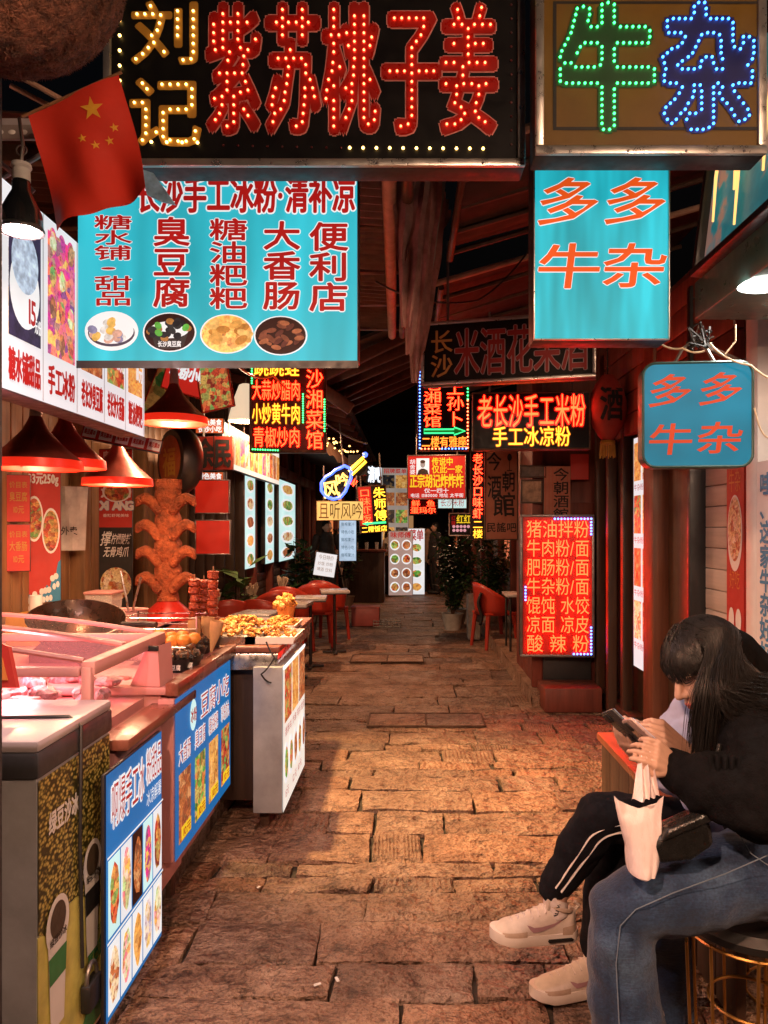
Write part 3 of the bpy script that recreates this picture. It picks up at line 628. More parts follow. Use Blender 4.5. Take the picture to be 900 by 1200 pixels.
# ------------------------------------------------------------------ 3: cyan dessert sign
S = Sign('lightbox_sign', 'cyan lightbox with red characters and four oval food photos, hanging left', 'sign', (90, 203, 420, 424), 2.45, 0, .08, 0, None, MATS['cyan_face'])
its = [S.it('长沙手工冰粉·清补凉', 160, 206, 417, 251), S.it('糖水铺·甜品', 110, 252, 156, 359, True), S.it('臭豆腐', 179, 254, 224, 361, True), S.it('糖油粑粑', 245, 256, 291, 363, True), S.it('大香肠', 308, 259, 353, 364, True), S.it('便利店', 362, 260, 409, 366, True)]
lettering(S.o, its, MATS['letter_red'], -.004, .026, MATS['letter_white'], .036)
kinds = ('lit_sweet', 'lit_black', 'lit_fry', 'lit_meat')
for i, (cx, cy) in enumerate(((131, 388), (199, 389.5), (266, 391.5), (329, 393.5))):
    mb = MB(); rx, rz = 30.5 / 330 * S.w, 22.5 / 221 * S.h; mb.disc(S.x(cx), S.z(cy), rx * 1.03, rz * 1.03, -.002, 32); mb.build('photo_border', MATS['letter_white'], S.o, smooth=False, fix=False)
    mb = MB(); mb.disc(S.x(cx), S.z(cy), rx * .97, rz * .97, -.003, 32); mb.build('photo_ground', MATS[('letter_white', 'letter_dark', 'lit_fry', 'letter_dark')[i]], S.o, smooth=False, fix=False)
    rn = random.Random(i); X, Z = S.x(cx), S.z(cy)
    if i == 0: mb = MB(); mb.disc(X, Z - rz * .1, rx * .9, rz * .72, -.0035, 28); mb.build('bowl_print', mat('print_navy2', (.05, .05, .1), .4), S.o, False, fix=False); mb = MB(); mb.disc(X, Z, rx * .86, rz * .68, -.004, 28); mb.build('bowl_print', MATS['letter_white'], S.o, False, fix=False)
    if i == 1:
        mb = MB(); mb.disc(X, Z + rz * .12, rx * .74, rz * .44, -.0038, 28); mb.build('bowl_print', MATS['letter_white'], S.o, False, fix=False); mb = MB(); mb.poly([(X - rx * .72, Z), (X - rx * .55, Z - rz * .72), (X - rx * .3, Z - rz * .88), (X + rx * .3, Z - rz * .88), (X + rx * .55, Z - rz * .72), (X + rx * .72, Z)], -.0036, -.0034); mb.build('bowl_print', MATS['print_black'], S.o, False)
        lettering(S.o, [('长沙臭豆腐', X - rx * .45, X + rx * .45, Z - rz * .78, Z - rz * .45)], MATS['letter_white'], -.0042, .02)
    for q in range((16, 26, 16, 22)[i]):
        a = rn.uniform(0, 2 * PI); t = math.sqrt(rn.random()) * .78; ex, ez = X + rx * t * math.cos(a), Z + rz * t * math.sin(a) * (.62 if i < 2 else .85) + (rz * .12 if i == 1 else 0)
        s1, s2 = ((.2, .16), (.16, .13), (.27, .16), (.2, .1))[i]; an = rn.uniform(-.9, .9); n = 10; mb = MB()
        pts = [(rx * s1 * math.cos(2 * PI * k / n), rz * s2 * 1.3 * math.sin(2 * PI * k / n)) for k in range(n)]; yy = -.0045 - q * .00006
        mb.raw([(ex + u * math.cos(an) - v * math.sin(an), yy, ez + u * math.sin(an) + v * math.cos(an)) for u, v in pts], [tuple(range(n))])
        cc = (((.75, .72, .68), (.85, .5, .12), (.3, .27, .42), (.7, .4, .3)), ((.012, .012, .015), (.02, .02, .024), (.03, .03, .03), (.45, .2, .05)), ((.75, .36, .08), (.55, .22, .04), (.85, .48, .14)), ((.22, .06, .03), (.4, .12, .05), (.12, .03, .02)))[i]
        c = cc[q % len(cc)]
        if i == 1 and q > 22: c = (.12, .45, .06); 
        mb.build('food_print', backlit('bit%d_%d_%d' % (i, q % len(cc), int(c[1] * 100)), c, .85, .35, 60), S.o, False, fix=False)
rect(S.o, -S.w / 2, S.w / 2, -.022, .003, 'case_dark', -.004, 'lower_trim'); brackets(S, .5)
# ------------------------------------------------------------------ 4: cyan vertical sign
S = Sign('lightbox_sign', 'tall cyan lightbox with four orange characters below the green and blue LED sign', 'sign', (625, 168, 784, 399), 2.4, 0, .10, .004, MATS['alu'], MATS['cyan_face2'])
its = [S.it('多', 628, 207, 704, 266), S.it('多', 706, 207, 783, 265), S.it('牛', 628, 284, 706, 340), S.it('杂', 704, 284, 783, 339)]
lettering(S.o, its, MATS['letter_orange'], -.004, .012, MATS['letter_white'], .018, skew=.12); brackets(S, .5)
# ------------------------------------------------------------------ 5: small rounded sign
d5 = 2.55; a, b = P(754, 548, d5), P(880, 424, d5); w5, h5 = b.x - a.x, b.z - a.z
t = thing('rounded_lightbox', 'small rounded blue lightbox with four red characters on a cable bracket', 'sign', ((a.x + b.x) / 2, d5, a.z), R(-6))
def rr_(w, h, r, n=6):
    out = []
    for (cx, cz, a0) in ((w / 2 - r, h - r, 0), (-w / 2 + r, h - r, 90), (-w / 2 + r, r, 180), (w / 2 - r, r, 270)): out += [(cx + r * math.cos(R(a0 + 90 * i / n)), cz + r * math.sin(R(a0 + 90 * i / n))) for i in range(n + 1)]
    return out
mb = MB(); mb.poly(rr_(w5, h5, .045), .0, .07); mb.build('case', mat('case_green', (.03, .07, .06), .4, .2, .3, 9, .1), t)
mb = MB(); pts = [(x, -.004, z) for x, z in rr_(w5 - .012, h5 - .012, .04)]; pts = [(x, y, z + .006) for x, y, z in pts]; mb.raw(pts, [tuple(range(len(pts)))]); mb.build('face', MATS['blue_face'], t, False)
mb = MB(); q = rr_(w5 - .006, h5 - .006, .043); mb.tube([(x, -.004, z + .003) for x, z in q], .005, 6, closed=True); mb.build('rim', MATS['case_green'], t)
X = lambda px: (px - 817) / 126 * w5
Z = lambda py: (548 - py) / 124 * h5
lettering(t, [('多', X(760), X(812), Z(478), Z(437)), ('多', X(817), X(869), Z(477), Z(436)), ('牛', X(760), X(813), Z(534), Z(495)), ('杂', X(815), X(869), Z(533), Z(494))], MATS['letter_redorange'], -.007, .012, skew=.12)
for sx in (-.07, .07): mb = MB(); mb.tube([(sx, .035, h5), (sx * .6, .035, h5 + .05), (sx * .2, .035, h5 + .075)], .006, 6); mb.build('hanger', MATS['alu_dark'], t)
mb = MB(); mb.tube([(.02, .05, h5 + .07), (.12, .25, h5 + .1), (.35, .6, h5 + .12)], .012, 8); mb.build('bracket_arm', MATS['rusty_iron'], t)
rn = random.Random(4); mb = MB()
for k in range(9):
    p = [Vector((.01, .03, h5 + .07)) + Vector((rn.uniform(-.04, .05), rn.uniform(-.03, .03), rn.uniform(-.02, .07))) for _ in range(5)]; mb.tube(p, .004, 5)
mb.build('cable_knot', MATS['wire'], t, kind='stuff')
mat('cream_cable', (.6, .5, .35), .5, 0, .1, 9, 0)
cable('cable', [P(773, 402, 2.6), P(800, 408, 2.58), P(826, 411, 2.55)], .0035, 'twisted cream cable left of the rounded blue sign', 'cream_cable', .01)
cable('cable', [P(832, 402, 2.55), P(850, 418, 2.5), P(880, 428, 2.48), P(905, 445, 2.45)], .0035, 'cream cable running right from the rounded blue sign', 'cream_cable', .005)
cable('cable', [P(862, 380, 2.5), P(862, 400, 2.5), P(850, 415, 2.5)], .003, 'short white cable looping above the rounded blue sign', 'cream_cable', .0)
cable('cable', [P(884, 478, 2.5), P(893, 506, 2.5), P(905, 512, 2.5)], .003, 'cream cable end right of the rounded blue sign', 'cream_cable', .01)
# ------------------------------------------------------------------ 6: white menu lightbox over the stall, receding
class Wall:
    """a flat thing on the plane x = X facing the alley; px(x, y) gives its local x, z"""
    def __init__(s, name, label, cat, X, d0, d1, z0, z1, depth=.08, face=None, case=None, group=None, side=None, rim=None):
        s.X = X; s.side = side or (1 if X < 0 else -1); s.dc = (d0 + d1) / 2; s.z0 = z0; s.w = d1 - d0; s.h = z1 - z0
        s.o = thing(name, label, cat, (X, s.dc, z0), R(90) * s.side, group)
        if depth: mb = MB(); mb.cbox((0, depth / 2 + .004, s.h / 2), (s.w, depth, s.h), .005); mb.build('case', case or MATS['case_dark'], s.o)
        if face: MB().quad(-s.w / 2 + .002, s.w / 2 - .002, .002, s.h - .002, 0).build('face', face, s.o, smooth=False)
        if rim:
            for a0, a1, b0, b1 in ((-s.w / 2, s.w / 2, -.004, .014), (-s.w / 2, s.w / 2, s.h - .014, s.h + .004), (-s.w / 2, -s.w / 2 + .014, .015, s.h - .015), (s.w / 2 - .014, s.w / 2, .015, s.h - .015)):
                mb = MB(); mb.cbox(((a0 + a1) / 2, -.003, (b0 + b1) / 2), (a1 - a0, .012, b1 - b0), .003); mb.build('frame_rail', rim, s.o)
    def x(s, px): return (dX(px, s.X) - s.dc) * s.side
    def z(s, px, py): return H - (py - CY) * dX(px, s.X) / F - s.z0
backlit('print_plum', (.035, .02, .06), .9, .6, 30)
W = Wall('menu_lightbox', 'long white menu lightbox with dessert photos above the left stall', 'sign', -1.1, 1.98, 3.08, 1.83, 2.40, .1, MATS['white_face'])
cols = [(5, 49, '糖水铺甜品', 'lit_sweet'), (52, 89, '手工冰粉', 'lit_pink'), (92, 121, '老长沙臭豆腐', 'lit_meat'), (123, 146, '老长沙大香肠', 'lit_skew'), (148, 167, '糖油粑粑', 'lit_fry')]
for a, b, s, k in cols:
    x0, x1 = W.x(a), W.x(b); w = x1 - x0
    ph = photo(W.o, x0 + w * .08, x1 - w * .06, .155, .53, k)
    if k == 'lit_sweet':
        rect(W.o, x0 + w * .08, x1 - w * .06, .155, .53, 'print_plum', -.003, 'photo_ground')
        mb = MB(); mb.disc((x0 + x1) / 2, .30, w * .4, .11, -.0035, 28); mb.build('bowl_print', MATS['letter_white'], W.o, False); mb = MB(); mb.disc((x0 + x1) / 2, .38, w * .36, .09, -.004, 28); mb.build('ice_print', backlit('ice', (.5, .6, .75), .9, .5, 40), W.o, False)
        lettering(W.o, [('15', x0 + w * .52, x0 + w * .8, .2, .3)], MATS['letter_red'], -.006, .02, MATS['letter_white'], .05); lettering(W.o, [('元/份', x0 + w * .74, x1 - w * .08, .19, .235)], MATS['letter_white'], -.006, .02)
    elif k == 'lit_pink':
        for r in range(4):
            for c in range(3): dish(W.o, x0 + w * (.22 + .28 * c), .2 + r * .1, w * .13, .046, ('lit_pink', 'lit_meat', 'lit_skew', 'lit_drink')[(r + c) % 4], 'lit_pink', -.0035, seed=r * 3 + c)
    else: lettering(W.o, [('10元', x0 + w * .5, x1 - w * .08, .21, .29)], MATS['letter_white'], -.005, .03)
    lettering(W.o, [(s, x0 + w * .07, x1 - w * .07, .03, .125)], MATS['letter_red'], -.004, .03)
    rect(W.o, x1, x1 + .004, .004, .566, 'grey_paint', -.003, 'seam')
# ------------------------------------------------------------------ 7: frog and beef menu LED sign
def ledface(S, items_red, items_yel, bold=.0, spacing=None, glow='acrylic_red'):
    if items_red: lettering(S.o, items_red, MATS['tube_red'], -.010, bold, None, name='neon_lettering'); lettering(S.o, items_red, MATS[glow], -.003, bold + .05, name='letter_backing')
    if items_yel: lettering(S.o, items_yel, MATS['tube_yellow'], -.010, bold, None, name='neon_lettering'); lettering(S.o, items_yel, MATS['print_orange'], -.003, bold + .045, name='letter_backing')
S = Sign('led_menu_sign', 'red LED menu sign with five dish lines below the cyan dessert sign', 'sign', (293, 405, 382, 530), 5.3, R(4), .1, .018, MATS['rusty_iron'], MATS['panel_red'])
ledface(S, [S.it('大蒜炒腊肉', 296, 445, 352, 470), S.it('青椒炒肉', 297, 500, 352, 525), S.it('长沙湘菜馆', 358, 408, 379, 527, True)], [S.it('跳跳蛙', 298, 420, 351, 442), S.it('小炒黄牛肉', 296, 472, 352, 498)])
pts = [p for a in ((296, 410, 296, 450), (355, 462, 355, 495), (380, 468, 380, 505), (297, 527, 326, 528)) for p in span(S.x(a[0]), S.z(a[1]), S.x(a[2]), S.z(a[3]), .017)]
leds(S.o, pts, -.012, .006, MATS['led_green']); brackets(S, .5)
# ------------------------------------------------------------------ 8: rice wine sign, unlit
S = Sign('unlit_signboard', 'unlit black rice wine signboard with red outlined characters and silver frame', 'sign', (494, 371, 692, 447), 4.4, R(-15), .1, .02, MATS['alu'], MATS['panel_black'])
S.o.location.z -= .0
lettering(S.o, [S.it('长沙', 505, 381, 532, 439, True)], mat('gold_unlit', (.55, .3, .08), .5, 0, .1, 6, .03), -.004, .014)
lettering(S.o, [S.it('米酒花果酒', 533, 380, 684, 440)], mat('red_unlit', (.3, .025, .025), .5, 0, .1, 6, .03), -.004, .012, mat('outline_pale', (.4, .3, .3), .5, 0, .1, 6, .02), .012); brackets(S, .5)
# ------------------------------------------------------------------ 9: old hunan restaurant arrow sign
S = Sign('led_arrow_sign', 'narrow LED sign with a green arrow and blue and red border lamps', 'sign', (489, 432, 550, 528), 6.4, R(-3), .1, .012, MATS['rusty_iron'], MATS['panel_black'])
ledface(S, [S.it('老湘菜馆', 496, 444, 518, 501, True), S.it('上孙卜', 523, 446, 544, 500, True)], []); lettering(S.o, [S.it('二楼有雅座', 494, 511, 547, 525)], MATS['tube_orange'], -.01, .01)
mb = MB(); zc, hh = S.z(505.5), .016; pts = [(S.x(497), zc - hh), (S.x(532), zc - hh), (S.x(532), zc - hh * 2.1), (S.x(545), zc), (S.x(532), zc + hh * 2.1), (S.x(532), zc + hh), (S.x(497), zc + hh)]
mb.tube([(x, -.012, z) for x, z in pts], .007, 6, closed=True); mb.build('neon_arrow', MATS['tube_green'], S.o); mb = MB(); mb.poly(pts, -.004, -.003); mb.build('arrow_panel', MATS['print_green'], S.o)
leds(S.o, span(S.x(492), S.z(436), S.x(492), S.z(525), .03), -.012, .008, MATS['led_blue2']); leds(S.o, span(S.x(494), S.z(526), S.x(515), S.z(526), .03) + span(S.x(548), S.z(470), S.x(548), S.z(525), .03), -.012, .008, MATS['led_red'])
leds(S.o, span(S.x(518), S.z(526), S.x(546), S.z(526), .03), -.012, .008, MATS['led_blue2']); leds(S.o, span(S.x(548), S.z(440), S.x(548), S.z(468), .03), -.012, .008, MATS['led_green']); brackets(S, .5)
# ------------------------------------------------------------------ 10: rice noodle LED sign
S = Sign('led_signboard', 'black LED sign with a red line above a yellow line, beside the wine lantern', 'sign', (554, 459, 691, 527), 5.4, R(-4), .1, .012, MATS['rusty_iron'], MATS['panel_black'])
ledface(S, [S.it('老长沙手工米粉', 560, 461, 685, 502)], [S.it('手工冰凉粉', 577, 499, 668, 524)], .0); brackets(S, .6)
# ------------------------------------------------------------------ 11 to 15: far lit signs on the right
S = Sign('photo_lightbox', 'red lightbox with a black and white portrait and yellow characters', 'sign', (477, 533, 546, 585), 9, R(-5), .1, .012, MATS['alu_dark'], MATS['red_face'])
lettering(S.o, [S.it('传说中', 506, 536, 531, 546), S.it('仅此一家', 506, 545, 542, 555), S.it('正宗胡记炸炸炸', 480, 555, 543, 572)], MATS['letter_yellow'], -.006, .02)
lettering(S.o, [S.it('胡舍婆', 480, 538, 487, 556, True), S.it('仅一四十', 497, 572, 526, 578), S.it('电话 1380000 地址 太平街', 481, 578, 543, 583)], MATS['letter_white'], -.006, .01)
rect(S.o, S.x(488), S.x(503), S.z(556), S.z(537), 'letter_white', -.004, 'portrait_ground'); mb = MB(); mb.disc(S.x(495.5), S.z(544), .03, .042, -.007, 16); mb.build('portrait_face', backlit('face_grey', (.4, .36, .34), .6), S.o, False)
mb = MB(); mb.poly([(S.x(489), S.z(556)), (S.x(490.5), S.z(551)), (S.x(494), S.z(549)), (S.x(497), S.z(549)), (S.x(501), S.z(551)), (S.x(502.5), S.z(556))], -.0068, -.006); mb.disc(S.x(495.5), S.z(541), .032, .022, -.0076, 12); mb.build('portrait_coat', MATS['print_black'], S.o); brackets(S, .6)
S = Sign('led_signboard', 'small red LED sign with two lines under the portrait lightbox', 'sign', (479, 585.5, 512, 603), 9.6, 0, .08, .01, MATS['rusty_iron'], MATS['panel_red']); ledface(S, [S.it('鲜  鱼', 482, 586, 510, 594), S.it('蛋玛尔', 481, 594, 511, 602)], []); brackets(S, .3)
S = Sign('lightbox_sign', 'small pale cyan lightbox right under the portrait lightbox', 'sign', (513, 582, 547, 596), 10.5, 0, .08, .008, MATS['alu_dark'], MATS['mint_face']); lettering(S.o, [S.it('长沙米粉', 516, 584, 544, 594)], MATS['letter_red'], -.006, 0); brackets(S, .3)
S = Sign('lightbox_sign', 'small dark sign with pale pink and yellow writing above the shrubs', 'sign', (526, 601, 554, 628), 9.4, R(-8), .08, .012, MATS['white_paint'], MATS['panel_black'])
lettering(S.o, [S.it('红糖', 529, 604, 534, 616, True)], MATS['letter_red'], -.006, 0); lettering(S.o, [S.it('红红', 535, 603, 552, 614)], MATS['letter_yellow'], -.006, .02)
mb = MB()
for k in range(9): mb.disc(S.x(532 + (k % 5) * 4.2), S.z(617 + 4.5 * (k // 5)), .02, .02, -.006, 10)
mb.build('dot_print', backlit('dot_pink', (.8, .35, .4), .9), S.o, False); brackets(S, .3)
S = Sign('led_signboard', 'narrow upright LED sign with one column of red characters', 'sign', (551, 528, 568, 633), 7.3, R(-6), .09, .01, MATS['rusty_iron'], MATS['panel_black'])
ledface(S, [S.it('老长沙口味虾', 554, 531, 566, 608, True)], [S.it('二楼', 554, 609, 566, 631, True)]); brackets(S, .5)
# 16, 17: paper bar signs
mat('rice_paper', (.42, .16, .10), .8, 0, .15, 9, .1); mat('ink', (.01, .008, .008), .7, 0, .1, 9, 0)
S = Sign('paper_sign', 'tall rosy paper bar sign with brushed characters and a wineglass mark', 'sign', (568, 527, 607, 633), 7.1, R(-4), .05, .012, MATS['wood_dark'], MATS['rice_paper'])
lettering(S.o, [S.it('今', 570, 529, 588, 552), S.it('酒', 571, 556, 588, 584), S.it('朝', 588, 552, 604, 577), S.it('館', 577, 576, 605, 606), S.it('民謠吧', 570, 612, 605, 624)], MATS['ink'], -.006, .012)
mb = MB(); mb.disc(S.x(597), S.z(536), .022, .035, -.006, 14); mb.quad(S.x(597) - .003, S.x(597) + .003, S.z(552), S.z(540), -.006); mb.quad(S.x(594), S.x(600), S.z(552), S.z(551), -.006); mb.build('wineglass_mark', MATS['ink'], S.o, False); brackets(S, .5)
S = Sign('paper_sign', 'rosy paper sheet with brushed characters hung above the red noodle menu', 'sign', (637, 546, 669, 612), 6.12, 0, .012, 0, None, MATS['rice_paper'])
lettering(S.o, [S.it('今朝酒館', 648, 548, 667, 611, True)], MATS['ink'], -.004, .012); mb = MB()
for k in range(7): mb.quad(S.x(639 + k * 4.3), S.x(639 + k * 4.3) + .002, .02, S.h - .02, -.002)
mb.build('ruled_line', MATS['print_red'], S.o, False)
for i, (r_, lab) in enumerate((((609, 545, 640, 560), 'framed dark picture on the red bar front, upper'), ((610, 562, 636, 590), 'framed pale picture on the red bar front, lower'))):
    S = Sign('framed_picture', lab, 'picture', r_, 6.13, 0, .02, .014, MATS['wood_dark'], mat('picture_%d' % i, ((.1, .06, .04), (.3, .18, .1))[i], .5, 0, .7, 14, .05), group='framed pictures on the bar')
S = Sign('paper_square', 'plain red paper square pinned on the bar front', 'poster', (669, 532, 690, 562), 6.1, R(-4), .004, 0, None, MATS['print_red'], MATS['print_red'])
# ------------------------------------------------------------------ 18: red LED noodle menu
S = Sign('led_menu_sign', 'upright glowing red LED noodle menu with blue corner lamps, standing right', 'sign', (610, 603, 696, 770), 6.0, R(-3), .12, .02, MATS['alu_dark'], mat('panel_redlit', (.55, .03, .018), .4, 0, .2, 5, .04))
rows = ['猪油拌粉', '牛肉粉/面', '肥肠粉/面', '牛杂粉/面', '馄饨 水饺', '凉面 凉皮', '酸 辣 粉']
its = [S.it(s, 617, 609 + i * 22.3, 690, 631 + i * 22.3) for i, s in enumerate(rows)]
lettering(S.o, its, MATS['tube_red'], -.012, .0, name='neon_lettering'); lettering(S.o, its, MATS['acrylic_red'], -.003, .05, name='letter_backing')
pts = span(S.x(650), S.z(608), S.x(692), S.z(608), .026) + span(S.x(692), S.z(612), S.x(692), S.z(626), .026) + span(S.x(616), S.z(688), S.x(616), S.z(703), .026) + span(S.x(692), S.z(735), S.x(692), S.z(762), .026) + span(S.x(672), S.z(766), S.x(692), S.z(766), .026)
leds(S.o, pts, -.012, .0085, MATS['led_blue2'])
# ------------------------------------------------------------------ 19: guitar neon
t = thing('neon_guitar_sign', 'blue and yellow neon guitar on a dark board, left of the alley', 'sign', P(403, 560, 8.2), 0)
k = 8.2 / F; g = lambda x, y: ((x - 403) * k, -.02, -(y - 560) * k)
body = [(398, 549), (404, 546), (410, 549), (412, 556), (411, 562), (408, 568), (405, 576), (399, 583), (391, 585), (382, 582), (377, 575), (377, 566), (382, 559), (389, 555), (393, 551)]
MB().poly([(g(*p)[0] * 1.08, g(*p)[2] * 1.08 - .0) for p in body] , .0, .02).build('board', MATS['panel_black'], t)
mb = MB(); mb.tube([g(*p) for p in body], .018, 8, closed=True); mb.build('neon_body', MATS['tube_blue'], t)
mb = MB(); mb.tube([g(*p) for p in ((409, 553), (426, 537), (429, 541), (412, 557))], .016, 8); mb.tube([g(410, 550), g(428, 534)], .013, 8); mb.build('neon_neck', MATS['tube_yellow'], t)
MB().b2(g(408, 0)[0], g(430, 0)[0], .0, .015, g(0, 557)[2], g(0, 533)[2]).build('board', MATS['panel_black'], t)
mb = MB(); mb.ball(g(428, 533), .03, 8, 6); mb.build('neon_head', MATS['tube_blue'], t)
mb = MB(); put(mb, '风', g(378, 0)[0], g(0, 584)[2], 20 * k, 21 * k, -.03, .02, rot=R(10)); put(mb, '吟', g(393, 0)[0], g(0, 571)[2], 16 * k, 17 * k, -.03, .02, rot=R(10)); mb.build('neon_lettering', emit('tube_gold', (1, .6, .12), 2.6), t, False, fix=False)
mb = MB(); mb.tube([g(412, 568), g(416, 561), g(414, 570), g(419, 564)], .008, 6); mb.build('neon_note', MATS['tube_red'], t)
mb = MB(); mb.tube([(0, .01, .1), (-.05, .01, .6)], .01, 6); mb.build('hanger_rod', MATS['alu_dark'], t)
S = Sign('lightbox_sign', 'warm yellow lightbox with brown brushed characters under the neon guitar', 'sign', (371, 587, 426, 610), 8.4, R(3), .08, .006, MATS['wood_warm'], MATS['yellow_face']); lettering(S.o, [S.it('且听风吟', 373, 588, 425, 609)], backlit('brown_letter', (.25, .09, .02), .5), -.006, 0); brackets(S, .4)
S = Sign('led_arrow_sign', 'tilted black and red LED sign with a small green arrow, far left', 'sign', (422, 569, 456, 624), 9.2, R(6), .09, .01, MATS['rusty_iron'], MATS['panel_black']); S.o.rotation_euler.y = R(-4)
rect(S.o, -S.w / 2 + .01, -.01, S.h * .16, S.h - .01, 'red_face', -.003, 'red_panel')
lettering(S.o, [S.it('口味虾饭', 424, 572, 437, 612, True)], MATS['tube_red'], -.008, 0); lettering(S.o, [S.it('朱师傅', 440, 571, 455, 611, True), S.it('二楼饭店', 424, 616, 454, 624)], MATS['tube_yellow'], -.008, .015)
mb = MB(); zc = S.z(613); mb.poly([(S.x(453), zc - .012), (S.x(453), zc + .012), (S.x(432), zc + .012), (S.x(432), zc + .026), (S.x(425), zc), (S.x(432), zc - .026), (S.x(432), zc - .012)], -.012, -.008); mb.build('neon_arrow', MATS['tube_green'], S.o); brackets(S, .4)
t = thing('neon_script_sign', 'small white neon script sign between the guitar and the menu wall', 'sign', P(438, 566, 10.5), R(25)); k = 10.5 / F
mb = MB(); put(mb, '清', -8 * k, 0, 9 * k, 20 * k, -.02, .03); put(mb, '吧', 1 * k, 0, 8 * k, 20 * k, -.02, .03); mb.build('neon_lettering', MATS['tube_white'], t, False, fix=False); MB().b2(-.11, .11, 0, .02, -.01, .25).build('board', MATS['panel_black'], t)
# ------------------------------------------------------------------ far photo menus
def photomenu(name, lab, rect_, d, nx, ny, top, bg='white_face', kinds=('far_meat', 'far_veg', 'far_fry'), head=None, rz=0, round_=False, legs=False, group=None, dim=False):
    S = Sign(name, lab, 'menu board', rect_, d, rz, .05, .01, MATS['alu_dark'], MATS[bg], group=group); cw = (S.w - .03) / nx; chh = (S.h * (1 - top) - .02) / ny; rn = random.Random(int(d * 31))
    for i in range(nx):
        for j in range(ny):
            x0 = -S.w / 2 + .015 + i * cw; z0 = .015 + j * chh; kd = kinds[rn.randrange(len(kinds))]
            if round_: dish(S.o, x0 + cw / 2, z0 + chh * .56, cw * .42, chh * .38, kd, 'letter_white' if bg != 'letter_white' else 'print_white', -.006, seed=i * 7 + j)
            else: photo(S.o, x0 + cw * .05, x0 + cw * .95, z0 + chh * .2, z0 + chh * .95, kd, -.006)
    if head: lettering(S.o, [(head, -S.w * .42, S.w * .42, S.h * (1 - top) + .01, S.h - .02)], MATS['letter_red'], -.006, .02)
    if legs:
        for x in (-S.w * .4, S.w * .4): mb = MB(); mb.tube([(x, .08, 0), (x, .25, -.001)], .012, 6); mb.tube([(x, .06, S.h * .7), (x, .3, 0)], .01, 6); mb.build('easel_leg', MATS['alu_dark'], S.o)
    return S
backlit('menu_dim', (.5, .42, .36), .55, .15, 3); backlit('menu_pink', (.62, .42, .36), .55, .15, 3)
photomenu('photo_menu_wall', 'tall grid of small dish photos on the far left wall', (447, 548, 479, 699), 17.2, 2, 7, .05, 'menu_dim', ('far_meat', 'far_veg', 'far_fry', 'far_black'), '招牌菜单', R(8))
photomenu('menu_board', 'standing pinkish menu board with eight round dishes, front of the pair', (455, 622, 484, 698), 15.9, 2, 4, .12, 'menu_pink', ('far_meat', 'far_veg', 'far_skew'), '味师傅', R(3), True, True, 'standing menu boards')
photomenu('menu_board', 'standing white menu board with one column of dishes, behind the pinkish one', (478, 619, 498, 697), 16.3, 1, 4, .2, 'white_face', ('far_fry', 'far_veg', 'far_meat'), '菜单', 0, True, True, 'standing menu boards')
S = Sign('menu_screen', 'tilted white menu board propped beside the red chairs', 'menu board', (366, 647, 392, 676), 9.8, R(8), .02, .01, MATS['case_dark'], MATS['white_face']); S.o.rotation_euler = (R(-12), R(9), R(8)); lettering(S.o, [S.it('今日特价', 370, 650, 388, 656), S.it('炒饭 炒粉', 370, 658, 388, 663), S.it('啤酒 饮料', 370, 665, 388, 670)], MATS['grey_paint'], -.006, 0)
mb = MB(); mb.tube([(0, .02, .05), (0, .25, -S.o.location.z + .02)], .012, 6); mb.build('stand_leg', MATS['alu_dark'], S.o)
backlit('pale_blue', (.5, .66, .85), .9, .25, 5); S = Sign('menu_screen', 'upright pale blue lit menu panel under the yellow bar sign', 'menu board', (397, 608, 418, 658), 12, R(10), .05, .012, MATS['case_dark'], MATS['pale_blue'])
for j in range(5): lettering(S.o, [S.it('特色小吃' if j % 2 else '鲜榨果汁', 400, 612 + j * 9, 415, 617 + j * 9)], MATS['print_blue'], -.006, 0)
# ------------------------------------------------------------------ menu strips along the left restaurant
for i, (a, b, t0, t1, lab) in enumerate(((287, 299, 558, 666, 'slim lit menu strip on the left restaurant, nearest of three'), (311, 321, 562, 660, 'slim lit menu strip on the left restaurant, middle of three'), (327, 346, 565, 656, 'wider lit menu strip on the left restaurant, farthest of three'))):
    X = -1.88; d0, d1 = dX(a, X), dX(b, X); dm = (d0 + d1) / 2; W = Wall('menu_strip', lab, 'menu board', X, d0, d1, H - (t1 - CY) * dm / F, H - (t0 - CY) * dm / F, .06, MATS['mint_face'], group='lit menu strips')
    for j in range(5): dish(W.o, 0, W.h * (.1 + .2 * j), W.w * .4, W.h * .08, ('far_veg', 'far_fry', 'far_meat', 'far_noodle', 'far_veg')[(i + j) % 5], 'letter_white', -.004, seed=j)
W = Wall('menu_band', 'long white photo band hanging above the left restaurant tables', 'menu board', -1.6, 6.35, 9.1, 1.99, 2.38, .06, MATS['white_warm'])
for j in range(13): photo(W.o, -W.w / 2 + .03 + j * .21, -W.w / 2 + .22 + j * .21, .05, .33, ('far_skew', 'far_meat', 'far_fry', 'far_pink', 'far_noodle')[j % 5], -.003)
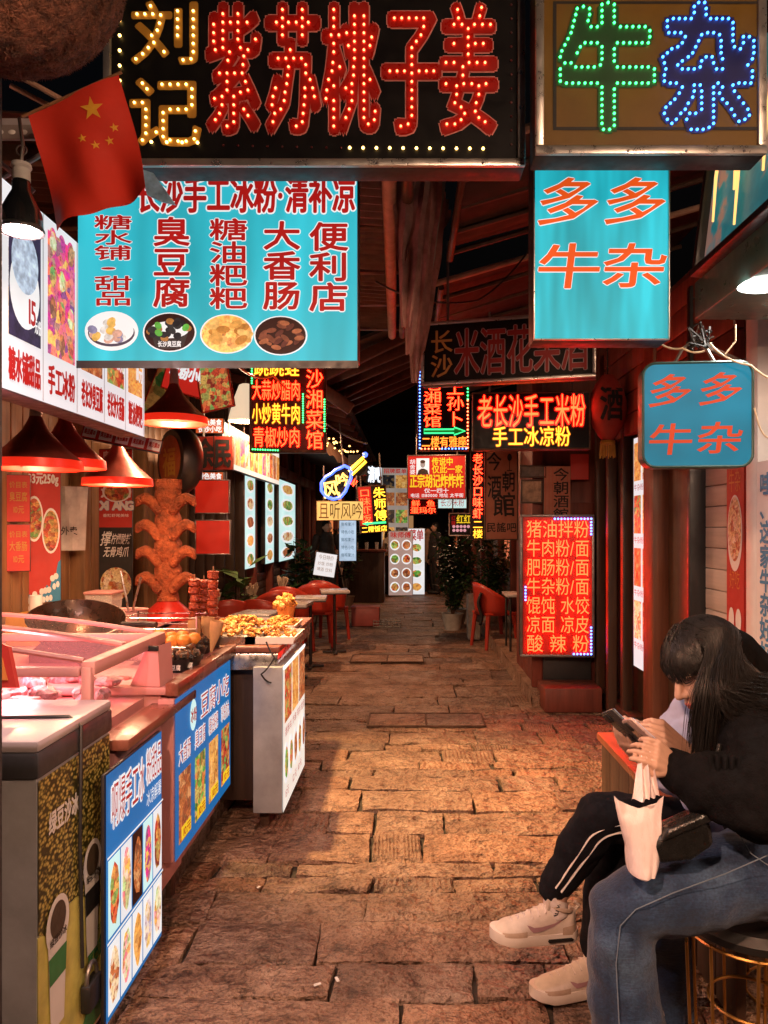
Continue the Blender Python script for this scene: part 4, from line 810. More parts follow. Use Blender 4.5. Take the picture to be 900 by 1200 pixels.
# ------------------------------------------------------------------ right wall prints
W = Wall('menu_strip', 'bright white photo menu strip beside the brown door post, right', 'menu board', 1.56, dX(763, 1.56), dX(742.5, 1.56), .5, 2.08, .05, MATS['white_face'])
for j in range(4):
    for i in range(2): photo(W.o, -W.w / 2 + .02 + i * W.w * .5, -W.w / 2 + W.w * .46 + i * W.w * .5, .2 + j * .36, .46 + j * .36, ('lit_noodle', 'lit_meat', 'lit_skew', 'lit_fry')[(i + j) % 4], -.003)
    lettering(W.o, [('牛杂粉12元', -W.w * .45, W.w * .45, .13 + j * .36, .18 + j * .36)], MATS['letter_red'], -.003, 0)
W = Wall('noodle_poster', 'narrow red poster with a bowl of noodles on the white boards', 'poster', 1.612, dX(872, 1.612), dX(851.5, 1.612), .55, 1.78, .006, MATS['print_red'], MATS['print_red'])
mb = MB(); mb.disc(0, .88, W.w * .42, .19, -.002, 28); mb.build('bowl_print', MATS['print_white'], W.o, False); mb = MB(); mb.disc(0, .9, W.w * .37, .16, -.003, 24); mb.build('noodle_print', MATS['pic_noodle'], W.o, False)
lettering(W.o, [('牛杂', -W.w * .35, W.w * .35, 1.08, 1.2), ('好吃', -W.w * .3, W.w * .3, .6, .7), ('米粉', -W.w * .3, W.w * .3, .05, .15)], MATS['print_orange'], -.003, 0)
for q in range(4): mb = MB(); mb.disc(-W.w * .2 + W.w * .4 * (q % 2), .28 + .17 * (q // 2), W.w * .16, .06, -.002, 18); mb.build('bowl_print', MATS['print_white'], W.o, False)
W = Wall('slogan_poster', 'white poster with a column of blue characters at the right edge', 'poster', 1.55, 2.95, 3.315, .7, 1.75, .008, MATS['print_white'], MATS['print_white']); lettering(W.o, [('哇、这家牛杂好好吃', -.15, -.04, .05, 1.0, True), ('多多牛杂', .02, .14, .3, .9, True)], MATS['print_blue'], -.003, .03)
# ------------------------------------------------------------------ awning sign box top right, with gold neon drips and round lamp
t = thing('awning_sign_box', 'teal painted awning box with dripping gold neon, top right corner', 'sign', (1.13, 2.45, 2.28))
mb = MB(); mb.cbox((.3, 0, .075), (.6, 1.0, .15), .008); mb.build('lower_box', mat('teal_enamel', (.06, .17, .15), .35, 0, .3, 4, .08, coat=.2), t)
def sky_(name):
    m, nt, b = _new(name); v = _coord(nt); n = _noise(nt, v, 5.5, 3)
    c = _ramp(nt, n.outputs[0], [(.38, (.02, .2, .24)), (.5, (.03, .26, .3)), (.56, (.36, .22, .18)), (.7, (.42, .24, .17))]); nt.links.new(c, b.inputs['Base Color']); nt.links.new(c, b.inputs['Emission Color']); b.inputs['Emission Strength'].default_value = .45; b.inputs['Roughness'].default_value = .45; return m
M = Matrix.Translation((.0, 0, .16)) @ Matrix.Rotation(R(7), 4, 'Y')
mb = MB(); mb.box((.05, -.03, .35), (.1, .9, .7), M); mb.build('painted_board', sky_('sky_painting'), t)
mb = MB(); mb.cbox((-.01, -.03, .0), (.06, .94, .03), .004, M); mb.cbox((-.008, .43, .35), (.05, .03, .7), .004, M); mb.build('black_trim', MATS['black_plastic'], t)
mb = MB(); rn = random.Random(9)
for k in range(11):
    yy = .33 - k * .075 + rn.uniform(-.02, .02); z1 = rn.uniform(.03, .36); top = .5
    mb.tube([M @ Vector((-.02, yy, top)), M @ Vector((-.022, yy + .004, (z1 + top) / 2)), M @ Vector((-.02, yy - .015, z1))], [.007, .006, .004], 6)
mb.build('neon_drip', emit('neon_gold', (1, .55, .16), 1.6), t)
mb = MB(); mb.lathe([(.0, .002), (.075, .002), (.085, -.006), (.07, -.012), (.0, -.012)], 28, Matrix.Translation((.07, .06, 0))); mb.build('round_lamp', emit('lamp_white', (1, .95, .88), 9), t)
mb = MB(); mb.lathe([(.0, .002), (.05, .002), (.055, -.005), (.0, -.008)], 24, Matrix.Translation((.2, -.14, 0))); mb.build('round_lamp', emit('lamp_white2', (1, .85, .7), 2), t)
def lamp(name, loc, power, col, r=.04, parent=None, typ='POINT'):
    l = bpy.data.lights.new(name, typ); l.energy = power; l.color = col
    if typ == 'AREA': l.shape = 'DISK'; l.size = r * 2
    else: l.shadow_soft_size = r
    o = bpy.data.objects.new(name, l); COL.objects.link(o); o.location = loc
    if parent is not None: o.parent = parent
    return o
lamp('round_lamp_light', (.07, .06, -.03), 9, (1, .93, .85), .07, t, 'AREA')
# ------------------------------------------------------------------ stall counters
mat('pink_panel', (.52, .24, .23), .45, 0, .15, 4, .08); mat('pink_alu', (.52, .25, .23), .5, 0, .06, 8, 0); mat('freezer_grey', (.46, .46, .47), .45, .2, .25, 5, .12); mat('freezer_lid', (.42, .36, .37), .4, 0, .12, 5, .06); mat('rubber', (.012, .012, .013), .55, 0, .2, 9, .05)
def glass(name, col=(1, .9, .9), a=.12, rough=.05):
    m, nt, b = _new(name); b.inputs['Base Color'].default_value = (*col, 1); b.inputs['Roughness'].default_value = rough; b.inputs['Alpha'].default_value = a; b.inputs['Specular IOR Level'].default_value = .9; return m
glass('case_glass', (1, .75, .75), .07, .02); glass('clear_plastic', (.9, .85, .8), .3, .2)
# counter one: low ledge carrying the glass case
c1 = thing('stall_counter', 'low stall counter with brown wooden edge above the nearest blue menu sign', 'counter', (-.86, 2.6, 0), 0, 'snack stall counters')
MB().b2(-.85, -.05, -.32, .36, .12, .76).build('body', MATS['pink_panel'], c1); mb = MB(); mb.cbox((-.045, .02, .79), (.10, .72, .035), .006); mb.build('edge_board', MATS['wood_counter'], c1)
mb = MB(); mb.cbox((-.16, .02, .775), (.12, .70, .04), .006); mb.build('ledge', MATS['pink_alu'], c1); mb = MB(); mb.cbox((-.255, .02, .8), (.06, .70, .03), .006); mb.build('ledge', MATS['pink_alu'], c1)
for yy in (-.28, .32): mb = MB(); mb.cbox((-.1, yy, .07), (.06, .06, .14), .006); mb.build('leg', MATS['rusty_iron'], c1)
# counter two
c2 = thing('stall_counter', 'pink topped snack counter with brown wooden edge behind the middle blue menu sign', 'counter', (-.86, 3.2, 0), 0, 'snack stall counters')
MB().b2(-.78, -.06, -.46, .4, .12, .84).build('body', MATS['pink_panel'], c2); mb = MB(); mb.cbox((-.4, -.03, .855), (.78, .9, .03), .006); mb.build('top', MATS['pink_panel'], c2)
mb = MB(); mb.cbox((-.01, -.02, .862), (.05, .93, .05), .006); mb.build('edge_board', MATS['wood_counter'], c2)
for yy in (-.4, .36): mb = MB(); mb.cbox((-.12, yy, .07), (.06, .06, .14), .006); mb.build('leg', MATS['rusty_iron'], c2)
mb = MB(); mb.cbox((-.1, .33, .17), (.09, .09, .1), .01); mb.build('support_block', MATS['wood_warm'], c2)
# counter three, reaching out into the alley
c3 = thing('stall_counter', 'fried snack counter with steel apron, jutting farthest into the alley', 'counter', (-.63, 4.2, 0), 0, 'snack stall counters')
mb = MB(); mb.cbox((-.42, 0, .865), (.84, 1.2, .03), .006); mb.build('top', MATS['wood_counter'], c3); mb = MB(); mb.cbox((-.42, -.585, .805), (.82, .02, .08), .004); mb.build('steel_apron', MATS['steel'], c3); mb = MB(); mb.cbox((-.02, .0, .81), (.02, 1.16, .07), .004); mb.build('steel_apron', MATS['steel'], c3)
MB().b2(-.8, -.12, -.5, .5, .1, .78).build('body', wood('wood_cab', (.045, .025, .018)), c3)
for xx, yy in ((-.08, -.55), (-.08, .52), (-.78, -.55), (-.78, .52)): mb = MB(); mb.cbox((xx, yy, .385), (.045, .045, .77), .005); mb.build('leg', MATS['rusty_iron'], c3)
# ------------------------------------------------------------------ illuminated front signs of the stall
W = Wall('front_lightbox', 'blue and white lit drinks menu on the nearest stall counter', 'sign', -.845, dX(124, -.845), dX(189.5, -.845), .065, .765, .012, MATS['stall_blue'])
wx = lambda f: -W.w / 2 + W.w * f
mat('red_dot', (.6, .03, .03), .5)
lettering(W.o, [('啊爆手工冰', wx(.06), wx(.62), .53, .67), ('粉甜品', wx(.66), wx(.97), .56, .68)], MATS['letter_red'], -.005, .0, MATS['letter_white'], .05); lettering(W.o, [('冰凉解暑', wx(.66), wx(.97), .49, .545)], MATS['letter_white'], -.004, .0)
for r in range(2):
    for c in range(5):
        x0, x1 = wx(.02 + .195 * c), wx(.20 + .195 * c); z0, z1 = ((.02, .215), (.235, .455))[r]
        rect(W.o, x0, x1, z0, z1, 'letter_white' if r == 0 else ('mint_face', 'white_face', 'letter_dark', 'mint_face', 'white_face')[c], -.003, 'photo_ground')
        rn = random.Random(r * 5 + c); kd = (('lit_noodle', 'lit_drink', 'lit_fry', 'lit_sweet', 'lit_drink'), ('lit_skew', 'lit_drink', 'lit_meat', 'lit_pink', 'lit_skew'))[r][c]; n = 16; xc, zc = (x0 + x1) / 2, (z0 + z1) / 2; mb = MB()
        pts = [(xc + (x1 - x0) * .40 * math.cos(2 * PI * i / n) * rn.uniform(.85, 1.1), zc + (z1 - z0) * .42 * math.sin(2 * PI * i / n) * rn.uniform(.88, 1.08)) for i in range(n)]
        mb.raw([(a, -.004, b) for a, b in pts], [tuple(range(n))]); mb.build('food_photo', MATS[kd], W.o, False, fix=False)
rect(W.o, wx(.0), wx(1), .222, .229, 'letter_white', -.0045, 'divider'); rect(W.o, wx(0), wx(1), .462, .468, 'letter_white', -.0045, 'divider')
W = Wall('front_lightbox', 'blue lit menu with four tall snack photos on the middle stall counter', 'sign', -.86, dX(205, -.86), dX(270, -.86), .225, .826, .06, MATS['stall_blue'], MATS['pink_panel'])
wx = lambda f: -W.w / 2 + W.w * f
mb = MB(); mb.disc(wx(.26), .49, .045, .062, -.004, 24); mb.build('logo_disc', MATS['mint_face'], W.o, False); lettering(W.o, [('冰粉', wx(.21), wx(.31), .46, .52)], MATS['letter_red'], -.006, .02)
lettering(W.o, [('豆腐小吃', wx(.38), wx(.95), .44, .55)], MATS['letter_red'], -.005, .0, MATS['letter_white'], .05)
for c, (s, kd) in enumerate((('大香肠', 'lit_meat'), ('臭豆腐', 'lit_veg'), ('糖油粑粑', 'lit_fry'), ('珍珠肉丸', 'lit_skew'))):
    x0, x1 = wx(.04 + .245 * c), wx(.22 + .245 * c); lettering(W.o, [(s, x0, x1, .34, .42)], MATS['letter_red'], -.005, .0, MATS['letter_white'], .05)
    photo(W.o, x0, x1, .05, .31, kd, -.004); rect(W.o, x0 + .03, x1, .055, .105, 'letter_yellow', -.005, 'price_tag')
    lettering(W.o, [('10元', x0 + .04, x1 - .005, .06, .1)], MATS['letter_red'], -.006, .02)
W = Wall('front_lightbox', 'white lit photo menu box leaning at the end of the fried snack counter', 'sign', -.605, 3.55, 4.28, .09, .79, .14, MATS['white_warm'], mat('box_grey', (.34, .35, .37), .5, .1, .25, 6, .12))
wx = lambda f: -W.w / 2 + W.w * f
for c in range(3):
    x0, x1 = wx(.04 + .32 * c), wx(.33 + .32 * c); photo(W.o, x0, x1, .42, .68, ('lit_skew', 'lit_fry', 'lit_meat')[c], -.003)
    mb = MB(); mb.ball(((x0 + x1) / 2, 0, .55), (.045, .002, .11), 10, 8); mb.build('food_print', MATS['lit_fry' if c == 1 else 'lit_meat'], W.o)
lettering(W.o, [('香酥鸡', wx(.05), wx(.32), .35, .40), ('炸串 鸡排 鱿鱼', wx(.36), wx(.95), .35, .40)], MATS['letter_red'], -.004, .0)
for c in range(5): dish(W.o, wx(.1 + .2 * c), .22, W.w * .085, .1, ('lit_veg', 'lit_skew', 'lit_meat', 'lit_skew', 'lit_meat')[c], 'letter_white', -.004, seed=c)
lettering(W.o, [('15元', wx(.05), wx(.2), .05, .1), ('12元 10元', wx(.35), wx(.8), .05, .1)], MATS['letter_red'], -.004, 0); MB().quad(wx(0), wx(1), .688, .70, -.002).build('top_glow', emit('tube_day', (1, .98, .92), 3), W.o, False)
cable('cable', [P(312, 752, 3.5), P(322, 770, 3.5), P(306, 790, 3.5), P(318, 800, 3.52)], .004, 'thin black flex hanging over the white menu box', sag=.01)
# ------------------------------------------------------------------ chest freezer with printed side
fz = thing('chest_freezer', 'chest freezer with pale lid and bean-printed side, bottom left corner', 'freezer', (-.9, 2.005, 0))
MB().b2(-.62, -.0, -.215, .215, .03, .845).build('body', MATS['freezer_grey'], fz)
mb = MB(); mb.cbox((-.31, 0, .88), (.64, .45, .07), .012); mb.build('lid_rim', mat('lid_dark', (.05, .05, .055), .45, .2, .3, 8, .08), fz); mb = MB(); mb.cbox((-.31, 0, .925), (.635, .445, .03), .01); mb.build('lid', MATS['freezer_lid'], fz)
def beans():
    m, nt, b = _new('bean_print'); v = _coord(nt, (1, 1, 1.5)); vo = nt.nodes.new('ShaderNodeTexVoronoi'); vo.inputs['Scale'].default_value = 72; nt.links.new(v, vo.inputs['Vector'])
    c = _ramp(nt, vo.outputs['Distance'], [(.0, (.75, .62, .2)), (.35, (.36, .29, .06)), (.62, (.03, .03, .006))]); nt.links.new(c, b.inputs['Base Color']); b.inputs['Roughness'].default_value = .4; return m
beans(); mat('lime_print', (.62, .56, .14), .45, 0, .3, 9, .03)
pr = [(-.207, .0), (.207, 0)]
mb = MB(); mb.b2(.001, .003, -.212, .212, .04, .46); mb.build('print_lime', MATS['lime_print'], fz)
mb = MB(); mb.raw([(.004, -.212, .84), (.004, .212, .84)] + [(.004, .212 - .424 * i / 8, .45 + .02 * math.sin(i * 1.7)) for i in range(9)], [tuple(range(11))]); mb.build('print_beans', MATS['bean_print'], fz, False)
sub = bpy.data.objects.new('side_print', None)
def fzl(items, m, y=.006, **k):
    mb = MB()
    for s, a, b, z0, z1 in items: line(mb, s, a, b, z0, z1, 0, k.get('bold', 0))
    mb.v = [(y - p[1], p[0], p[2]) for p in mb.v]; mb.build('print_lettering', m, fz, False, fix=False)
fzl([('绿豆沙冰', -.165, .0, .685, .745)], MATS['print_white'], bold=.03); fzl([('绿色食品', .06, .2, .22, .29)], MATS['print_green'], bold=.03); fzl([('Green', .06, .16, .295, .33)], MATS['print_green'])
for (yy, zz, s_, wd) in ((-.12, .44, 1.0, 'print_green'), (.085, .5, .95, 'print_black')):
    mb = MB(); cup = [(yy - .052 * s_, zz), (yy + .052 * s_, zz), (yy + .035 * s_, zz - .25 * s_), (yy - .035 * s_, zz - .25 * s_)]; mb.raw([(.0065, a, b) for a, b in cup], [(0, 1, 2, 3)]); mb.build('cup_print', MATS['print_white'], fz, False)
    mb = MB(); mb.raw([(.0075, yy + .062 * s_ * math.cos(2 * PI * i / 24), zz + .07 * s_ * math.sin(2 * PI * i / 24) + .01) for i in range(24)], [tuple(range(24))]); mb.build('cup_lid_print', MATS['print_white'], fz, False)
    mb = MB(); mb.raw([(.0085, yy + .042 * s_ * math.cos(2 * PI * i / 24), zz + .045 * s_ * math.sin(2 * PI * i / 24) + .02) for i in range(24)], [tuple(range(24))]); mb.build('cup_mark_print', mat('print_umber', (.07, .05, .03), .5), fz, False)
    mb = MB(); mb.raw([(.0075, yy + a * s_, zz - b * s_) for a, b in ((-.048, .06), (.048, .06), (.043, .13), (-.043, .13))], [(0, 1, 2, 3)]); mb.build('cup_band_print', MATS[wd], fz, False)
    fzl([('绿豆沙冰', yy - .045 * s_, yy + .045 * s_, zz - .035, zz - .012)], MATS['print_black'], .009, bold=.02)
mb = MB(); mb.raw([(.0065, -.212 + .424 * i / 12, .10 + .03 * math.sin(i * .9)) for i in range(13)] + [(.0065, .212 - .424 * i / 12, .05) for i in range(13)], [tuple(range(26))]); mb.build('print_swirl', MATS['print_green'], fz, False)
mb = MB(); mb.tube([(-.6, -.03, .944), (-.2, -.02, .946), (-.02, 0, .944), (.013, .0, .92), (.012, -.005, .6), (.012, .01, .26)], .005, 6); mb.build('cord', MATS['wire'], fz)
pl = MB(); pl.cbox((.024, .04, .175), (.03, .085, .075), .008); pl.build('padlock', MATS['rubber'], fz); mb = MB(); mb.tube([(.024, .04 + .032 * math.cos(t), .212 + .045 * math.sin(t)) for t in [PI * i / 10 for i in range(11)]], .006, 8); mb.build('padlock_shackle', MATS['alu_dark'], fz)
for yy in (-.19, .19): mb = MB(); mb.cbox((-.05, yy, .015), (.05, .05, .03), .004); mb.build('foot', MATS['rubber'], fz)
bk = thing('menu_folder', 'dark red menu folder leaning on the freezer lid by the left edge', 'folder', P(5, 815, 2.0))
mb = MB(); mb.poly([(-.09, .02), (.035, .02), (.0, .13), (-.09, .17)], -.01, .01, Matrix.Rotation(R(-12), 4, 'X')); mb.build('cover', MATS['print_red'], bk)
mb = MB(); mb.poly([(-.08, .04), (.012, .04), (-.01, .1), (-.08, .14)], -.014, -.0115, Matrix.Rotation(R(-12), 4, 'X')); mb.build('label_print', MATS['print_orange'], bk)
# ------------------------------------------------------------------ glass ice case with pink light
gc = thing('glass_display_case', 'low glass topped ice case with pink frames behind the freezer', 'display case', (-.95, 2.62, .76))
MB().b2(-.82, -.03, -.36, .3, 0, .07).build('tray', MATS['pink_panel'], gc)
for (a, b) in ((-.03, -.36), (-.03, .3), (-.82, -.36), (-.82, .3)): mb = MB(); mb.cbox((a, b, .15), (.03, .03, .24), .004); mb.build('corner_post', MATS['rubber'] if (a, b) == (-.03, .3) else MATS['pink_alu'], gc)
for z in (.265,):
    for c, d in (((-.03, -.03, z), (.045, .66, .045)), ((-.82, -.03, z), (.045, .66, .045)), ((-.425, .3, z), (.75, .03, .03)), ((-.425, -.36, z - .01), (.75, .03, .03))): mb = MB(); mb.cbox(c, d, .008); mb.build('frame_rail', MATS['pink_alu'], gc)
mb = MB(); mb.b2(-.018, -.014, -.34, .28, .075, .245); mb.build('side_glass', MATS['case_glass'], gc); mb = MB(); mb.b2(-.8, -.05, .288, .292, .07, .25); mb.build('side_glass', MATS['case_glass'], gc)
for k, (y0, y1) in enumerate(((-.34, -.03), (-.01, .28))):
    mb = MB(); mb.grid(lambda u, v: (-.80 + .75 * u, y0 + (y1 - y0) * v, .282 + .075 * math.sin(PI * (1 - u) * .5)), 14, 1); mb.build('lid_glass', MATS['case_glass'], gc)
    for yy in (y0, y1): mb = MB(); mb.tube([(-.80 + .75 * i / 12, yy, .286 + .075 * math.sin(PI * (1 - i / 12) * .5)) for i in range(13)], .009, 6); mb.build('lid_rail', MATS['pink_alu'], gc)
mb = MB(); mb.tube([(-.5 + .1 * math.cos(t), -.2 + .05 * math.sin(t), .37 + .005 * math.cos(t)) for t in [2 * PI * i / 20 for i in range(20)]], .007, 6, closed=True); mb.build('lid_handle', MATS['pink_alu'], gc)
mb = MB(); rn = random.Random(3)
for k in range(70): mb.ball((rn.uniform(-.78, -.08), rn.uniform(-.32, .26), .08 + rn.uniform(0, .06)), (rn.uniform(.02, .05), rn.uniform(.02, .05), rn.uniform(.012, .03)), 7, 5, .3, 2, k)
mb.build('ice_goods', food('ice_goods_mat', [(.6, .35, .36), (.5, .25, .3), (.5, .08, .08), (.7, .5, .5), (.3, .15, .17)], 0, 30), gc, kind='stuff')
lamp('case_tube', (-.4, -.03, .27), 15, (1, .25, .28), .06, gc)
# ------------------------------------------------------------------ goods on the counters
rn = random.Random(12)
def blob_heap(t, name, c, r, n, s, m, seed=0, flat=.5):
    mb = MB(); q = random.Random(seed)
    for i in range(n):
        a = q.uniform(0, 2 * PI); k = math.sqrt(q.random()); x = c[0] + r[0] * k * math.cos(a); y_ = c[1] + r[1] * k * math.sin(a); z = c[2] + (1 - k * k) * r[2] + q.uniform(-.2, .2) * s
        M = Matrix.Translation((x, y_, z)) @ Euler((q.uniform(-.8, .8), q.uniform(-.8, .8), q.uniform(0, 6))).to_matrix().to_4x4(); mb.ball((0, 0, 0), (s * q.uniform(.7, 1.3), s * q.uniform(.5, 1.0), s * flat * q.uniform(.7, 1.2)), 8, 6, .35, 2.2, seed * 50 + i, M)
    return mb.build(name, m, t, kind='stuff')
food('fried_gold', [(.55, .19, .03), (.68, .29, .055), (.4, .12, .02), (.6, .24, .05)], 0, 60); food('tofu_black', [(.02, .018, .015), (.04, .03, .02), (.25, .1, .03), (.03, .03, .03)], 0, 70); food('skewer_red', [(.35, .05, .02), (.5, .09, .03), (.22, .03, .015)], 0, 70)
def tray(px, py, d, w, l, lab, heap=None, seed=0, hs=.03):
    p = P(px, py, d); t = thing('snack_tray', lab, 'tray', (p.x, p.y, .882), 0, 'trays of fried snacks')
    mb = MB(); mb.poly([(-w / 2, .035), (-w / 2 + .015, 0), (w / 2 - .015, 0), (w / 2, .035), (w / 2 - .006, .035), (w / 2 - .02, .006), (-w / 2 + .02, .006), (-w / 2 + .006, .035)], -l / 2, l / 2); mb.b2(-w / 2 + .01, w / 2 - .01, -l / 2 - .004, -l / 2, 0, .035); mb.b2(-w / 2 + .01, w / 2 - .01, l / 2, l / 2 + .004, 0, .035); mb.build('tray_body', MATS['steel'] if seed % 2 else MATS['white_paint'], t)
    blob_heap(t, 'fried_pieces', (0, 0, .03), (w * .43, l * .45, .035), 70, hs * .62, MATS['fried_gold'], seed); return t
tray(270, 745, 3.82, .34, .3, 'tray of loose fried crisps at the near end of the snack counter', seed=1)
tray(322, 748, 3.82, .26, .3, 'white tray of golden fried pieces by the counter corner', seed=2, hs=.024)
tray(285, 735, 4.2, .36, .34, 'big tray heaped with fried squid rings', seed=3, hs=.038); tray(330, 738, 4.25, .2, .3, 'narrow tray of fried snacks at the back edge of the counter', seed=4)
t = thing('paper_cup_snack', 'paper cup overflowing with fried chicken on the snack counter', 'cup', (P(335, 742, 4.35).x, 4.35, .915)); mb = MB(); mb.lathe([(.04, 0), (.058, .09), (.055, .09), (.038, .004)], 18, caps=True); mb.build('cup', MATS['print_orange'], t); blob_heap(t, 'chicken_pieces', (0, 0, .09), (.055, .055, .05), 22, .026, MATS['fried_gold'], 9, .8)
for i, (px, d) in enumerate(((208, 3.02), (222, 3.08), (214, 3.22), (228, 3.3), (236, 3.46), (220, 3.42))):
    p = P(px, 760, d); t = thing('tofu_bowl', 'black bowl of stinky tofu on the pink counter, %s' % ('leftmost in front', 'right of the front bowl', 'second row left', 'second row right', 'farthest right', 'farthest left')[i], 'bowl', (p.x, d, .872), 0, 'black tofu bowls')
    mb = MB(); mb.lathe([(.035, 0), (.055, .055), (.058, .055), (.052, .05), (.033, .006)], 18, caps=True); mb.build('bowl', MATS['black_plastic'], t); blob_heap(t, 'tofu_pieces', (0, 0, .05), (.04, .04, .03), 12, .02, MATS['tofu_black'], 20 + i, .8)
    mb = MB(); line(mb, '臭豆腐', -.03, .03, .012, .036, -.056, .02); mb.build('print_lettering', MATS['print_white'], t, False, fix=False)
t = thing('bun_tray', 'tray of orange fried buns behind the price cards', 'tray', (P(178, 750, 3.1).x, 3.3, .92)); mb = MB(); mb.cbox((0, 0, .0), (.26, .3, .06), .006); mb.build('tray_body', MATS['steel'], t)
for k in range(11): mb = MB(); mb.ball((-.1 + .05 * (k % 5) + .02 * (k // 5), -.09 + .08 * (k // 5), .045 + .004 * (k % 3)), (.032, .034, .028), 9, 7, .12, 2, k); mb.build('fried_bun', mat('bun_orange', (.7, .25, .04), .4, 0, .3, 20, .2), t)
# price cards
for i, (px, py, d, w, h, m, lab) in enumerate(((196, 790, 2.85, .035, .13, 'print_white', 'tilted price card with a red border, nearest on the pink counter'), (178, 800, 2.78, .11, .13, 'pink_alu', 'bent metal napkin holder at the near corner of the pink counter'))):
    p = P(px, py, d); t = thing('price_card' if i == 0 else 'napkin_holder', lab, 'card' if i == 0 else 'holder', (p.x, d, .872), R(20 if i == 0 else -10)); 
    if i == 0: M = Matrix.Rotation(R(-16), 4, 'Y'); mb = MB(); mb.cbox((0, 0, h / 2), (.012, .1, h), .002, M); mb.build('card', MATS['print_orange'], t); mb = MB(); mb.cbox((.0075, 0, h / 2), (.004, .085, h - .02), .001, M); mb.build('card_face', MATS['print_red'], t)
    else: mb = MB(); mb.poly([(-.06, 0), (.06, 0), (.05, .15), (.0, .13), (-.03, .06)], -.05, .05); mb.build('body', MATS['pink_alu'], t); mb = MB(); mb.cbox((.03, -.052, .14), (.05, .01, .02), .004); mb.build('clip', MATS['rubber'], t)
# standing skewers
for i, (px, d, h) in enumerate(((228, 3.62, .27), (239, 3.68, .26), (250, 3.6, .31))):
    t = thing('skewer_bundle', 'upright column of red glazed snack skewers, %s of three' % ('left', 'middle', 'right')[i], 'skewers', (P(px, 700, d).x, d, .88), 0, 'skewer columns')
    mb = MB(); mb.lathe([(.03, 0), (.036, .05), (.036, .06), (.028, .06)], 14, caps=True); mb.build('holder', MATS['black_plastic'], t)
    for j in range(7):
        z = .06 + j * h / 7; mb = MB(); mb.lathe([(.02, 0), (.027, h * .03), (.024, h * .09), (.028, h * .12), (.018, h * .138)], 12, Matrix.Translation((.004 * math.sin(j * 2), .003 * math.cos(j), z)) @ Matrix.Rotation(.12 * math.sin(j * 1.3 + i), 4, 'X'), caps=True, jit=.12, seed=j + i * 9); mb.build('glazed_piece', MATS['skewer_red'], t)
    mb = MB(); mb.tube([(0, 0, .02), (0, 0, .08 + h)], .004, 5); mb.build('stick', MATS['wood_warm'], t)
for i, (px, d) in enumerate(((232, 3.45), (247, 3.4), (241, 3.52))):
    t = MB(); t.lathe([(.004, 0), (.03, .11), (.032, .15 if i else .12), (.028, .148)], 10, Matrix.Rotation(R((-8, 12, 4)[i]), 4, 'Y')); tag(t.build('paper_cone', mat('kraft', (.5, .28, .13), .8, 0, .2, 12, .15), loc=(P(px, 740, d).x, d, .882)), 'brown paper snack cone below the skewers, %s' % ('left', 'right', 'middle')[i], 'paper cone', 'paper snack cones')
# pots behind the case
t = thing('wok', 'big dark wok resting behind the glass case', 'wok', (P(90, 733, 3.25).x, 3.25, 1.035), 0, rot=(R(16), R(9), 0)); mb = MB(); mb.lathe([(.0, -.11), (.1, -.09), (.17, -.03), (.2, .03), (.205, .03), (.175, -.032), (.1, -.097), (0, -.118)], 28); mb.build('bowl', mat('wok_iron', (.05, .03, .02), .3, .7, .4, 8, .15), t); mb = MB(); mb.tube([(.2, 0, .03), (.3, -.02, .06), (.36, -.03, .07)], .014, 8); mb.build('handle', MATS['rubber'], t)
mb = MB(); mb.cbox((0, 0, -.165), (.28, .28, .14), .01); mb.build('burner', MATS['rusty_iron'], t)
t = thing('prep_bench', 'pale prep bench along the back of the stall', 'bench', (-1.75, 3.7, 0)); mb = MB(); mb.cbox((0, .1, .86), (.7, 2.6, .04), .008); mb.build('top', MATS['pink_panel'], t)
for yy in (-1.1, .1, 1.3): mb = MB(); mb.b2(-.3, .3, yy - .02, yy + .02, 0, .84); mb.build('leg_panel', MATS['wood_dark'], t)
t = thing('plastic_tub', 'clear plastic tub with lid on the prep bench', 'tub', (P(122, 715, 4.3).x, 4.3, .88)); mb = MB(); mb.lathe([(.095, 0), (.11, .2), (.106, .2), (.092, .004)], 4, Matrix.Rotation(R(45), 4, 'Z') , caps=True); mb.build('tub', MATS['clear_plastic'], t); mb = MB(); mb.cbox((0, 0, .205), (.17, .17, .015), .005); mb.build('lid', MATS['pink_alu'], t)
t = thing('steel_bucket', 'pale pail with a ladle behind the wok', 'pail', (P(150, 730, 3.75).x, 3.75, .88)); mb = MB(); mb.lathe([(.08, 0), (.095, .16), (.1, .165), (.09, .16), (.076, .005)], 22, caps=True); mb.build('pail', MATS['pink_alu'], t); mb = MB(); mb.tube([(.0, 0, .03), (.04, -.02, .2), (.08, -.04, .33)], .006, 6); mb.tube([(.02, 0, .03), (.0, -.02, .22), (-.03, -.02, .36)], .005, 6); mb.build('ladle', MATS['steel'], t)
t = thing('yellow_box', 'yellow carton with a white roll on the prep bench, far left', 'carton', (P(42, 722, 3.7).x, 3.7, .88)); mb = MB(); mb.cbox((0, 0, .075), (.2, .2, .15), .006); mb.build('carton', mat('carton_yellow', (.5, .24, .03), .7, 0, .2, 5, .08), t); mb = MB(); mb.lathe([(.03, .15), (.03, .24), (.0, .24)], 16); mb.build('paper_roll', MATS['print_white'], t)
t = thing('wire_rack', 'low chrome wire rack around the fried buns', 'rack', (P(195, 725, 3.5).x, 3.5, .872)); mb = MB()
for z in (.07, .12, .17): mb.tube([(-.17, -.1, z), (.17, -.1, z), (.17, .1, z), (-.17, .1, z)], .003, 5, closed=True)
mb.build('wire_rail', MATS['steel'], t); mb = MB()
for x in (-.17, .17):
    for y_ in (-.1, .1): mb.tube([(x, y_, 0), (x, y_, .18)], .004, 5)
mb.build('wire_post', MATS['steel'], t)
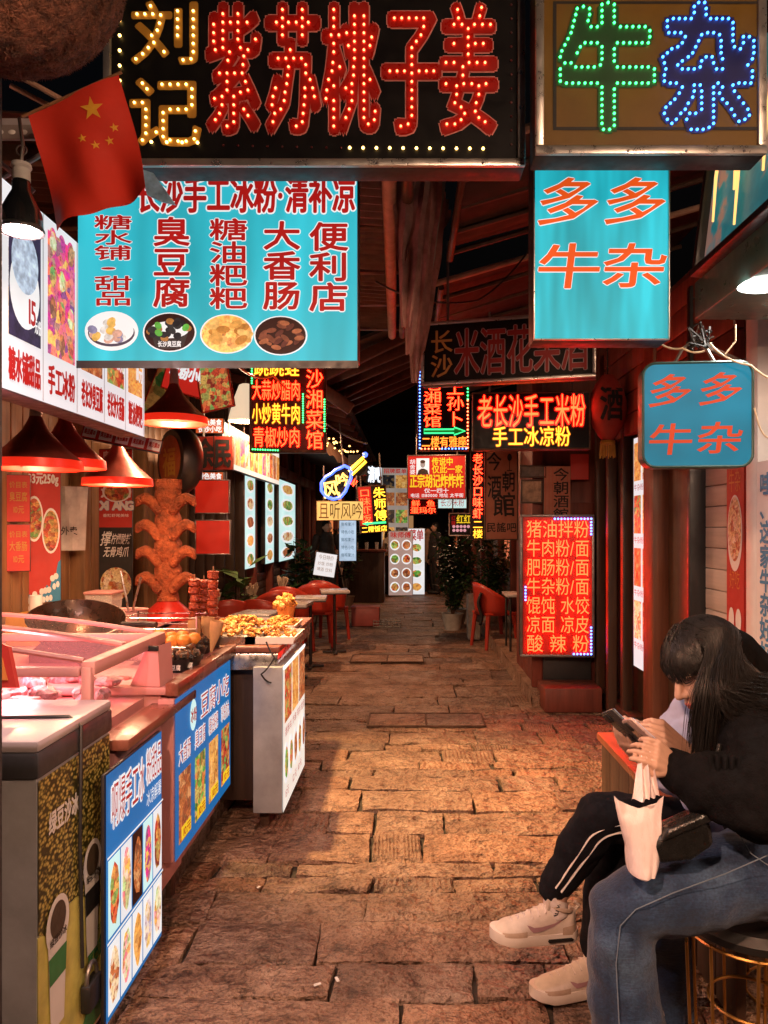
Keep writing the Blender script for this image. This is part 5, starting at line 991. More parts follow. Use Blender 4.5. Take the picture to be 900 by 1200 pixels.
# ------------------------------------------------------------------ leafy carved column
cl = mat('clay_orange', (.33, .075, .022), .8, 0, .6, 17, 1.0, bdist=.035)
d = 4.7; p = P(197, 735, d); k = d / F; t = thing('leafy_clay_column', 'orange clay column with four pairs of curling leaves on a red dome', 'sculpture', (p.x, d, p.z)); t.scale = (1, 1, 1)
mb = MB(); mb.lathe([(.15, 0), (.15, .04), (.125, .11), (.07, .16), (.05, .19)], 24, caps=True); mb.build('red_dome', mat('red_enamel', (.42, .02, .012), .35, 0, .2, 6, .05), t); MB().b2(-.16, .16, -.16, .16, -p.z + .001 + .0, -.004).build('plinth', MATS['wood_dark'], t)
zt = (735 - 562) * k; z0 = .17; mb = MB(); prof = [(.07, z0), (.06, z0 + .06)]
for j in range(4): zz = z0 + .1 + j * .165; prof += [(.072, zz), (.085, zz + .06), (.082, zz + .1), (.06, zz + .145)]
prof += [(.085, zt - .06), (.085, zt), (.0, zt)]; mb.lathe(prof, 22, jit=.035, seed=5); mb.build('trunk', cl, t)
for j in range(4):
    for s in (-1, 1):
        zz = z0 + .1 + j * .165 + .0
        mb = MB(); L_ = [(.045, zz - .03, .03), (.085, zz + .025, .036), (.125, zz + .05, .036), (.16, zz + .04, .03), (.18, zz + .008, .014)]
        for (x0, za, ra), (x1, zb, rb) in zip(L_[:-1], L_[1:]):
            for q in range(4): f = q / 3; r_ = ra + (rb - ra) * f; mb.ball((s * (x0 + (x1 - x0) * f), -.045, za + (zb - za) * f), (r_, r_ * 1.35, r_), 12, 8)
        o = mb.build('leaf', cl, t); r = o.modifiers.new('skin', 'REMESH'); r.mode = 'VOXEL'; r.voxel_size = .006; r.use_smooth_shade = True; q = o.modifiers.new('smooth', 'SMOOTH'); q.iterations = 4
# ------------------------------------------------------------------ drum sign, plaques and posters round the stall
d = 4.9; t = thing('round_drum_sign', 'dark round drum sign with a gold character above the clay column', 'sign', P(208, 540, d), R(-48)); mb = MB(); mb.lathe([(.0, -.09), (.19, -.09), (.22, -.05), (.225, 0), (.2, .05), (.0, .05)], 36, Matrix.Rotation(R(90), 4, 'X')); mb.build('drum', MATS['black_plastic'], t)
mb = MB(); mb.disc(0, 0, .165, .165, -.055, 32); mb.build('face', mat('drum_face', (.3, .07, .02), .5, 0, .3, 8, .1), t, False); mb = MB(); put(mb, '福', -.1, -.11, .2, .2, -.058, .02); mb.build('lettering', MATS['print_gold'], t, False, fix=False); mb = MB(); mb.tube([(0, 0, .2), (0, 0, .7)], .008, 6); mb.build('hanger_rod', MATS['alu_dark'], t)
S = Sign('wooden_plaque', 'pair of dark red plaques with black characters past the drum sign', 'sign', (229, 511, 273, 551), 5.6, R(-4), .03, 0, None, mat('plaque_red', (.34, .03, .018), .5, 0, .2, 6, .08), MATS['wood_red']); lettering(S.o, [S.it('余民', 230, 513, 272, 549)], MATS['ink'], -.004, .03); rect(S.o, S.x(250), S.x(251.5), 0, S.h, 'case_dark', -.006, 'gap'); brackets(S, .4)
for (r_, lab) in (((228, 562, 269, 602), 'upper plain red hanging panel beside the clay column'), ((229, 609, 270, 650), 'lower plain red hanging panel beside the clay column')):
    S = Sign('red_hanging_panel', lab, 'panel', r_, 5.3, R(3), .03, .008, MATS['alu_dark'], backlit('panel_plain_red', (.5, .016, .006), .9, .3, 4), group='plain red hanging panels'); brackets(S, .06)
for i, yy in enumerate((490, 553)):
    S = Sign('paper_lantern_tag', 'small lit orange tag with white writing, %s the red plaques' % ('above', 'below')[i], 'sign', (229, yy, 262, yy + 18), 5.75, 0, .03, 0, None, backlit('tag_orange', (.6, .1, .02), .8, .2, 4), group='orange tags'); lettering(S.o, [S.it('特色美食', 232, yy + 1, 260, yy + 9), S.it('长沙小吃', 232, yy + 9, 260, yy + 17)], MATS['letter_white'], -.004, .03)
S = Sign('narrow_poster', 'narrow poster, red above and black below, with chicken feet photos', 'poster', (116, 526, 155, 713), 5.2, R(3), .012, 0, None, MATS['print_black'])
rect(S.o, S.x(116.5), S.x(154.5), S.z(618), S.z(527), 'print_red', -.002, 'red_half'); lettering(S.o, [S.it('XIANG', 117.5, 585, 154, 599)], MATS['print_white'], -.004, .06, MATS['print_blue'], .03); lettering(S.o, [S.it('XIAN', 119, 571, 150, 584)], MATS['print_white'], -.003, .05)
lettering(S.o, [S.it('臭豆腐', 120, 528, 152, 543), S.it('香辣虾尾美味', 121, 602, 151, 606)], MATS['print_white'], -.004, .01); lettering(S.o, [S.it('撑', 119, 622, 131, 640), S.it('柠檬酸辣', 131, 625, 153, 638), S.it('无骨鸡爪', 122, 640, 151, 653)], MATS['print_white'], -.004, .01, skew=.2)
mb = MB(); mb.disc(S.x(137), S.z(576), .1, .075, -.0035, 26); mb.build('bowl_print', MATS['print_white'], S.o, False); mb = MB(); mb.disc(S.x(137), S.z(577), .085, .06, -.0045, 26); mb.build('food_print', MATS['pic_skew'], S.o, False); mb = MB(); mb.disc(S.x(136), S.z(688), .112, .13, -.0035, 26); mb.build('bowl_print', MATS['print_black'], S.o, False); mb = MB(); mb.disc(S.x(136), S.z(684), .108, .115, -.0045, 20); mb.build('food_print', MATS['pic_noodle'], S.o, False)
S = Sign('red_poster', 'red poster with two bowls and blue white waves on the plank wall', 'poster', (33, 552, 68, 706), 4.55, R(24), .012, 0, None, MATS['print_red'])
lettering(S.o, [S.it('33元250g', 36, 553, 66, 568)], MATS['print_white'], -.004, .03)
for (cx, cy) in ((42, 608), (58, 622)): mb = MB(); mb.disc(S.x(cx), S.z(cy), .05, .14, -.0035, 24); mb.build('bowl_print', MATS['print_white'], S.o, False); mb = MB(); mb.disc(S.x(cx), S.z(cy), .042, .125, -.0045, 24); mb.build('food_print', MATS['pic_skew'], S.o, False)
mb = MB(); pts = [(S.x(33.5 + 34 * i / 30), S.z(700 - 18 * (i / 30) ** 1.5 - 30 * (i / 30) ** 5 + 4 * math.sin(i * 1.3))) for i in range(31)]; mb.raw([(a, -.003, b) for a, b in pts] + [(S.x(67.5), -.003, .004), (S.x(33.5), -.003, .004)], [tuple(range(33))]); mb.build('wave_print', MATS['print_blue'], S.o, False)
mb = MB()
for i in range(2, 29, 3): mb.disc(pts[i][0], pts[i][1] - .01, .014, .02, -.004, 10); mb.disc(pts[i][0] + .01, pts[i][1] - .06, .01, .02, -.004, 8)
mb.build('foam_print', MATS['print_white'], S.o, False)
for (r_, lab, s) in (((10, 556, 33, 612), 'red paper price list on the planks, upper of two', '价目表 臭豆腐'), ((10, 614, 33, 670), 'red paper price list on the planks, lower of two', '价目表 大香肠')):
    S = Sign('paper_price_list', lab, 'poster', r_, 4.3, R(26), .006, 0, None, MATS['print_red'], group='red paper price lists'); lettering(S.o, [S.it(s[:3], r_[0] + 3, r_[1] + 8, r_[2] - 3, r_[1] + 16), S.it(s[4:], r_[0] + 3, r_[1] + 20, r_[2] - 3, r_[1] + 32), S.it('10元', r_[0] + 6, r_[1] + 36, r_[2] - 6, r_[1] + 46)], MATS['print_gold'], -.003, .01)
t = thing('plastic_apron', 'pale plastic bag hanging on the plank wall', 'bag', P(80, 645, 4.9), R(30)); mb = MB(); mb.grid(lambda u, v: ((u - .5) * (.2 + .04 * v) , -.02 - .03 * math.sin(PI * u) + .008 * math.sin(u * 17 + v * 5), .42 * (v)), 10, 10); mb.build('bag', mat('bag_pale', (.42, .36, .33), .5, 0, .3, 9, .15), t); lettering(t, [('外卖', -.05, .05, .1, .16)], MATS['ink'], -.065, .01)
# sloping price strip under the white lightbox and photo banners
S = Sign('price_strip', 'sloping white and red price strip below the white lightbox', 'sign', (95, 504, 186, 522), 3.3, 0, .012, 0, None, MATS['print_red']); S.o.rotation_euler = (R(-20), R(11), R(12))
for k in range(5): rect(S.o, -S.w / 2 + .01 + k * S.w / 5, -S.w / 2 - .004 + (k + 1) * S.w / 5, .008, S.h - .008, 'print_white', -.002, 'price_card'); lettering(S.o, [('臭豆腐10', -S.w / 2 + .014 + k * S.w / 5, -S.w / 2 - .008 + (k + 1) * S.w / 5, .02, S.h - .02)], MATS['print_red'], -.004, .02)
for (r_, kd, lab, rz, ry) in (((190, 412, 240, 462), 'lit_pink', 'small red and white hanging banner behind the cyan sign', 20, 14), ((236, 425, 276, 480), 'lit_skew', 'hanging lit photo banner of green and red skewers', -14, -10), ((166, 430, 200, 492), 'dim_veg', 'dark slanted poster edge beside the far cone lamp', 30, 20)):
    S = Sign('hanging_banner', lab, 'banner', r_, 4.3, R(rz), .02, .006, MATS['print_red'], MATS[kd] if kd != 'lit_pink' else MATS['red_face'], group='banners behind the cyan sign'); S.o.rotation_euler = (0, R(ry), R(rz))
    if kd == 'lit_pink': lettering(S.o, [('冰粉小吃', -S.w * .4, S.w * .4, .08, .17)], MATS['letter_white'], -.004, .04)
# ------------------------------------------------------------------ cone lamps over the stall
def cone_lamp(px, py, d, r, lab, power, col, body, drop=.5):
    p = P(px, py, d); t = thing('pendant_lamp', lab, 'lamp', p, 0, 'cone lamps over the snack stall')
    mb = MB(); mb.lathe([(.022, .21), (.03, .19), (.05, .15), (r * .62, .085), (r * .98, .03), (r * .96, .03), (r * .6, .08), (.045, .145), (.02, .18)], 32); mb.build('shade', body, t)
    mb = MB(); n = 32; mb.lathe([(r * .985, .031), (r, .004), (r, -.004), (r * .97, .0), (r * .955, .03)], n); mb.build('rim_band', emit('rim_red', (1, .03, .01), .65, False), t)
    mb = MB(); mb.lathe([(.0, .29), (.02, .285), (.024, .21), (.024, .2), (.0, .2)], 14); mb.build('socket', mat('socket_white', (.45, .35, .3), .5), t)
    mb = MB(); mb.tube([(0, 0, .28), (.01, .0, .4), (.0, .02, .28 + drop)], .006, 6); mb.build('flex', MATS['wire'], t)
    mb = MB(); mb.ball((0, 0, .09), (.028, .028, .038), 12, 8); mb.build('bulb', emit('bulb_warm', (1, .6, .3), 14, False), t)
    lamp('bulb_light', (0, 0, .03), power, col, .03, t)
WARM = (1, .56, .30)
cone_lamp(42, 549, 2.95, .175, 'dark red cone lamp nearest the left edge', 26, WARM, mat('shade_brown', (.32, .06, .04), .4, .2, .35, 12, .1))
cone_lamp(76, 548, 3.15, .165, 'red cone lamp just right of the leftmost lamp', 20, WARM, mat('shade_red', (.5, .04, .025), .4, .1, .3, 12, .1))
cone_lamp(138, 568, 3.75, .17, 'brown perforated cone lamp in front of the narrow poster', 34, WARM, MATS['shade_brown'])
cone_lamp(204, 496, 3.9, .175, 'red cone lamp hanging higher, beneath the cyan sign', 40, (1, .62, .34), MATS['shade_brown'])
# black bottle-shaped lamp near the flag
p = P(25, 272, 1.72); t = thing('bottle_lamp', 'black bottle-shaped pendant lamp below the red flag', 'lamp', p); mb = MB(); mb.lathe([(.018, .14), (.02, .095), (.03, .075), (.044, .045), (.047, .012), (.045, .012), (.04, .045), (.02, .075)], 26); mb.build('shade', mat('gloss_black', (.008, .009, .01), .18, 0, .2, 8, 0, coat=.5), t)
mb = MB(); mb.lathe([(.0, .16), (.021, .158), (.023, .15), (.019, .145), (.02, .118), (.0, .118)], 20); mb.build('socket', mat('socket_grey', (.4, .4, .38), .5), t); mb = MB(); mb.lathe([(.046, .013), (.05, .006), (.049, .0), (.044, .002)], 26); mb.build('rim', MATS['black_plastic'], t)
mb = MB(); mb.ball((0, 0, .045), (.024, .024, .022), 14, 8); mb.build('bulb', emit('bulb_white', (1, .85, .7), 2, False), t); mb = MB(); mb.tube([(0, 0, .16), (.004, 0, .2), (-.01, .01, .27)], .004, 6); mb.tube([(.012 * math.cos(a), 0, .19 + .012 * math.sin(a)) for a in [2 * PI * i / 12 for i in range(12)]], .002, 5, closed=True); mb.build('hook', MATS['alu_dark'], t)
lamp('bulb_light', (.0, .0, .022), 80, (1, .66, .62), .025, t)
# ------------------------------------------------------------------ flag, truss, coir ball in the top left corner
t = thing('red_flag', 'red national flag with five yellow stars hanging from a slanted stick', 'flag', P(33, 135, 1.95)); k = 1.95 / F
A, B, C_, D_ = (33, 135), (138, 86), (176, 226), (68, 272)
def fl(u, v):
    x = (A[0] * (1 - u) + B[0] * u) * (1 - v) + (D_[0] * (1 - u) + C_[0] * u) * v; y_ = (A[1] * (1 - u) + B[1] * u) * (1 - v) + (D_[1] * (1 - u) + C_[1] * u) * v
    return ((x - 33) * k, .016 * math.sin(u * 7 + v * 3) * (.3 + v) + .009 * math.sin(u * 15 - v * 4) * v + .02 * v * math.sin(v * 4), -(y_ - 135) * k)
mb = MB(); mb.grid(fl, 22, 28); mb.build('cloth', mat('flag_red', (.62, .03, .012), .7, 0, .15, 4, .1), t)
def star(mb, cx, cy, r, rot):
    pts = []
    for i in range(10): a = R(90 + rot + 36 * i); q = r if i % 2 == 0 else r * .39; pts.append((cx + q * math.cos(a), cy - q * math.sin(a)))
    # subdivided onto the cloth so that the star follows its folds
    def on(x, y_):
        best = min(((i / 44, j / 44) for i in range(45) for j in range(45)), key=lambda uv: ((fl(*uv)[0] / k + 33 - x) ** 2 + (135 - fl(*uv)[2] / k - y_) ** 2)); q = fl(*best); return ((x - 33) * k, q[1] - .004, -(y_ - 135) * k)
    vs = [on(cx, cy)] + [on(*p_) for p_ in pts]; mb.raw(vs, [(0, 1 + i, 1 + (i + 1) % 10) for i in range(10)])
mb = MB(); star(mb, 109, 129, 14, 8); 
for cx, cy, rr in ((133, 148, 5.5), (127, 163, 5.5), (112, 170, 5.5), (98, 164, 5.5)): star(mb, cx, cy, rr, 15)
mb.build('star', mat('flag_yellow', (.75, .38, .03), .7, 0, .1, 6, .05), t, False); mb = MB(); mb.tube([fl(-.06, -.005), fl(1.04, -.005)], .004, 8); mb.build('stick', MATS['wood_warm'], t)
t = thing('plastic_pennant', 'small blue and white plastic pennant sticking out behind the flag', 'pennant', P(166, 198, 2.2)); k2 = 2.2 / F; mb = MB(); mb.poly([(0, .0), (14 * k2, -5 * k2), (40 * k2, -42 * k2), (22 * k2, -38 * k2), (6 * k2, -30 * k2)], 0, .006); mb.build('sheet', mat('plastic_blue', (.2, .38, .55), .35, 0, .5, 18, .1), t)
t = thing('slotted_truss', 'pale slotted steel angle and pipes behind the flag', 'bracket', P(0, 168, 2.12)); k3 = 2.12 / F; mb = MB(); mb.cbox((.05, 0, .03), (.22, .012, 17 * k3), .002); mb.build('slotted_bar', mat('galv_pale', (.34, .29, .27), .5, .3, .2, 8, .1), t)
mb = MB(); mb.cbox((.05, .03, .055), (.24, .07, .03), .003); mb.build('top_angle', mat('galv_lilac', (.45, .42, .44), .5, .1, .2, 8, .1), t); mb = MB()
for i in range(5): mb.ball((-.03 + i * .034, -.008, .028), (.011, .002, .007), 10, 6)
mb.build('slot', MATS['print_white'], t)
for i, (a, b) in enumerate((((20, 88), (75, 118)), ((12, 100), (60, 125)), ((0, 190), (40, 225)), ((0, 210), (50, 180)))): mb = MB(); o = P(0, 168, 2.12); mb.tube([P(*a, 2.15 + .05 * i) - o, P(*b, 2.2 + .05 * i) - o], .008, 8); mb.build('pipe', MATS['galv_pale'] if i > 1 else MATS['pole_tan'], t)
t = thing('coir_ball_lantern', 'big round brown coir-covered lantern cropped by the top left corner', 'lantern', P(-2, -72, 1.3)); mb = MB(); mb.ball((0, 0, 0), .212, 56, 40, .03, 9, 2); cm = mat('coir', (.15, .055, .028), .95, 0, .7, 55, 1.0, bdist=.03); mb.build('ball', cm, t); rn = random.Random(2); mb = MB()
for i in range(15000):
    v = Vector((rn.gauss(0, 1), rn.gauss(0, 1), rn.gauss(0, 1))).normalized(); a = v.orthogonal().normalized(); a.rotate(Matrix.Rotation(rn.uniform(0, 6.28), 3, v)); b = v * .209; w = v.cross(a) * .0017; L = rn.uniform(.004, .009); e = b + a * L + v * rn.uniform(.005, .009); mb.raw([b - w, b + w, e], [(0, 1, 2)])
mb.build('coir_fibre', cm, t, fix=False, kind='stuff'); mb = MB(); mb.tube([(0, 0, .22), (0, 0, .5)], .006, 6); mb.build('hanger_cord', MATS['wire'], t)
# ------------------------------------------------------------------ paper lantern on the right
d = 5.4; p = P(712, 516, d); k = d / F; t = thing('paper_lantern', 'red oval paper lantern with a black wine character and gold fringe', 'lantern', p); hh = 76 * k
mb = MB(); n = 15; prof = [(max(.03, .135 * math.sin(PI * (.06 + .88 * i / n)) ** .75 + (.004 if i % 2 else 0)), hh * i / n) for i in range(n + 1)]; mb.lathe(prof, 26, caps=True); mb.build('body', mat('lantern_red', (.32, .03, .02), .7, 0, .2, 6, .1), t)
mb = MB(); mb.lathe([(.05, -.002), (.055, -.02), (.05, -.03)], 18, caps=True); mb.build('collar', MATS['print_gold'], t); mb = MB()
for i in range(26): a = 2 * PI * i / 26; mb.tube([(.05 * math.cos(a), .05 * math.sin(a), -.03), (.055 * math.cos(a), .055 * math.sin(a), -.11 - .01 * (i % 3))], .004, 4)
mb.build('fringe', mat('fringe_gold', (.5, .3, .06), .7, 0, .3, 12, .1), t); mb = MB(); put(mb, '酒', -.085, hh * .26, .17, .26, 0, .02); mb.v = [(x, -math.sqrt(max(.0004, .139 ** 2 - x * x)) * (math.sin(PI * (.06 + .88 * min(1, max(0, z / hh)))) ** .75) - .006, z) for x, y_, z in mb.v]; mb.build('lettering', MATS['ink'], t, False, fix=False); mb = MB(); mb.tube([(0, 0, hh), (0, 0, hh + .4)], .005, 6); mb.build('hanger_cord', MATS['wire'], t)
# added fill globe, unseen behind the camera, to brighten flag, signs and foreground
t = thing('globe_fill', 'white glass globe lamp hanging over the alley behind the viewer', 'lamp', (1.2, -.2, 2.55)); mb = MB(); mb.lathe([(.0, .16), (.035, .155), (.04, .12), (.05, .115)], 18); mb.build('cap', MATS['black_plastic'], t); mb = MB(); mb.ball((0, 0, 0), .115, 24, 16); mb.build('globe', emit('globe_fill_glass', (1, .66, .42), 9, False), t); mb = MB(); mb.tube([(0, 0, .15), (0, 0, .9)], .006, 6); mb.build('flex', MATS['wire'], t)
lamp('globe_fill_light', (0, 0, 0), 620, (1, .60, .38), .14, t)
# paper lamp glowing behind the five-dish sign
p = P(288, 494, 5.55); t = thing('paper_lamp', 'pale glowing paper lamp left of the red five-dish sign', 'lamp', p); mb = MB(); mb.lathe([(.13, 0), (.125, .03), (.09, .16), (.05, .27), (.03, .28)], 20); mb.build('shade', emit('paper_glow', (1, .75, .5), .8, False), t); mb = MB(); mb.tube([(0, 0, .24), (0, 0, .8)], .006, 6); mb.build('flex', MATS['wire'], t)
lamp('paper_light', (0, 0, -.06), 30, (1, .62, .36), .08, t)
p = Vector((-.95, 4.25, 2.5)); q_ = (Vector((-.08, 4.1, 0)) - p).to_track_quat('-Z', 'Y'); t = thing('can_fill_spot', 'black can spotlight behind the cyan dessert sign, aimed at the paving', 'lamp', p); M = q_.to_matrix().to_4x4(); mb = MB(); mb.lathe([(.0, .12), (.045, .12), (.05, .1), (.05, -.03), (.045, -.03), (.045, .02), (.0, .02)], 20, M); mb.build('can', MATS['black_plastic'], t); mb = MB(); mb.tube([(0, 0, .05), (0, 0, .5)], .008, 6); mb.build('rod', MATS['alu_dark'], t); mb = MB(); mb.ball((0, 0, 0), (.03, .03, .012), 12, 6, M=M); mb.build('lens', MATS['bulb_warm'], t)  # added spot, kept out of sight, that makes the bright pool on the paving
sp = lamp('can_fill_light', M @ Vector((0, 0, -.04)), 900, (1, .6, .25), .04, t, 'SPOT'); sp.data.spot_size = R(62); sp.data.spot_blend = .75; sp.rotation_euler = q_.to_euler()
cone_lamp(338, 498, 7.7, .18, 'cone lamp behind the red five-dish sign, over the red chairs', 170, (1, .55, .3), MATS['shade_brown'])  # added to brighten the chairs, the sign covers it
cone_lamp(514, 566, 14.5, .2, 'cone lamp far down the alley behind the portrait lightbox', 90, (1, .55, .3), MATS['shade_brown'])  # added light for the far end, covered by the lightbox
# added shaded fill lamp, unseen behind and left of the camera, for foreground light
t = thing('pendant_lamp', 'wide cone work lamp hanging behind the viewer over the near stall end', 'lamp', (-.45, .05, 2.3), 0, 'cone lamps over the snack stall'); r = .2
mb = MB(); mb.lathe([(.022, .21), (.03, .19), (.05, .15), (r * .62, .085), (r * .98, .03), (r * .96, .03), (r * .6, .08), (.045, .145), (.02, .18)], 32); mb.build('shade', MATS['shade_brown'], t); mb = MB(); mb.tube([(0, 0, .2), (0, 0, 1.0)], .006, 6); mb.build('flex', MATS['wire'], t); mb = MB(); mb.ball((0, 0, .08), .035, 12, 8); mb.build('bulb', MATS['bulb_warm'], t)
lamp('bulb_light', (0, 0, .062), 460, (1, .54, .33), .05, t)
cone_lamp(521, 500, 8.6, .18, 'cone lamp hidden behind the green arrow sign', 45, (1, .5, .26), MATS['shade_brown'])  # added mid-lane fill, unseen behind the sign
# warm fairy lights under the bar awning
t = thing('fairy_lights', 'string of tiny warm lights under the pale bar awning', 'lights', P(386, 516, 8.4)); o0 = P(386, 516, 8.4); mb = MB(); wr = []; rn = random.Random(8)
for i in range(30): u = i / 29; p = P(384 + 46 * u + rn.uniform(-2, 2), 514 + 22 * u + rn.uniform(-5, 9), 8.3 + .9 * u) - o0; wr.append(p); mb.ball(p, .011, 6, 4)
mb.build('bulbs', emit('fairy_warm', (1, .5, .14), 6), t, kind='stuff'); mb = MB(); mb.tube(wr, .003, 4); mb.build('wire', MATS['wire'], t)
# ------------------------------------------------------------------ red plastic chairs and cafe tables
pr_ = mat('plastic_red', (.40, .035, .018), .38, 0, .2, 4, .05)
def make_chair(lab, grp):
    t = thing('plastic_armchair', lab, 'chair', (0, 0, 0), 0, grp)
    mb = MB()
    def back(u, v):                                   # U-shaped shell: arms to the front, rounded back
        a = -PI * .12 + PI * 1.24 * u; w = math.sin(PI * u); top = .60 + .20 * max(0, w) ** 1.3; z = .42 + (top - .42) * v; r = .23 + .03 * v
        return (r * math.cos(a), -r * .95 * math.sin(a), z)
    mb.grid(back, 26, 6); o = mb.build('back_shell', pr_, t); o.modifiers.new('thick', 'SOLIDIFY').thickness = .014
    mb = MB(); mb.cbox((0, .02, .42), (.42, .42, .035), .015); mb.build('seat', pr_, t)
    for sx in (-1, 1):
        for sy in (-1, 1): mb = MB(); mb.tube([(sx * .18, sy * .17 + .02, .42), (sx * .21, sy * .21 + .02, 0)], [.03, .02], 8); mb.build('leg', pr_, t)
    return t
ch0 = make_chair('red plastic armchair', 'red plastic chairs at the left tables')
spots = [((-1.72, 7.0), 20, 'nearest, behind the fried snack trays'), ((-1.36, 7.05), -15, 'second from the snack counter'), ((-1.47, 8.1), 25, 'third from the snack counter, by the wall'), ((-1.38, 8.6), -10, 'fourth from the snack counter'), ((-1.17, 9.15), 10, 'with all its legs showing on the paving'), ((-1.07, 9.6), -20, 'farthest of the row, partly hidden')]
for i, ((x, y_), a, s) in enumerate(spots):
    c = ch0 if i == 0 else copy_tree(ch0); c.location = (x, y_, .005); c.rotation_euler = (0, 0, R(a)); c['label'] = 'red plastic armchair on the left, ' + s
c = copy_tree(ch0); c.location = (1.02, 9.1, .135 if False else .005); c.rotation_euler = (0, 0, R(-70)); c['label'] = 'red plastic armchair beside the stone block on the right'; c['group'] = 'red plastic chairs right'
ch_r = c
def make_table(lab):
    t = thing('cafe_table', lab, 'table', (0, 0, 0), 0, 'small cafe tables'); mb = MB(); mb.cbox((0, 0, .72), (.5, .5, .03), .006); mb.build('top', mat('table_top', (.5, .45, .42), .25, 0, .15, 5, .05), t); mb = MB(); mb.cbox((0, 0, .7), (.505, .505, .012), .003); mb.build('edge_band', MATS['case_dark'], t)
    mb = MB(); mb.tube([(0, 0, .03), (0, 0, .7)], .025, 10); mb.build('pedestal', MATS['case_dark'], t); mb = MB(); mb.cbox((0, 0, .012), (.42, .07, .024), .006); mb.cbox((0, 0, .013), (.07, .42, .024), .006); mb.build('foot', MATS['case_dark'], t); return t
tb0 = make_table('x')
for i, (x, y_, s) in enumerate(((-1.3, 6.35, 'nearest, just past the fried snack trays'), (-1.13, 7.2, 'second from the snack counter'), (-1.04, 7.8, 'third, with its black pedestal showing'), (-.88, 8.7, 'farthest, jutting out into the alley'))):
    c = tb0 if i == 0 else copy_tree(tb0); c.location = (x, y_, .005); c.rotation_euler = (0, 0, R(6 * i - 8)); c.scale = (.66, .8, 1); c['label'] = 'small square cafe table on the left, ' + s
# small things on the left tables
for i, (x, y_, z) in enumerate(((-1.72, 6.5, .0), (-1.62, 7.6, .0), (-1.5, 8.7, .0))):
    t = thing('dried_bouquet', 'bundle of pale dried flowers by the left windows, %s' % ('nearest', 'middle', 'farthest')[i], 'flowers', (x, y_, .62), 0, 'dried bouquets'); rn = random.Random(i); mb = MB()
    for k in range(26):
        a, q = rn.uniform(0, 6.28), rn.uniform(.01, .08); mb.tube([(0, 0, .0), (q * .4 * math.cos(a), q * .4 * math.sin(a), .12), (q * math.cos(a), q * math.sin(a), .22 + rn.uniform(0, .06))], [.004, .004, .012], 5)
    mb.build('stems', mat('dried', (.42, .32, .22), .9, 0, .3, 20, .2), t); mb = MB(); mb.lathe([(.05, -.62), (.05, -.1), (.04, 0), (.06, .05), (.055, .05), (.03, 0)], 14, caps=True); mb.build('vase', MATS['case_dark'], t)
# ------------------------------------------------------------------ plants
mat('leaf_dark', (.03, .07, .02), .45, 0, .5, 9, .1); mat('leaf_mid', (.06, .12, .03), .45, 0, .5, 9, .1); mat('pot_clay', (.2, .12, .08), .7, 0, .3, 8, .2); mat('pot_white', (.45, .42, .38), .6, 0, .25, 8, .15)
def shrub(lab, x, y_, z0, h, r, n, m, pot, seed, leaf=.09, arch=.0):
    t = thing('potted_shrub', lab, 'plant', (x, y_, z0), 0, 'potted plants'); rn = random.Random(seed)
    mb = MB(); mb.lathe([(.11, 0), (.15, .22), (.165, .24), (.14, .24), (.12, .2)], 18, caps=True); mb.build('pot', MATS[pot], t)
    mb = MB(); tips = []
    for k in range(9):
        a = rn.uniform(0, 6.28); q = r * rn.uniform(.2, .8); tip = Vector((q * math.cos(a), q * math.sin(a), h * rn.uniform(.55, 1))); mb.tube([(0, 0, .2), tip * .5 + Vector((0, 0, .08)), tip], [.014, .009, .004], 5); tips.append(tip)
    mb.build('stem', MATS['wood_dark'], t); mb = MB()
    for k in range(n):
        tip = rn.choice(tips); c = Vector((0, 0, .2)).lerp(tip, rn.uniform(.35, 1.05)) + Vector((rn.gauss(0, .3), rn.gauss(0, .3), rn.gauss(0, .22))) * r * .5
        L = leaf * rn.uniform(.6, 1.4); a = rn.uniform(0, 6.28); el = rn.uniform(-.6, .8); dv = Vector((math.cos(a) * math.cos(el), math.sin(a) * math.cos(el), math.sin(el))); sd = dv.cross(Vector((0, 0, 1))).normalized() * L * .26; dn = Vector((0, 0, -L * .12))
        mb.raw([c, c + dv * L * .45 + sd, c + dv * L + dn, c + dv * L * .45 - sd], [(0, 1, 2, 3)])
    mb.build('foliage', MATS[m], t, False, fix=False); return t
shrub('big dark leafy shrub in a pot on the right, above the stone block', .72, 11.3, 0, 1.55, .42, 900, 'leaf_dark', 'pot_white', 3, .12); shrub('low dark potted shrub left of the stone block', .62, 10.7, 0, .8, .3, 420, 'leaf_dark', 'pot_white', 4, .1); shrub('spreading dark shrub against the bar wall', 1.25, 10.6, .13, 1.4, .4, 700, 'leaf_dark', 'pot_clay', 5, .12)
shrub('spiky green plant near the red hanging panels', P(280, 690, 7.4).x, 7.4, .0, 1.15, .12, 46, 'leaf_mid', 'pot_clay', 6, .26); shrub('tall green plant before the farthest menu strip', P(338, 690, 9.3).x, 10.4, .0, 1.3, .26, 300, 'leaf_dark', 'pot_clay', 7, .2)
shrub('dark potted bush by the far left bar steps', -1.15, 13.4, .0, 1.9, .35, 420, 'leaf_dark', 'pot_clay', 8, .14)
mb = MB(); mb.cbox((0, 0, .3), (.17, .22, .6), .03); bm_ = mb.v; mb.v = [(x + .012 * mnoise.noise(Vector((x * 9, y_ * 9, z * 6))), y_, z + .015 * mnoise.noise(Vector((x * 9, z * 4, 3)))) for x, y_, z in mb.v]; o = mb.build('stone_block', mat('stone_pale', (.36, .34, .31), .9, 0, .4, 14, .5), loc=(.84, 9.75, 0)); tag(o, 'pale upright stone block beside the red chair on the right', 'stone')
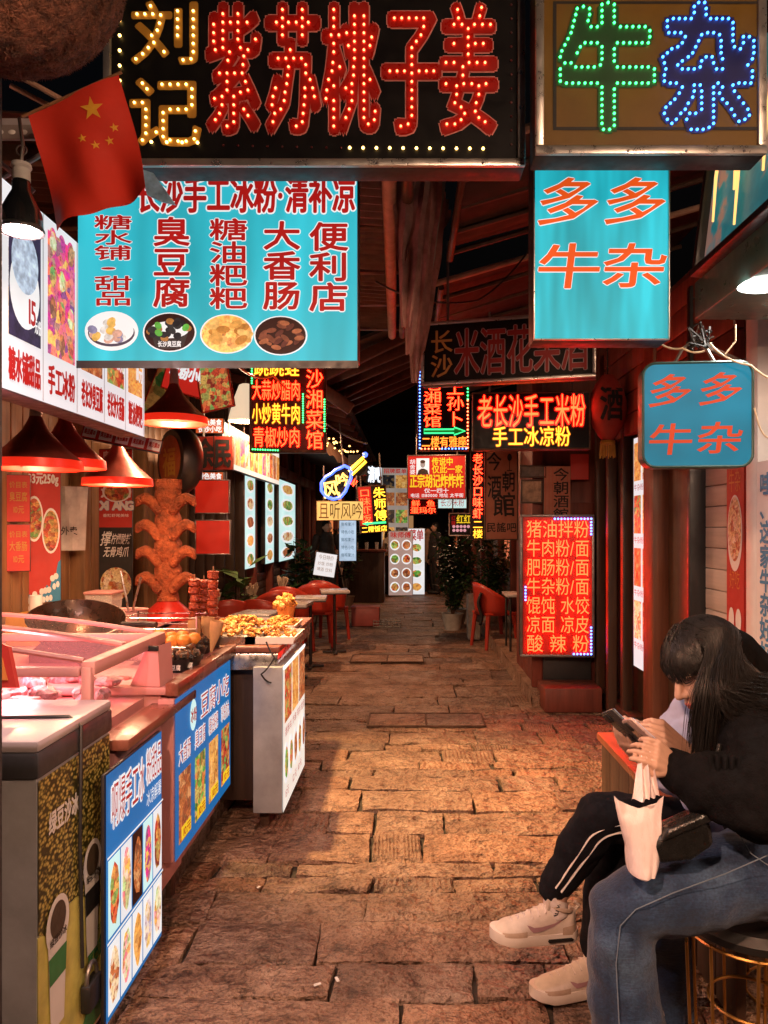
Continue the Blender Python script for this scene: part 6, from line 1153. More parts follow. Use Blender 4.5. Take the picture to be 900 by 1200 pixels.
o = thing('dark_jacket', 'dark jacket hung over the red chair on the right', 'jacket', (.88, 9.02, .35)); mb = MB(); mb.grid(lambda u, v: (-.06 + .02 * math.sin(v * 7) + .03 * math.sin(u * PI), (u - .5) * .34, .38 * v - .04), 10, 10); q = mb.build('cloth', MATS['print_black'], o); q.modifiers.new('thick', 'SOLIDIFY').thickness = .03
t = thing('side_table', 'small low table edge next to the red noodle menu', 'table', (1.27, 8.2, .13)); mb = MB(); mb.cbox((0, 0, .6), (.45, .45, .03), .006); mb.build('top', MATS['table_top'], t); 
for a, b in ((-.18, -.18), (.18, -.18), (-.18, .18), (.18, .18)): mb = MB(); mb.tube([(a, b, 0), (a, b, .6)], .014, 6); mb.build('leg', MATS['case_dark'], t)
t = thing('red_crate', 'pale red plastic crate on the paving beside the far left tables', 'crate', (-.66, 11.2, 0)); mb = MB(); mb.cbox((0, 0, .14), (.42, .32, .28), .02); mb.build('body', mat('crate_red', (.35, .08, .07), .5, 0, .2, 6, .05), t); mb = MB(); mb.cbox((0, 0, .285), (.44, .34, .02), .008); mb.build('rim', MATS['crate_red'], t)
t = thing('wire_basket', 'low pale wire basket next to the red crate', 'basket', (-.33, 11.0, 0)); mb = MB()
for z in (.02, .06, .1): mb.tube([(-.2, -.12, z), (.2, -.12, z), (.2, .12, z), (-.2, .12, z)], .006, 5, closed=True)
for k in range(9):
    for s in (-.12, .12): mb.tube([(-.2 + .05 * k, s, 0), (-.2 + .05 * k, s, .11)], .004, 4)
mb.build('wire', MATS['steel'], t)
# bar counter and stools at the far left
t = thing('bar_counter', 'dim bar counter with glasses at the far left', 'counter', (-.95, 14.8, 0)); mb = MB(); mb.cbox((0, 0, .5), (.9, .4, 1.0), .02); mb.build('body', MATS['wood_dark'], t); mb = MB(); mb.cbox((0, -.02, 1.02), (1.0, .5, .05), .01); mb.build('top', MATS['wood_red'], t)
for k in range(4): mb = MB(); mb.lathe([(.03, 0), (.035, .14), (.03, .14)], 12, Matrix.Translation((-.3 + .2 * k, -.1, 1.05)), caps=True); mb.build('glass', MATS['clear_plastic'], t)
# ------------------------------------------------------------------ wooden bench and wire stool on the right
bx_ = thing('wooden_bench', 'reddish wooden box bench behind the two seated people', 'bench', (.93, 2.9, 0)); mb = MB(); mb.cbox((.19, 0, .435), (.40, 1.5, .035), .006); mb.build('top', wood('bench_top', (.3, .09, .04), axis=1, rough=.35), bx_)
for k in range(10): mb = MB(); mb.cbox((.03, -.68 + k * .151, .21), (.03, .145, .41), .004); mb.build('plank', MATS['wood_dark'], bx_)
mb = MB(); mb.cbox((.19, .735, .21), (.34, .03, .41), .004); mb.build('end_panel', MATS['wood_dark'], bx_)
st_ = thing('wire_stool', 'gold wire stool with round black seat under the front person', 'stool', (.905, 1.97, 0)); mb = MB(); mb.lathe([(0, .40), (.16, .4), (.178, .412), (.18, .43), (.165, .45), (.0, .455)], 32); mb.build('seat', mat('seat_black', (.012, .011, .011), .55, 0, .2, 8, .1), st_); gold = mat('gold_wire', (.5, .26, .07), .35, .9, .2, 9, .05)
for rr, zz in ((.165, .39), (.15, .012), (.105, .2)): mb = MB(); mb.tube([(rr * math.cos(2 * PI * i / 40), rr * math.sin(2 * PI * i / 40), zz) for i in range(40)], .0045, 6, closed=True); mb.build('ring', gold, st_)
for k in range(9): a = 2 * PI * k / 9 + .2; mb = MB(); mb.tube([(.165 * math.cos(a), .165 * math.sin(a), .395), (.15 * math.cos(a), .15 * math.sin(a), .01)], .0045, 6); mb.build('leg', gold, st_)
s2 = copy_tree(st_); s2.location = (1.2, 2.3, 0); s2['label'] = 'gold wire stool further back, behind the front stool'; s2['group'] = 'gold wire stools'; st_['group'] = 'gold wire stools'
# ------------------------------------------------------------------ shared people helpers
def cap(mb, a, b, ra, rb=None, n=12):
    rb = rb if rb is not None else ra; a, b = Vector(a), Vector(b); mb.ball(a, ra, n, 8); mb.ball(b, rb, n, 8); mb.tube([a, a.lerp(b, .5), b], [ra, (ra + rb) / 2, rb], n)
def chain(mb, pts, rs, n=12):
    for (a, b, ra, rb) in zip(pts[:-1], pts[1:], rs[:-1], rs[1:]): cap(mb, a, b, ra, rb, n)
def organic(mb, name, m, parent=None, voxel=.008, smooth=6, crease=0, csize=.08, loc=None):
    o = mb.build(name, m, parent, fix=True, loc=loc); r = o.modifiers.new('skin', 'REMESH'); r.mode = 'VOXEL'; r.voxel_size = voxel; r.use_smooth_shade = True
    if smooth: s = o.modifiers.new('smooth', 'SMOOTH'); s.iterations = smooth; s.factor = .6
    if crease:
        tx = bpy.data.textures.new(name + '_folds', 'CLOUDS'); tx.noise_scale = csize; tx.noise_depth = 2; dm = o.modifiers.new('folds', 'DISPLACE'); dm.texture = tx; dm.strength = crease; dm.mid_level = .5; dm.texture_coords = 'LOCAL'
    return o
mat('skin', (.5, .3, .22), .5, 0, .12, 18, .06); mat('hair_black', (.010, .0085, .008), .5, 0, .4, 60, .1, stretch=(1, 1, .12), spec=.35)
# distant people: dark clothing, standing in the alley
def walker(x, y_, h, face, top, bot, lab, arm=0, seed=0):
    s = h / 1.68; mb = MB(); z = lambda v: v * s; fx, fy = math.cos(face), math.sin(face)
    def pt(f, l, zz): return Vector((fx * f - fy * l, fy * f + fx * l, zz * s))
    mb.ball(pt(.02, 0, 1.55), (.078 * s, .085 * s, .11 * s), 14, 10); cap(mb, pt(0, 0, 1.4), pt(.01, 0, 1.5), .05 * s); mb.ball(pt(.1, 0, 1.54), .02 * s, 8, 6); mb.ball(pt(.02, .08, 1.54), .025 * s, 8, 6); mb.ball(pt(.02, -.08, 1.54), .025 * s, 8, 6)
    hands = [pt(.05 + (.25 if arm else 0), l, .78 + (.3 if arm else 0)) for l in (.26, -.26)]
    for q, l in zip(hands, (.26, -.26)):
        cap(mb, q, q + Vector((0, 0, -.05)), .03 * s, .022 * s)
        for f in range(4): cap(mb, q + pt(.02 - .014 * f, 0, 0) + Vector((0, 0, -.05)), q + pt(.02 - .014 * f, 0, 0) + Vector((0, 0, -.11)), .009, .008, 6)
        cap(mb, q + pt(.03, 0, -.01), q + pt(.05, 0, -.06), .01, .008, 6); cap(mb, q, pt(0, l * .75, 1.1), .03, .04)
    chain(mb, [pt(0, 0, 1.35), pt(0, 0, .9)], [.1 * s, .1 * s])
    for l in (.09, -.09): chain(mb, [pt(0, l, .9), pt(.02, l, .5), pt(0, l, .08)], [.07 * s, .05 * s, .04 * s])
    o = organic(mb, 'person', MATS['skin'], None, .012, 3); o.location = (x, y_, .005); tag(o, lab, 'person', 'people standing far down the alley')
    mb = MB(); chain(mb, [pt(0, 0, 1.36), pt(0, 0, 1.15), pt(0, 0, .86)], [.13 * s, .15 * s, .15 * s])
    for q, l in zip(hands, (.19, -.19)): chain(mb, [pt(0, l, 1.36), pt(-.02, l * 1.35, 1.1), q + Vector((0, 0, .04))], [.07 * s, .055 * s, .042 * s])
    organic(mb, 'jacket', top, o, .014, 4, .02); mb = MB()
    for l in (.085, -.085): chain(mb, [pt(0, l, .9), pt(.02, l * 1.05, .5), pt(-.01, l * 1.1, .1)], [.11 * s, .08 * s, .06 * s])
    organic(mb, 'trousers', bot, o, .014, 3); mb = MB()
    for l in (.09, -.09): mb.ball(pt(.05, l, .04), (.13 if abs(fx) > .5 else .05, .13 if abs(fx) <= .5 else .05, .04), 12, 8)
    organic(mb, 'shoes', MATS['rubber'], o, .01, 2); mb = MB(); mb.ball(pt(-.005, 0, 1.585), (.092 * s, .095 * s, .1 * s), 16, 10, .08, 4, seed); mb.ball(pt(-.05, 0, 1.48), (.06 * s, .075 * s, .12 * s), 12, 8, .1, 3, seed); mb.build('hair', MATS['hair_black'], o)
    return o
dk = mat('cloth_dark', (.025, .022, .024), .85, 0, .3, 9, .2); wc = mat('cloth_cream', (.5, .42, .34), .85, 0, .15, 9, .2)
walker(.58, 16.6, 1.6, R(200), dk, dk, 'person in dark clothes standing at the far end of the alley', 0, 1); walker(.44, 17.2, 1.5, R(250), mat('cloth_tan', (.35, .22, .16), .85, 0, .2, 9, .2), dk, 'person in a tan top half hidden by the dark-clothed person', 0, 2); walker(-.47, 16.6, 1.45, R(-20), wc, dk, 'person in a cream jacket behind the standing menu boards', 1, 3); walker(-1.45, 13.0, 1.6, R(-60), dk, dk, 'person in dark clothes standing by the far left bar', 0, 4)
# ------------------------------------------------------------------ the two seated people
def denim():
    m, nt, b = _new('denim'); v = _coord(nt); n = _noise(nt, v, 5, 5); w = _noise(nt, v, 160, 2); n3 = _noise(nt, _coord(nt, (3, 30, 30)), 6, 3)
    ge = nt.nodes.new('ShaderNodeNewGeometry'); sp = nt.nodes.new('ShaderNodeSeparateXYZ'); nt.links.new(v, sp.inputs[0])
    c = _ramp(nt, n.outputs[0], [(.34, (.005, .018, .05)), (.5, (.014, .04, .10)), (.72, (.075, .14, .25))])
    mx = nt.nodes.new('ShaderNodeMix'); mx.data_type = 'RGBA'; mx.blend_type = 'MULTIPLY'; mx.inputs[0].default_value = .7; c2 = _ramp(nt, w.outputs[0], [(.35, (.45, .45, .5)), (.65, (1, 1, 1))]); nt.links.new(c, mx.inputs[6]); nt.links.new(c2, mx.inputs[7])
    nt.links.new(mx.outputs[2], b.inputs['Base Color']); b.inputs['Roughness'].default_value = .85; b.inputs['Sheen Weight'].default_value = .15; _bump(nt, b, n3.outputs[0], .3, .01); return m
denim()
mat('knit_black', (.006, .006, .007), .95, 0, .35, 70, .5, bdist=.006, spec=.08); mat('pants_black', (.008, .0085, .012), .9, 0, .3, 30, .2, spec=.12); mat('shirt_blue', (.36, .38, .56), .8, 0, .12, 12, .15); mat('shoe_cream', (.62, .52, .45), .6, 0, .12, 30, .15); mat('shoe_beige', (.45, .33, .25), .65, 0, .15, 30, .15); mat('shoe_white', (.72, .64, .58), .5, 0, .08, 20, .06); mat('sock_white', (.68, .58, .55), .9, 0, .1, 90, .3); mat('swoosh_mauve', (.36, .2, .22), .5, 0, .1, 20, .05); mat('bag_film', (.74, .62, .62), .3, 0, .05, 9, .25, stretch=(3, 3, .6), bdist=.01); mat('leather_black', (.010, .010, .010), .28, 0, .3, 25, .25)
def hand(mb, wrist, knuck, nrm, curls, spread=.018, L=.075, thumb=None, s=1.0):
    """palm from wrist to knuckle line plus four bent fingers; nrm points out of the back of the hand; thumb from the palm's side"""
    w, k, n = Vector(wrist), Vector(knuck), Vector(nrm).normalized(); f = (k - w).normalized(); n = (n - f * n.dot(f)).normalized(); sd = f.cross(n).normalized()
    for q in (-1.5, -.5, .5, 1.5): cap(mb, w + sd * q * .011 * s, k + sd * q * spread * s, .0135 * s, .011 * s, 10)
    for i, q in enumerate((-1.5, -.5, .5, 1.5)):
        ln = L * (.86, 1.0, .95, .74)[i] * s; a = k + sd * q * spread * s; ang = 0; p = a
        for j, fr in enumerate((.46, .3, .24)):
            ang += curls[i] * (.7, 1.0, .8)[j]; dr = f * math.cos(ang) - n * math.sin(ang); e = p + dr * ln * fr; cap(mb, p, e, (.0085, .0076, .007)[j] * s, (.0076, .007, .006)[j] * s, 10); p = e
    tb = thumb or (.5, .8); base = w.lerp(k, .35) - sd * .024 * s; d1 = (f * tb[0] - sd * .6 - n * .25).normalized(); d2 = (f * tb[1] + sd * .15 - n * .45).normalized(); m1 = base + d1 * .036 * s; cap(mb, base, m1, .0145 * s, .011 * s, 10); cap(mb, m1, m1 + d2 * .032 * s, .0105 * s, .008 * s, 10)
def head(mb, c, fd, up, s=1.0):
    c, fd, up = Vector(c), Vector(fd).normalized(), Vector(up).normalized(); up = (up - fd * up.dot(fd)).normalized(); sd = fd.cross(up).normalized(); M = Matrix((( *(fd), 0), (*sd, 0), (*up, 0), (0, 0, 0, 1))).transposed(); M = Matrix.Translation(c) @ M
    e = lambda p, r: mb.ball(p, r, 18, 12, 0, 3, 0, M)
    e((-.015 * s, 0, .03 * s), (.095 * s, .075 * s, .085 * s)); e((.02 * s, 0, -.035 * s), (.068 * s, .062 * s, .08 * s)); e((.055 * s, 0, -.085 * s), (.026 * s, .03 * s, .022 * s))
    for q in (-1, 1): e((.055 * s, q * .034 * s, -.03 * s), (.03 * s, .026 * s, .03 * s)); e((-.0 * s, q * .074 * s, -.02 * s), (.018 * s, .009 * s, .03 * s)); e((.072 * s, q * .028 * s, .018 * s), (.016 * s, .024 * s, .008 * s))
    cap_ = lambda a, b, ra, rb: cap(mb, M @ Vector(a), M @ Vector(b), ra, rb, 10)
    cap_((.083 * s, 0, .01 * s), (.102 * s, 0, -.026 * s), .009 * s, .012 * s); cap_((.09 * s, .01 * s, -.03 * s), (.09 * s, -.01 * s, -.03 * s), .009 * s, .009 * s)
    cap_((.083 * s, .017 * s, -.058 * s), (.083 * s, -.017 * s, -.058 * s), .0065 * s, .0065 * s); cap_((.081 * s, .014 * s, -.067 * s), (.081 * s, -.014 * s, -.067 * s), .007 * s, .007 * s)
    return M
# ---------------- front person: black top, blue jeans
A_HEAD = P(826, 783, 1.93); A_F = Vector((-.86, -.26, -.42)).normalized(); A_UP = Vector((-.50, 0, .86))
neck = P(868, 838, 1.95); sh_n = P(888, 872, 1.77); sh_f = P(880, 858, 2.13); chest = P(905, 900, 1.95); hipc = P(935, 1010, 1.97)
el_n = P(884, 938, 1.68); wr_n = P(787, 897, 1.80); el_f = P(870, 925, 2.12); wr_f = P(806, 882, 1.95)
mb = MB(); MA = head(mb, A_HEAD, A_F, A_UP, 1.0); cap(mb, A_HEAD + Vector((.05, 0, -.05)), neck, .05, .055); chain(mb, [neck, chest, hipc], [.07, .11, .12]); chain(mb, [sh_n, el_n, wr_n], [.045, .036, .025]); chain(mb, [sh_f, el_f, wr_f], [.045, .036, .025])
hand(mb, wr_n, P(769, 884, 1.775), (-.15, -.8, .58), (.5, .62, .72, .82), .0195, .07, (.9, 1.1)); hand(mb, wr_f, P(776, 858, 1.92), (.3, -.65, .7), (.18, .45, .62, .78), .0195, .078, (.9, .5))
for hp, kn, an in ((P(915, 1015, 1.86), P(724, 1066, 1.79), P(738, 1290, 1.79)), (P(915, 1015, 2.08), P(772, 1062, 2.12), P(788, 1185, 2.2))): chain(mb, [hp, kn, an], [.08, .05, .03])
person_a = organic(mb, 'person', MATS['skin'], None, .0034, 2); tag(person_a, 'person in black top and wide blue jeans, bent over a phone on a wire stool', 'person', None)
# sweater
mb = MB(); chain(mb, [P(872, 845, 1.95), P(893, 885, 1.95), P(925, 960, 1.95), P(945, 1000, 1.96)], [.075, .15, .165, .16]); chain(mb, [P(884, 862, 1.80), P(880, 856, 2.10)], [.085, .08])
chain(mb, [sh_n + Vector((.0, .0, -.01)), P(903, 912, 1.70), el_n, P(838, 922, 1.73), P(800, 904, 1.79), P(787, 897, 1.80)], [.085, .088, .085, .074, .055, .036], 14); chain(mb, [sh_f, el_f, P(835, 900, 2.0), wr_f + Vector((.02, .01, -.01))], [.08, .07, .055, .036], 14)
sw = organic(mb, 'sweater', MATS['knit_black'], person_a, .0075, 4, .032, .06)
mb = MB(); pts = []
for i in range(40): u = i / 39; pts.append(P(828 + 80 * u, 886 + 9 * math.sin(u * 3) - 6 * u, 1.70 + .02 * math.sin(u * 40) - .01))
mb.grid(lambda u, v: tuple(P(826 + 84 * u, 884 + 5 * u + 20 * v, 1.668 + .005 * math.sin(u * 62) - .014 * v + .05 * (1 - u) * (1 - u))), 120, 3); o = mb.build('ruffle', MATS['knit_black'], person_a); o.modifiers.new('thick', 'SOLIDIFY').thickness = .003
mb = MB(); cw = (P(774, 891, 1.79) - P(787, 897, 1.80)).normalized(); mb.tube([P(796, 901, 1.80), P(787, 897, 1.80), P(782, 894.5, 1.797)], [.042, .043, .040], 20); mb.build('cuff', MATS['knit_black'], person_a)
# jeans
mb = MB(); chain(mb, [P(925, 1012, 1.90), P(860, 1028, 1.84), P(790, 1046, 1.80), P(730, 1068, 1.79)], [.13, .105, .09, .082], 16); chain(mb, [P(730, 1068, 1.79), P(727, 1110, 1.79), P(733, 1180, 1.79), P(742, 1285, 1.79)], [.082, .086, .092, .1], 16)
chain(mb, [P(925, 1012, 2.06), P(840, 1035, 2.1), P(775, 1062, 2.13)], [.13, .1, .08], 16); chain(mb, [P(775, 1062, 2.13), P(783, 1110, 2.17), P(787, 1160, 2.2), P(788, 1180, 2.2)], [.078, .068, .064, .064], 16); mb.ball(P(935, 990, 1.97), (.15, .19, .13), 16, 10)
jeans = organic(mb, 'jeans', MATS['denim'], person_a, .0075, 4, .026, .13)
mb = MB(); mb.tube([P(905, 1000, 1.68), P(850, 1024, 1.695), P(790, 1046, 1.70), P(745, 1066, 1.705), P(727, 1085, 1.708), P(722, 1130, 1.70), P(726, 1210, 1.695)], .0014, 6); mb.tube([P(866, 978, 1.735), P(880, 1000, 1.71), P(900, 1014, 1.70)], .0014, 6); mb.build('seam', mat('thread', (.12, .16, .22), .8), person_a)
mb = MB(); mb.lathe([(.066, -.012), (.07, -.008), (.07, .022), (.066, .026)], 24, Matrix.Translation(P(788, 1180, 2.2))); mb.build('hem', MATS['denim'], person_a)
for pos, ang in ((P(788, 1192, 2.19), 15), (P(738, 1296, 1.79), 0)):
    mb = MB(); M = Matrix.Translation((pos.x - .05, pos.y, .0)) @ Matrix.Rotation(R(ang), 4, 'Z'); mb.ball((0, 0, .045), (.135, .048, .045), 18, 10, 0, 3, 0, M); mb.ball((.06, 0, .07), (.06, .042, .05), 14, 8, 0, 3, 0, M); organic(mb, 'shoe', MATS['shoe_cream'], person_a, .006, 3)
# hair: dense curved strands from the crown, falling round the bent head
rn = random.Random(21); mb = MB(); q3 = MA.to_3x3()
def sc_pt(th, ph, k=1.0):                               # scalp point: th 0 = face side .. pi = back of head, ph -1 near .. 1 far side
    return MA @ Vector(((-.015 + .100 * k * math.cos(th) * math.cos(ph)), .083 * k * math.sin(ph), .028 + .094 * k * math.sin(th) * math.cos(ph)))
mb.ball((0, 0, 0), 1, 2, 3) if False else None
cap_mb = MB()
def scalp(u, v):
    th = R(34) + R(176) * u; ph = R(-80) + R(160) * v; p = sc_pt(th, ph, 1.02); return tuple(p)
cap_mb.grid(scalp, 24, 20)
G = Vector((0, 0, -1))
def strand(pts, r0, taper=.35):
    P_ = [Vector(p) for p in pts]; out = []; n = len(P_)
    for i in range(n - 1):                             # Catmull-Rom
        a, b, c, d_ = P_[max(i - 1, 0)], P_[i], P_[i + 1], P_[min(i + 2, n - 1)]
        for t in (0, .34, .67): out.append(.5 * ((2 * b) + (c - a) * t + (2 * a - 5 * b + 4 * c - d_) * t * t + (3 * b - a - 3 * c + d_) * t ** 3))
    out.append(P_[-1]); k = len(out); mb.tube(out, [r0 * (1 - (1 - taper) * (i / (k - 1)) ** 2) for i in range(k)], 4)
hm = MB(); D = lambda x, y_, d: P(x, y_, d)
for u in range(13):
    for v in range(9): th = R(44) + R(162) * u / 12; ph = R(-80) + R(160) * v / 8; hm.ball(sc_pt(th, ph, .93), .021, 8, 6)
chain(hm, [D(830, 785, 1.87), D(834, 808, 1.85), D(828, 842, 1.845), D(820, 880, 1.845)], [.02, .026, .02, .006]); chain(hm, [D(840, 778, 1.885), D(850, 805, 1.855), D(870, 826, 1.83), D(905, 842, 1.80)], [.045, .046, .042, .045])
chain(hm, [D(858, 770, 1.93), D(880, 800, 1.93), D(915, 835, 1.93)], [.075, .085, .09]); chain(hm, [D(845, 780, 2.0), D(865, 815, 2.04), D(900, 845, 2.05)], [.06, .05, .05])
organic(hm, 'hair_mass', mat('hair_under', (.004, .0035, .0035), .95, 0, .4, 60, .2, stretch=(1, 1, .1), spec=.05), person_a, .007, 6)
for i in range(6000):
    side = -1 if rn.random() < .8 else 1; th = rn.uniform(R(36), R(208)); jit = lambda s: Vector((rn.gauss(0, s), rn.gauss(0, s), rn.gauss(0, s)))
    k = rn.uniform(1.07, 1.13); root = sc_pt(th, side * rn.uniform(.0, .15), k); a1 = sc_pt(th, side * rn.uniform(.5, .7), k); a2 = sc_pt(th + .03, side * rn.uniform(1.0, 1.25), k + rn.uniform(0, .04)); f = (th - R(36)) / R(172)
    if f < .14 + rn.uniform(-.10, .14):                                        # fringe over the brow, down to the nose bridge
        q = side * rn.uniform(.0, 1.0); pts = [root, sc_pt(th - .06, q * .8, k + .02), sc_pt(R(22 + rn.uniform(-6, 6)), q, k + .03), sc_pt(R(9 + rn.uniform(-9, 8)), q * 1.03, k + .04), sc_pt(R(-5 + rn.uniform(-8, 8)), q * 1.05, k + .03)]
        if abs(q) < .8 and rn.random() < .6: pts = pts[:4]
    elif f < .46:                                      # long locks hanging straight down beside the face
        x_ = 826 + rn.gauss(0, 6) + 46 * (f - .3); y_ = rn.uniform(845, 900) - 60 * max(0, f - .33); e2 = P(x_ - 3, y_, (1.83 if side < 0 else 2.03) + rn.gauss(0, .01)); e1 = P(x_ + 5, 812, (1.805 if side < 0 else 2.04) + rn.gauss(0, .008)); pts = [root, a1, a2, e1, e2]
    else:                                              # hair lying over the shoulder and back
        g_ = (f - .46) / .54; e1 = P(838 + 46 * g_ + rn.gauss(0, 4), 804 + rn.gauss(0, 4) - 12 * g_, (1.785 if side < 0 else 2.08) + .05 * g_ + rn.gauss(0, .006)); e2 = P(858 + 50 * g_ + rn.gauss(0, 6), 832 + rn.gauss(0, 8) - 22 * g_, (1.775 if side < 0 else 2.1) + .05 * g_ + rn.gauss(0, .008)); e3 = e2 + Vector((rn.uniform(.05, .14), rn.gauss(0, .015), -rn.uniform(.0, .06))); pts = [root, a1, a2, e1, e2, e3]
    strand(pts, rn.uniform(.0007, .0012))
o_ = len(mb.v); mb.v += cap_mb.v; mb.f += [tuple(i + o_ for i in f) for f in cap_mb.f]; mb.m += [0] * len(cap_mb.f); hair = mb.build('hair', MATS['hair_black'], person_a, fix=False)
def wrinkle(o, size, strength, turb=9):
    tx = bpy.data.textures.new(o.name + '_wrinkles', 'MARBLE'); tx.noise_scale = size; tx.turbulence = turb; tx.noise_depth = 1; dm = o.modifiers.new('wrinkles', 'DISPLACE'); dm.texture = tx; dm.strength = strength; dm.mid_level = .5; dm.texture_coords = 'LOCAL'; sm = o.modifiers.new('soften', 'SMOOTH'); sm.iterations = 2
wrinkle(jeans, .16, .010); wrinkle(sw, .13, .012)
# eye, brow and lip of the visible profile
for q in (-1, 1): e_ = MB(); e_.tube([MA @ Vector((.083, q * .018, .006)), MA @ Vector((.086, q * .03, .003)), MA @ Vector((.076, q * .043, .004))], .0013, 6); e_.build('eyelash', MATS['hair_black'], person_a)
e_ = MB(); e_.ball((.087, 0, -.058), (.006, .018, .0055), 12, 8, 0, 3, 0, MA); e_.ball((.085, 0, -.067), (.006, .016, .006), 12, 8, 0, 3, 0, MA); e_.build('lips', mat('lip_red', (.42, .09, .08), .4), person_a)
# phones, bags (held things stay their own objects)
def phone(lab, a, b, d0, m, tilt):
    a_, b_ = P(*a, d0), P(*b, d0 - .02); t = thing('phone', lab, 'phone', b_); L = (a_ - b_).length; u = (a_ - b_).normalized(); n = Vector((u.z, -tilt, -u.x)).normalized(); n = (n - u * n.dot(u)).normalized(); w = u.cross(n); M = Matrix(((*w, 0), (*n, 0), (*u, 0), (0, 0, 0, 1))).transposed()
    mb = MB(); mb.cbox((0, 0, L / 2), (.072, .009, L), .004, M); mb.build('body', m, t); mb = MB(); mb.cbox((0, .0047, L / 2), (.066, .001, L - .008), .0004, M); mb.build('screen', emit('screen_' + lab[:4], (.5, .6, .75), .5), t); mb = MB(); mb.cbox((.018, -.006, L - .02), (.026, .004, .028), .002, M); mb.build('camera_bump', MATS['rubber'], t)
phone('dark phone held farther out, in the hands of the person behind', (711, 833), (752, 873), 2.02, mat('phone_dark', (.05, .05, .055), .3, .3, .2, 8, 0), -.45)
phone('rose coloured phone held by the person in front', (734, 843), (775, 881), 1.90, mat('phone_rose', (.5, .36, .34), .3, .3, .15, 8, 0), -.3)
t = thing('plastic_bag', 'white thin plastic carrier bag hanging from the front person\'s hand', 'bag', P(752, 1018, 1.72)); o0 = P(752, 1018, 1.72)
def bagf(u, v):
    a = 2 * PI * u; wl = 723 + 3 * math.sin(v * 5) + (1 - v) * 9; wr = 776 + 2 * math.sin(v * 4 + 1) - (1 - v) * 7 + 4 * v; c = (wl + wr) / 2; hw = (wr - wl) / 2 * (1 - .22 * (1 - v) ** 5); fold = .10 * math.sin(a * 7 + v * 3) + .08 * math.sin(a * 11 - v * 5) + .5 * mnoise.noise(Vector((math.cos(a) * 1.7, math.sin(a) * 1.7, v * 2.2)))
    top = 938 - 5 * (abs(math.cos(a)) ** 6) + 9 * (1 - abs(math.cos(a))); y0 = 1019 + (top - 1019) * v
    p = P(c + hw * math.cos(a), y0, 1.72) - o0; p.y += math.sin(a) * (.05 * (1 - .93 * v ** 1.2)) * (1 + fold * .6) + .014 * fold; return tuple(p)
mb = MB(); mb.grid(bagf, 90, 30); mb.grid(lambda u, v: tuple(Vector(bagf(u, 0)) * (1 - v) + Vector((.0, 0, .004)) * v), 40, 4); bo = mb.build('bag_body', MATS['bag_film'], t); tx = bpy.data.textures.new('bag_creases', 'CLOUDS'); tx.noise_scale = .07; tx.noise_depth = 2; dm = bo.modifiers.new('creases', 'DISPLACE'); dm.texture = tx; dm.strength = .010; dm.texture_coords = 'LOCAL'
for (x0, x1, dy) in ((738, 760, -.012), (756, 776, .012)):
    def hdl(u, v, x0=x0, x1=x1, dy=dy):
        w0 = x0 + (x1 - x0) * u; tx = 764 + 7 * (u - .5) + (3 if x0 > 740 else -2); x = w0 * (1 - v ** .8) + tx * v ** .8; p = P(x, 936 - 48 * v - 6 * (1 - v) * (abs(u - .5) < .3) * 0, 1.72) - o0; p.y += dy * (1 - v) + .012 * math.sin(u * 9 + v * 3) * (1 - v * .5) + .055 * v; return tuple(p)
    mb = MB(); mb.grid(hdl, 12, 14); mb.build('bag_handle', MATS['bag_film'], t)
t = thing('leather_handbag', 'small black leather handbag on the front person\'s lap', 'handbag', P(803, 1006, 1.72)); o0 = P(803, 1006, 1.72); mb = MB(); mb.poly([((x - 803) * 1.72 / F, (1006 - y_) * 1.72 / F) for x, y_ in ((761, 986), (769, 976), (815, 955), (828, 960), (832, 985), (806, 1003), (768, 1007))], -.03, .05); q = mb.build('body', MATS['leather_black'], t); bv = q.modifiers.new('soft', 'BEVEL'); bv.width = .012; bv.segments = 3
mb = MB(); mb.poly([((x - 803) * 1.72 / F, (1006 - y_) * 1.72 / F) for x, y_ in ((776, 966), (822, 945), (830, 956), (770, 981))], -.036, .0); q = mb.build('flap', MATS['leather_black'], t); bv = q.modifiers.new('soft', 'BEVEL'); bv.width = .008; bv.segments = 2; mb = MB(); mb.tube([(.04, -.03, .1), (.06, -.0, .16), (.1, .05, .25)], .006, 6); mb.build('strap', MATS['leather_black'], t)
# ---------------- person behind: pale blue shirt, black track pants, sneakers
B_HEAD = P(846, 785, 2.42); mb = MB(); MBm = head(mb, B_HEAD, (-.9, -.1, -.4), (-.4, 0, .9)); nb = P(868, 838, 2.44); chain(mb, [B_HEAD + Vector((.04, 0, -.06)), nb, P(872, 905, 2.44), P(865, 985, 2.46)], [.05, .06, .1, .11])
bs_n, be_n, bw_n = P(826, 848, 2.26), P(812, 918, 2.2), P(757, 893, 2.08); bs_f, be_f, bw_f = P(838, 850, 2.62), P(800, 905, 2.5), P(758, 862, 2.12)
chain(mb, [bs_n, be_n, bw_n], [.045, .035, .025]); chain(mb, [bs_f, be_f, bw_f], [.045, .035, .025]); hand(mb, bw_n, P(738, 872, 2.04), (-.6, -.5, -.5), (.3, .36, .42, .5), .0195, .07, (.8, .9)); hand(mb, bw_f, P(742, 846, 2.08), (-.2, -.2, .9), (.3, .42, .55, .7), .0195, .07, (.9, .6))
lk, la = P(702, 958, 2.27), P(650, 1052, 2.28); rk, ra_ = P(724, 985, 2.42), P(698, 1122, 2.34); chain(mb, [P(840, 985, 2.38), lk, la], [.075, .05, .035]); chain(mb, [P(840, 990, 2.55), rk, ra_], [.075, .05, .035])
person_b = organic(mb, 'person', MATS['skin'], None, .0038, 2); tag(person_b, 'person in pale blue shirt and striped black track pants sitting cross-legged behind', 'person')
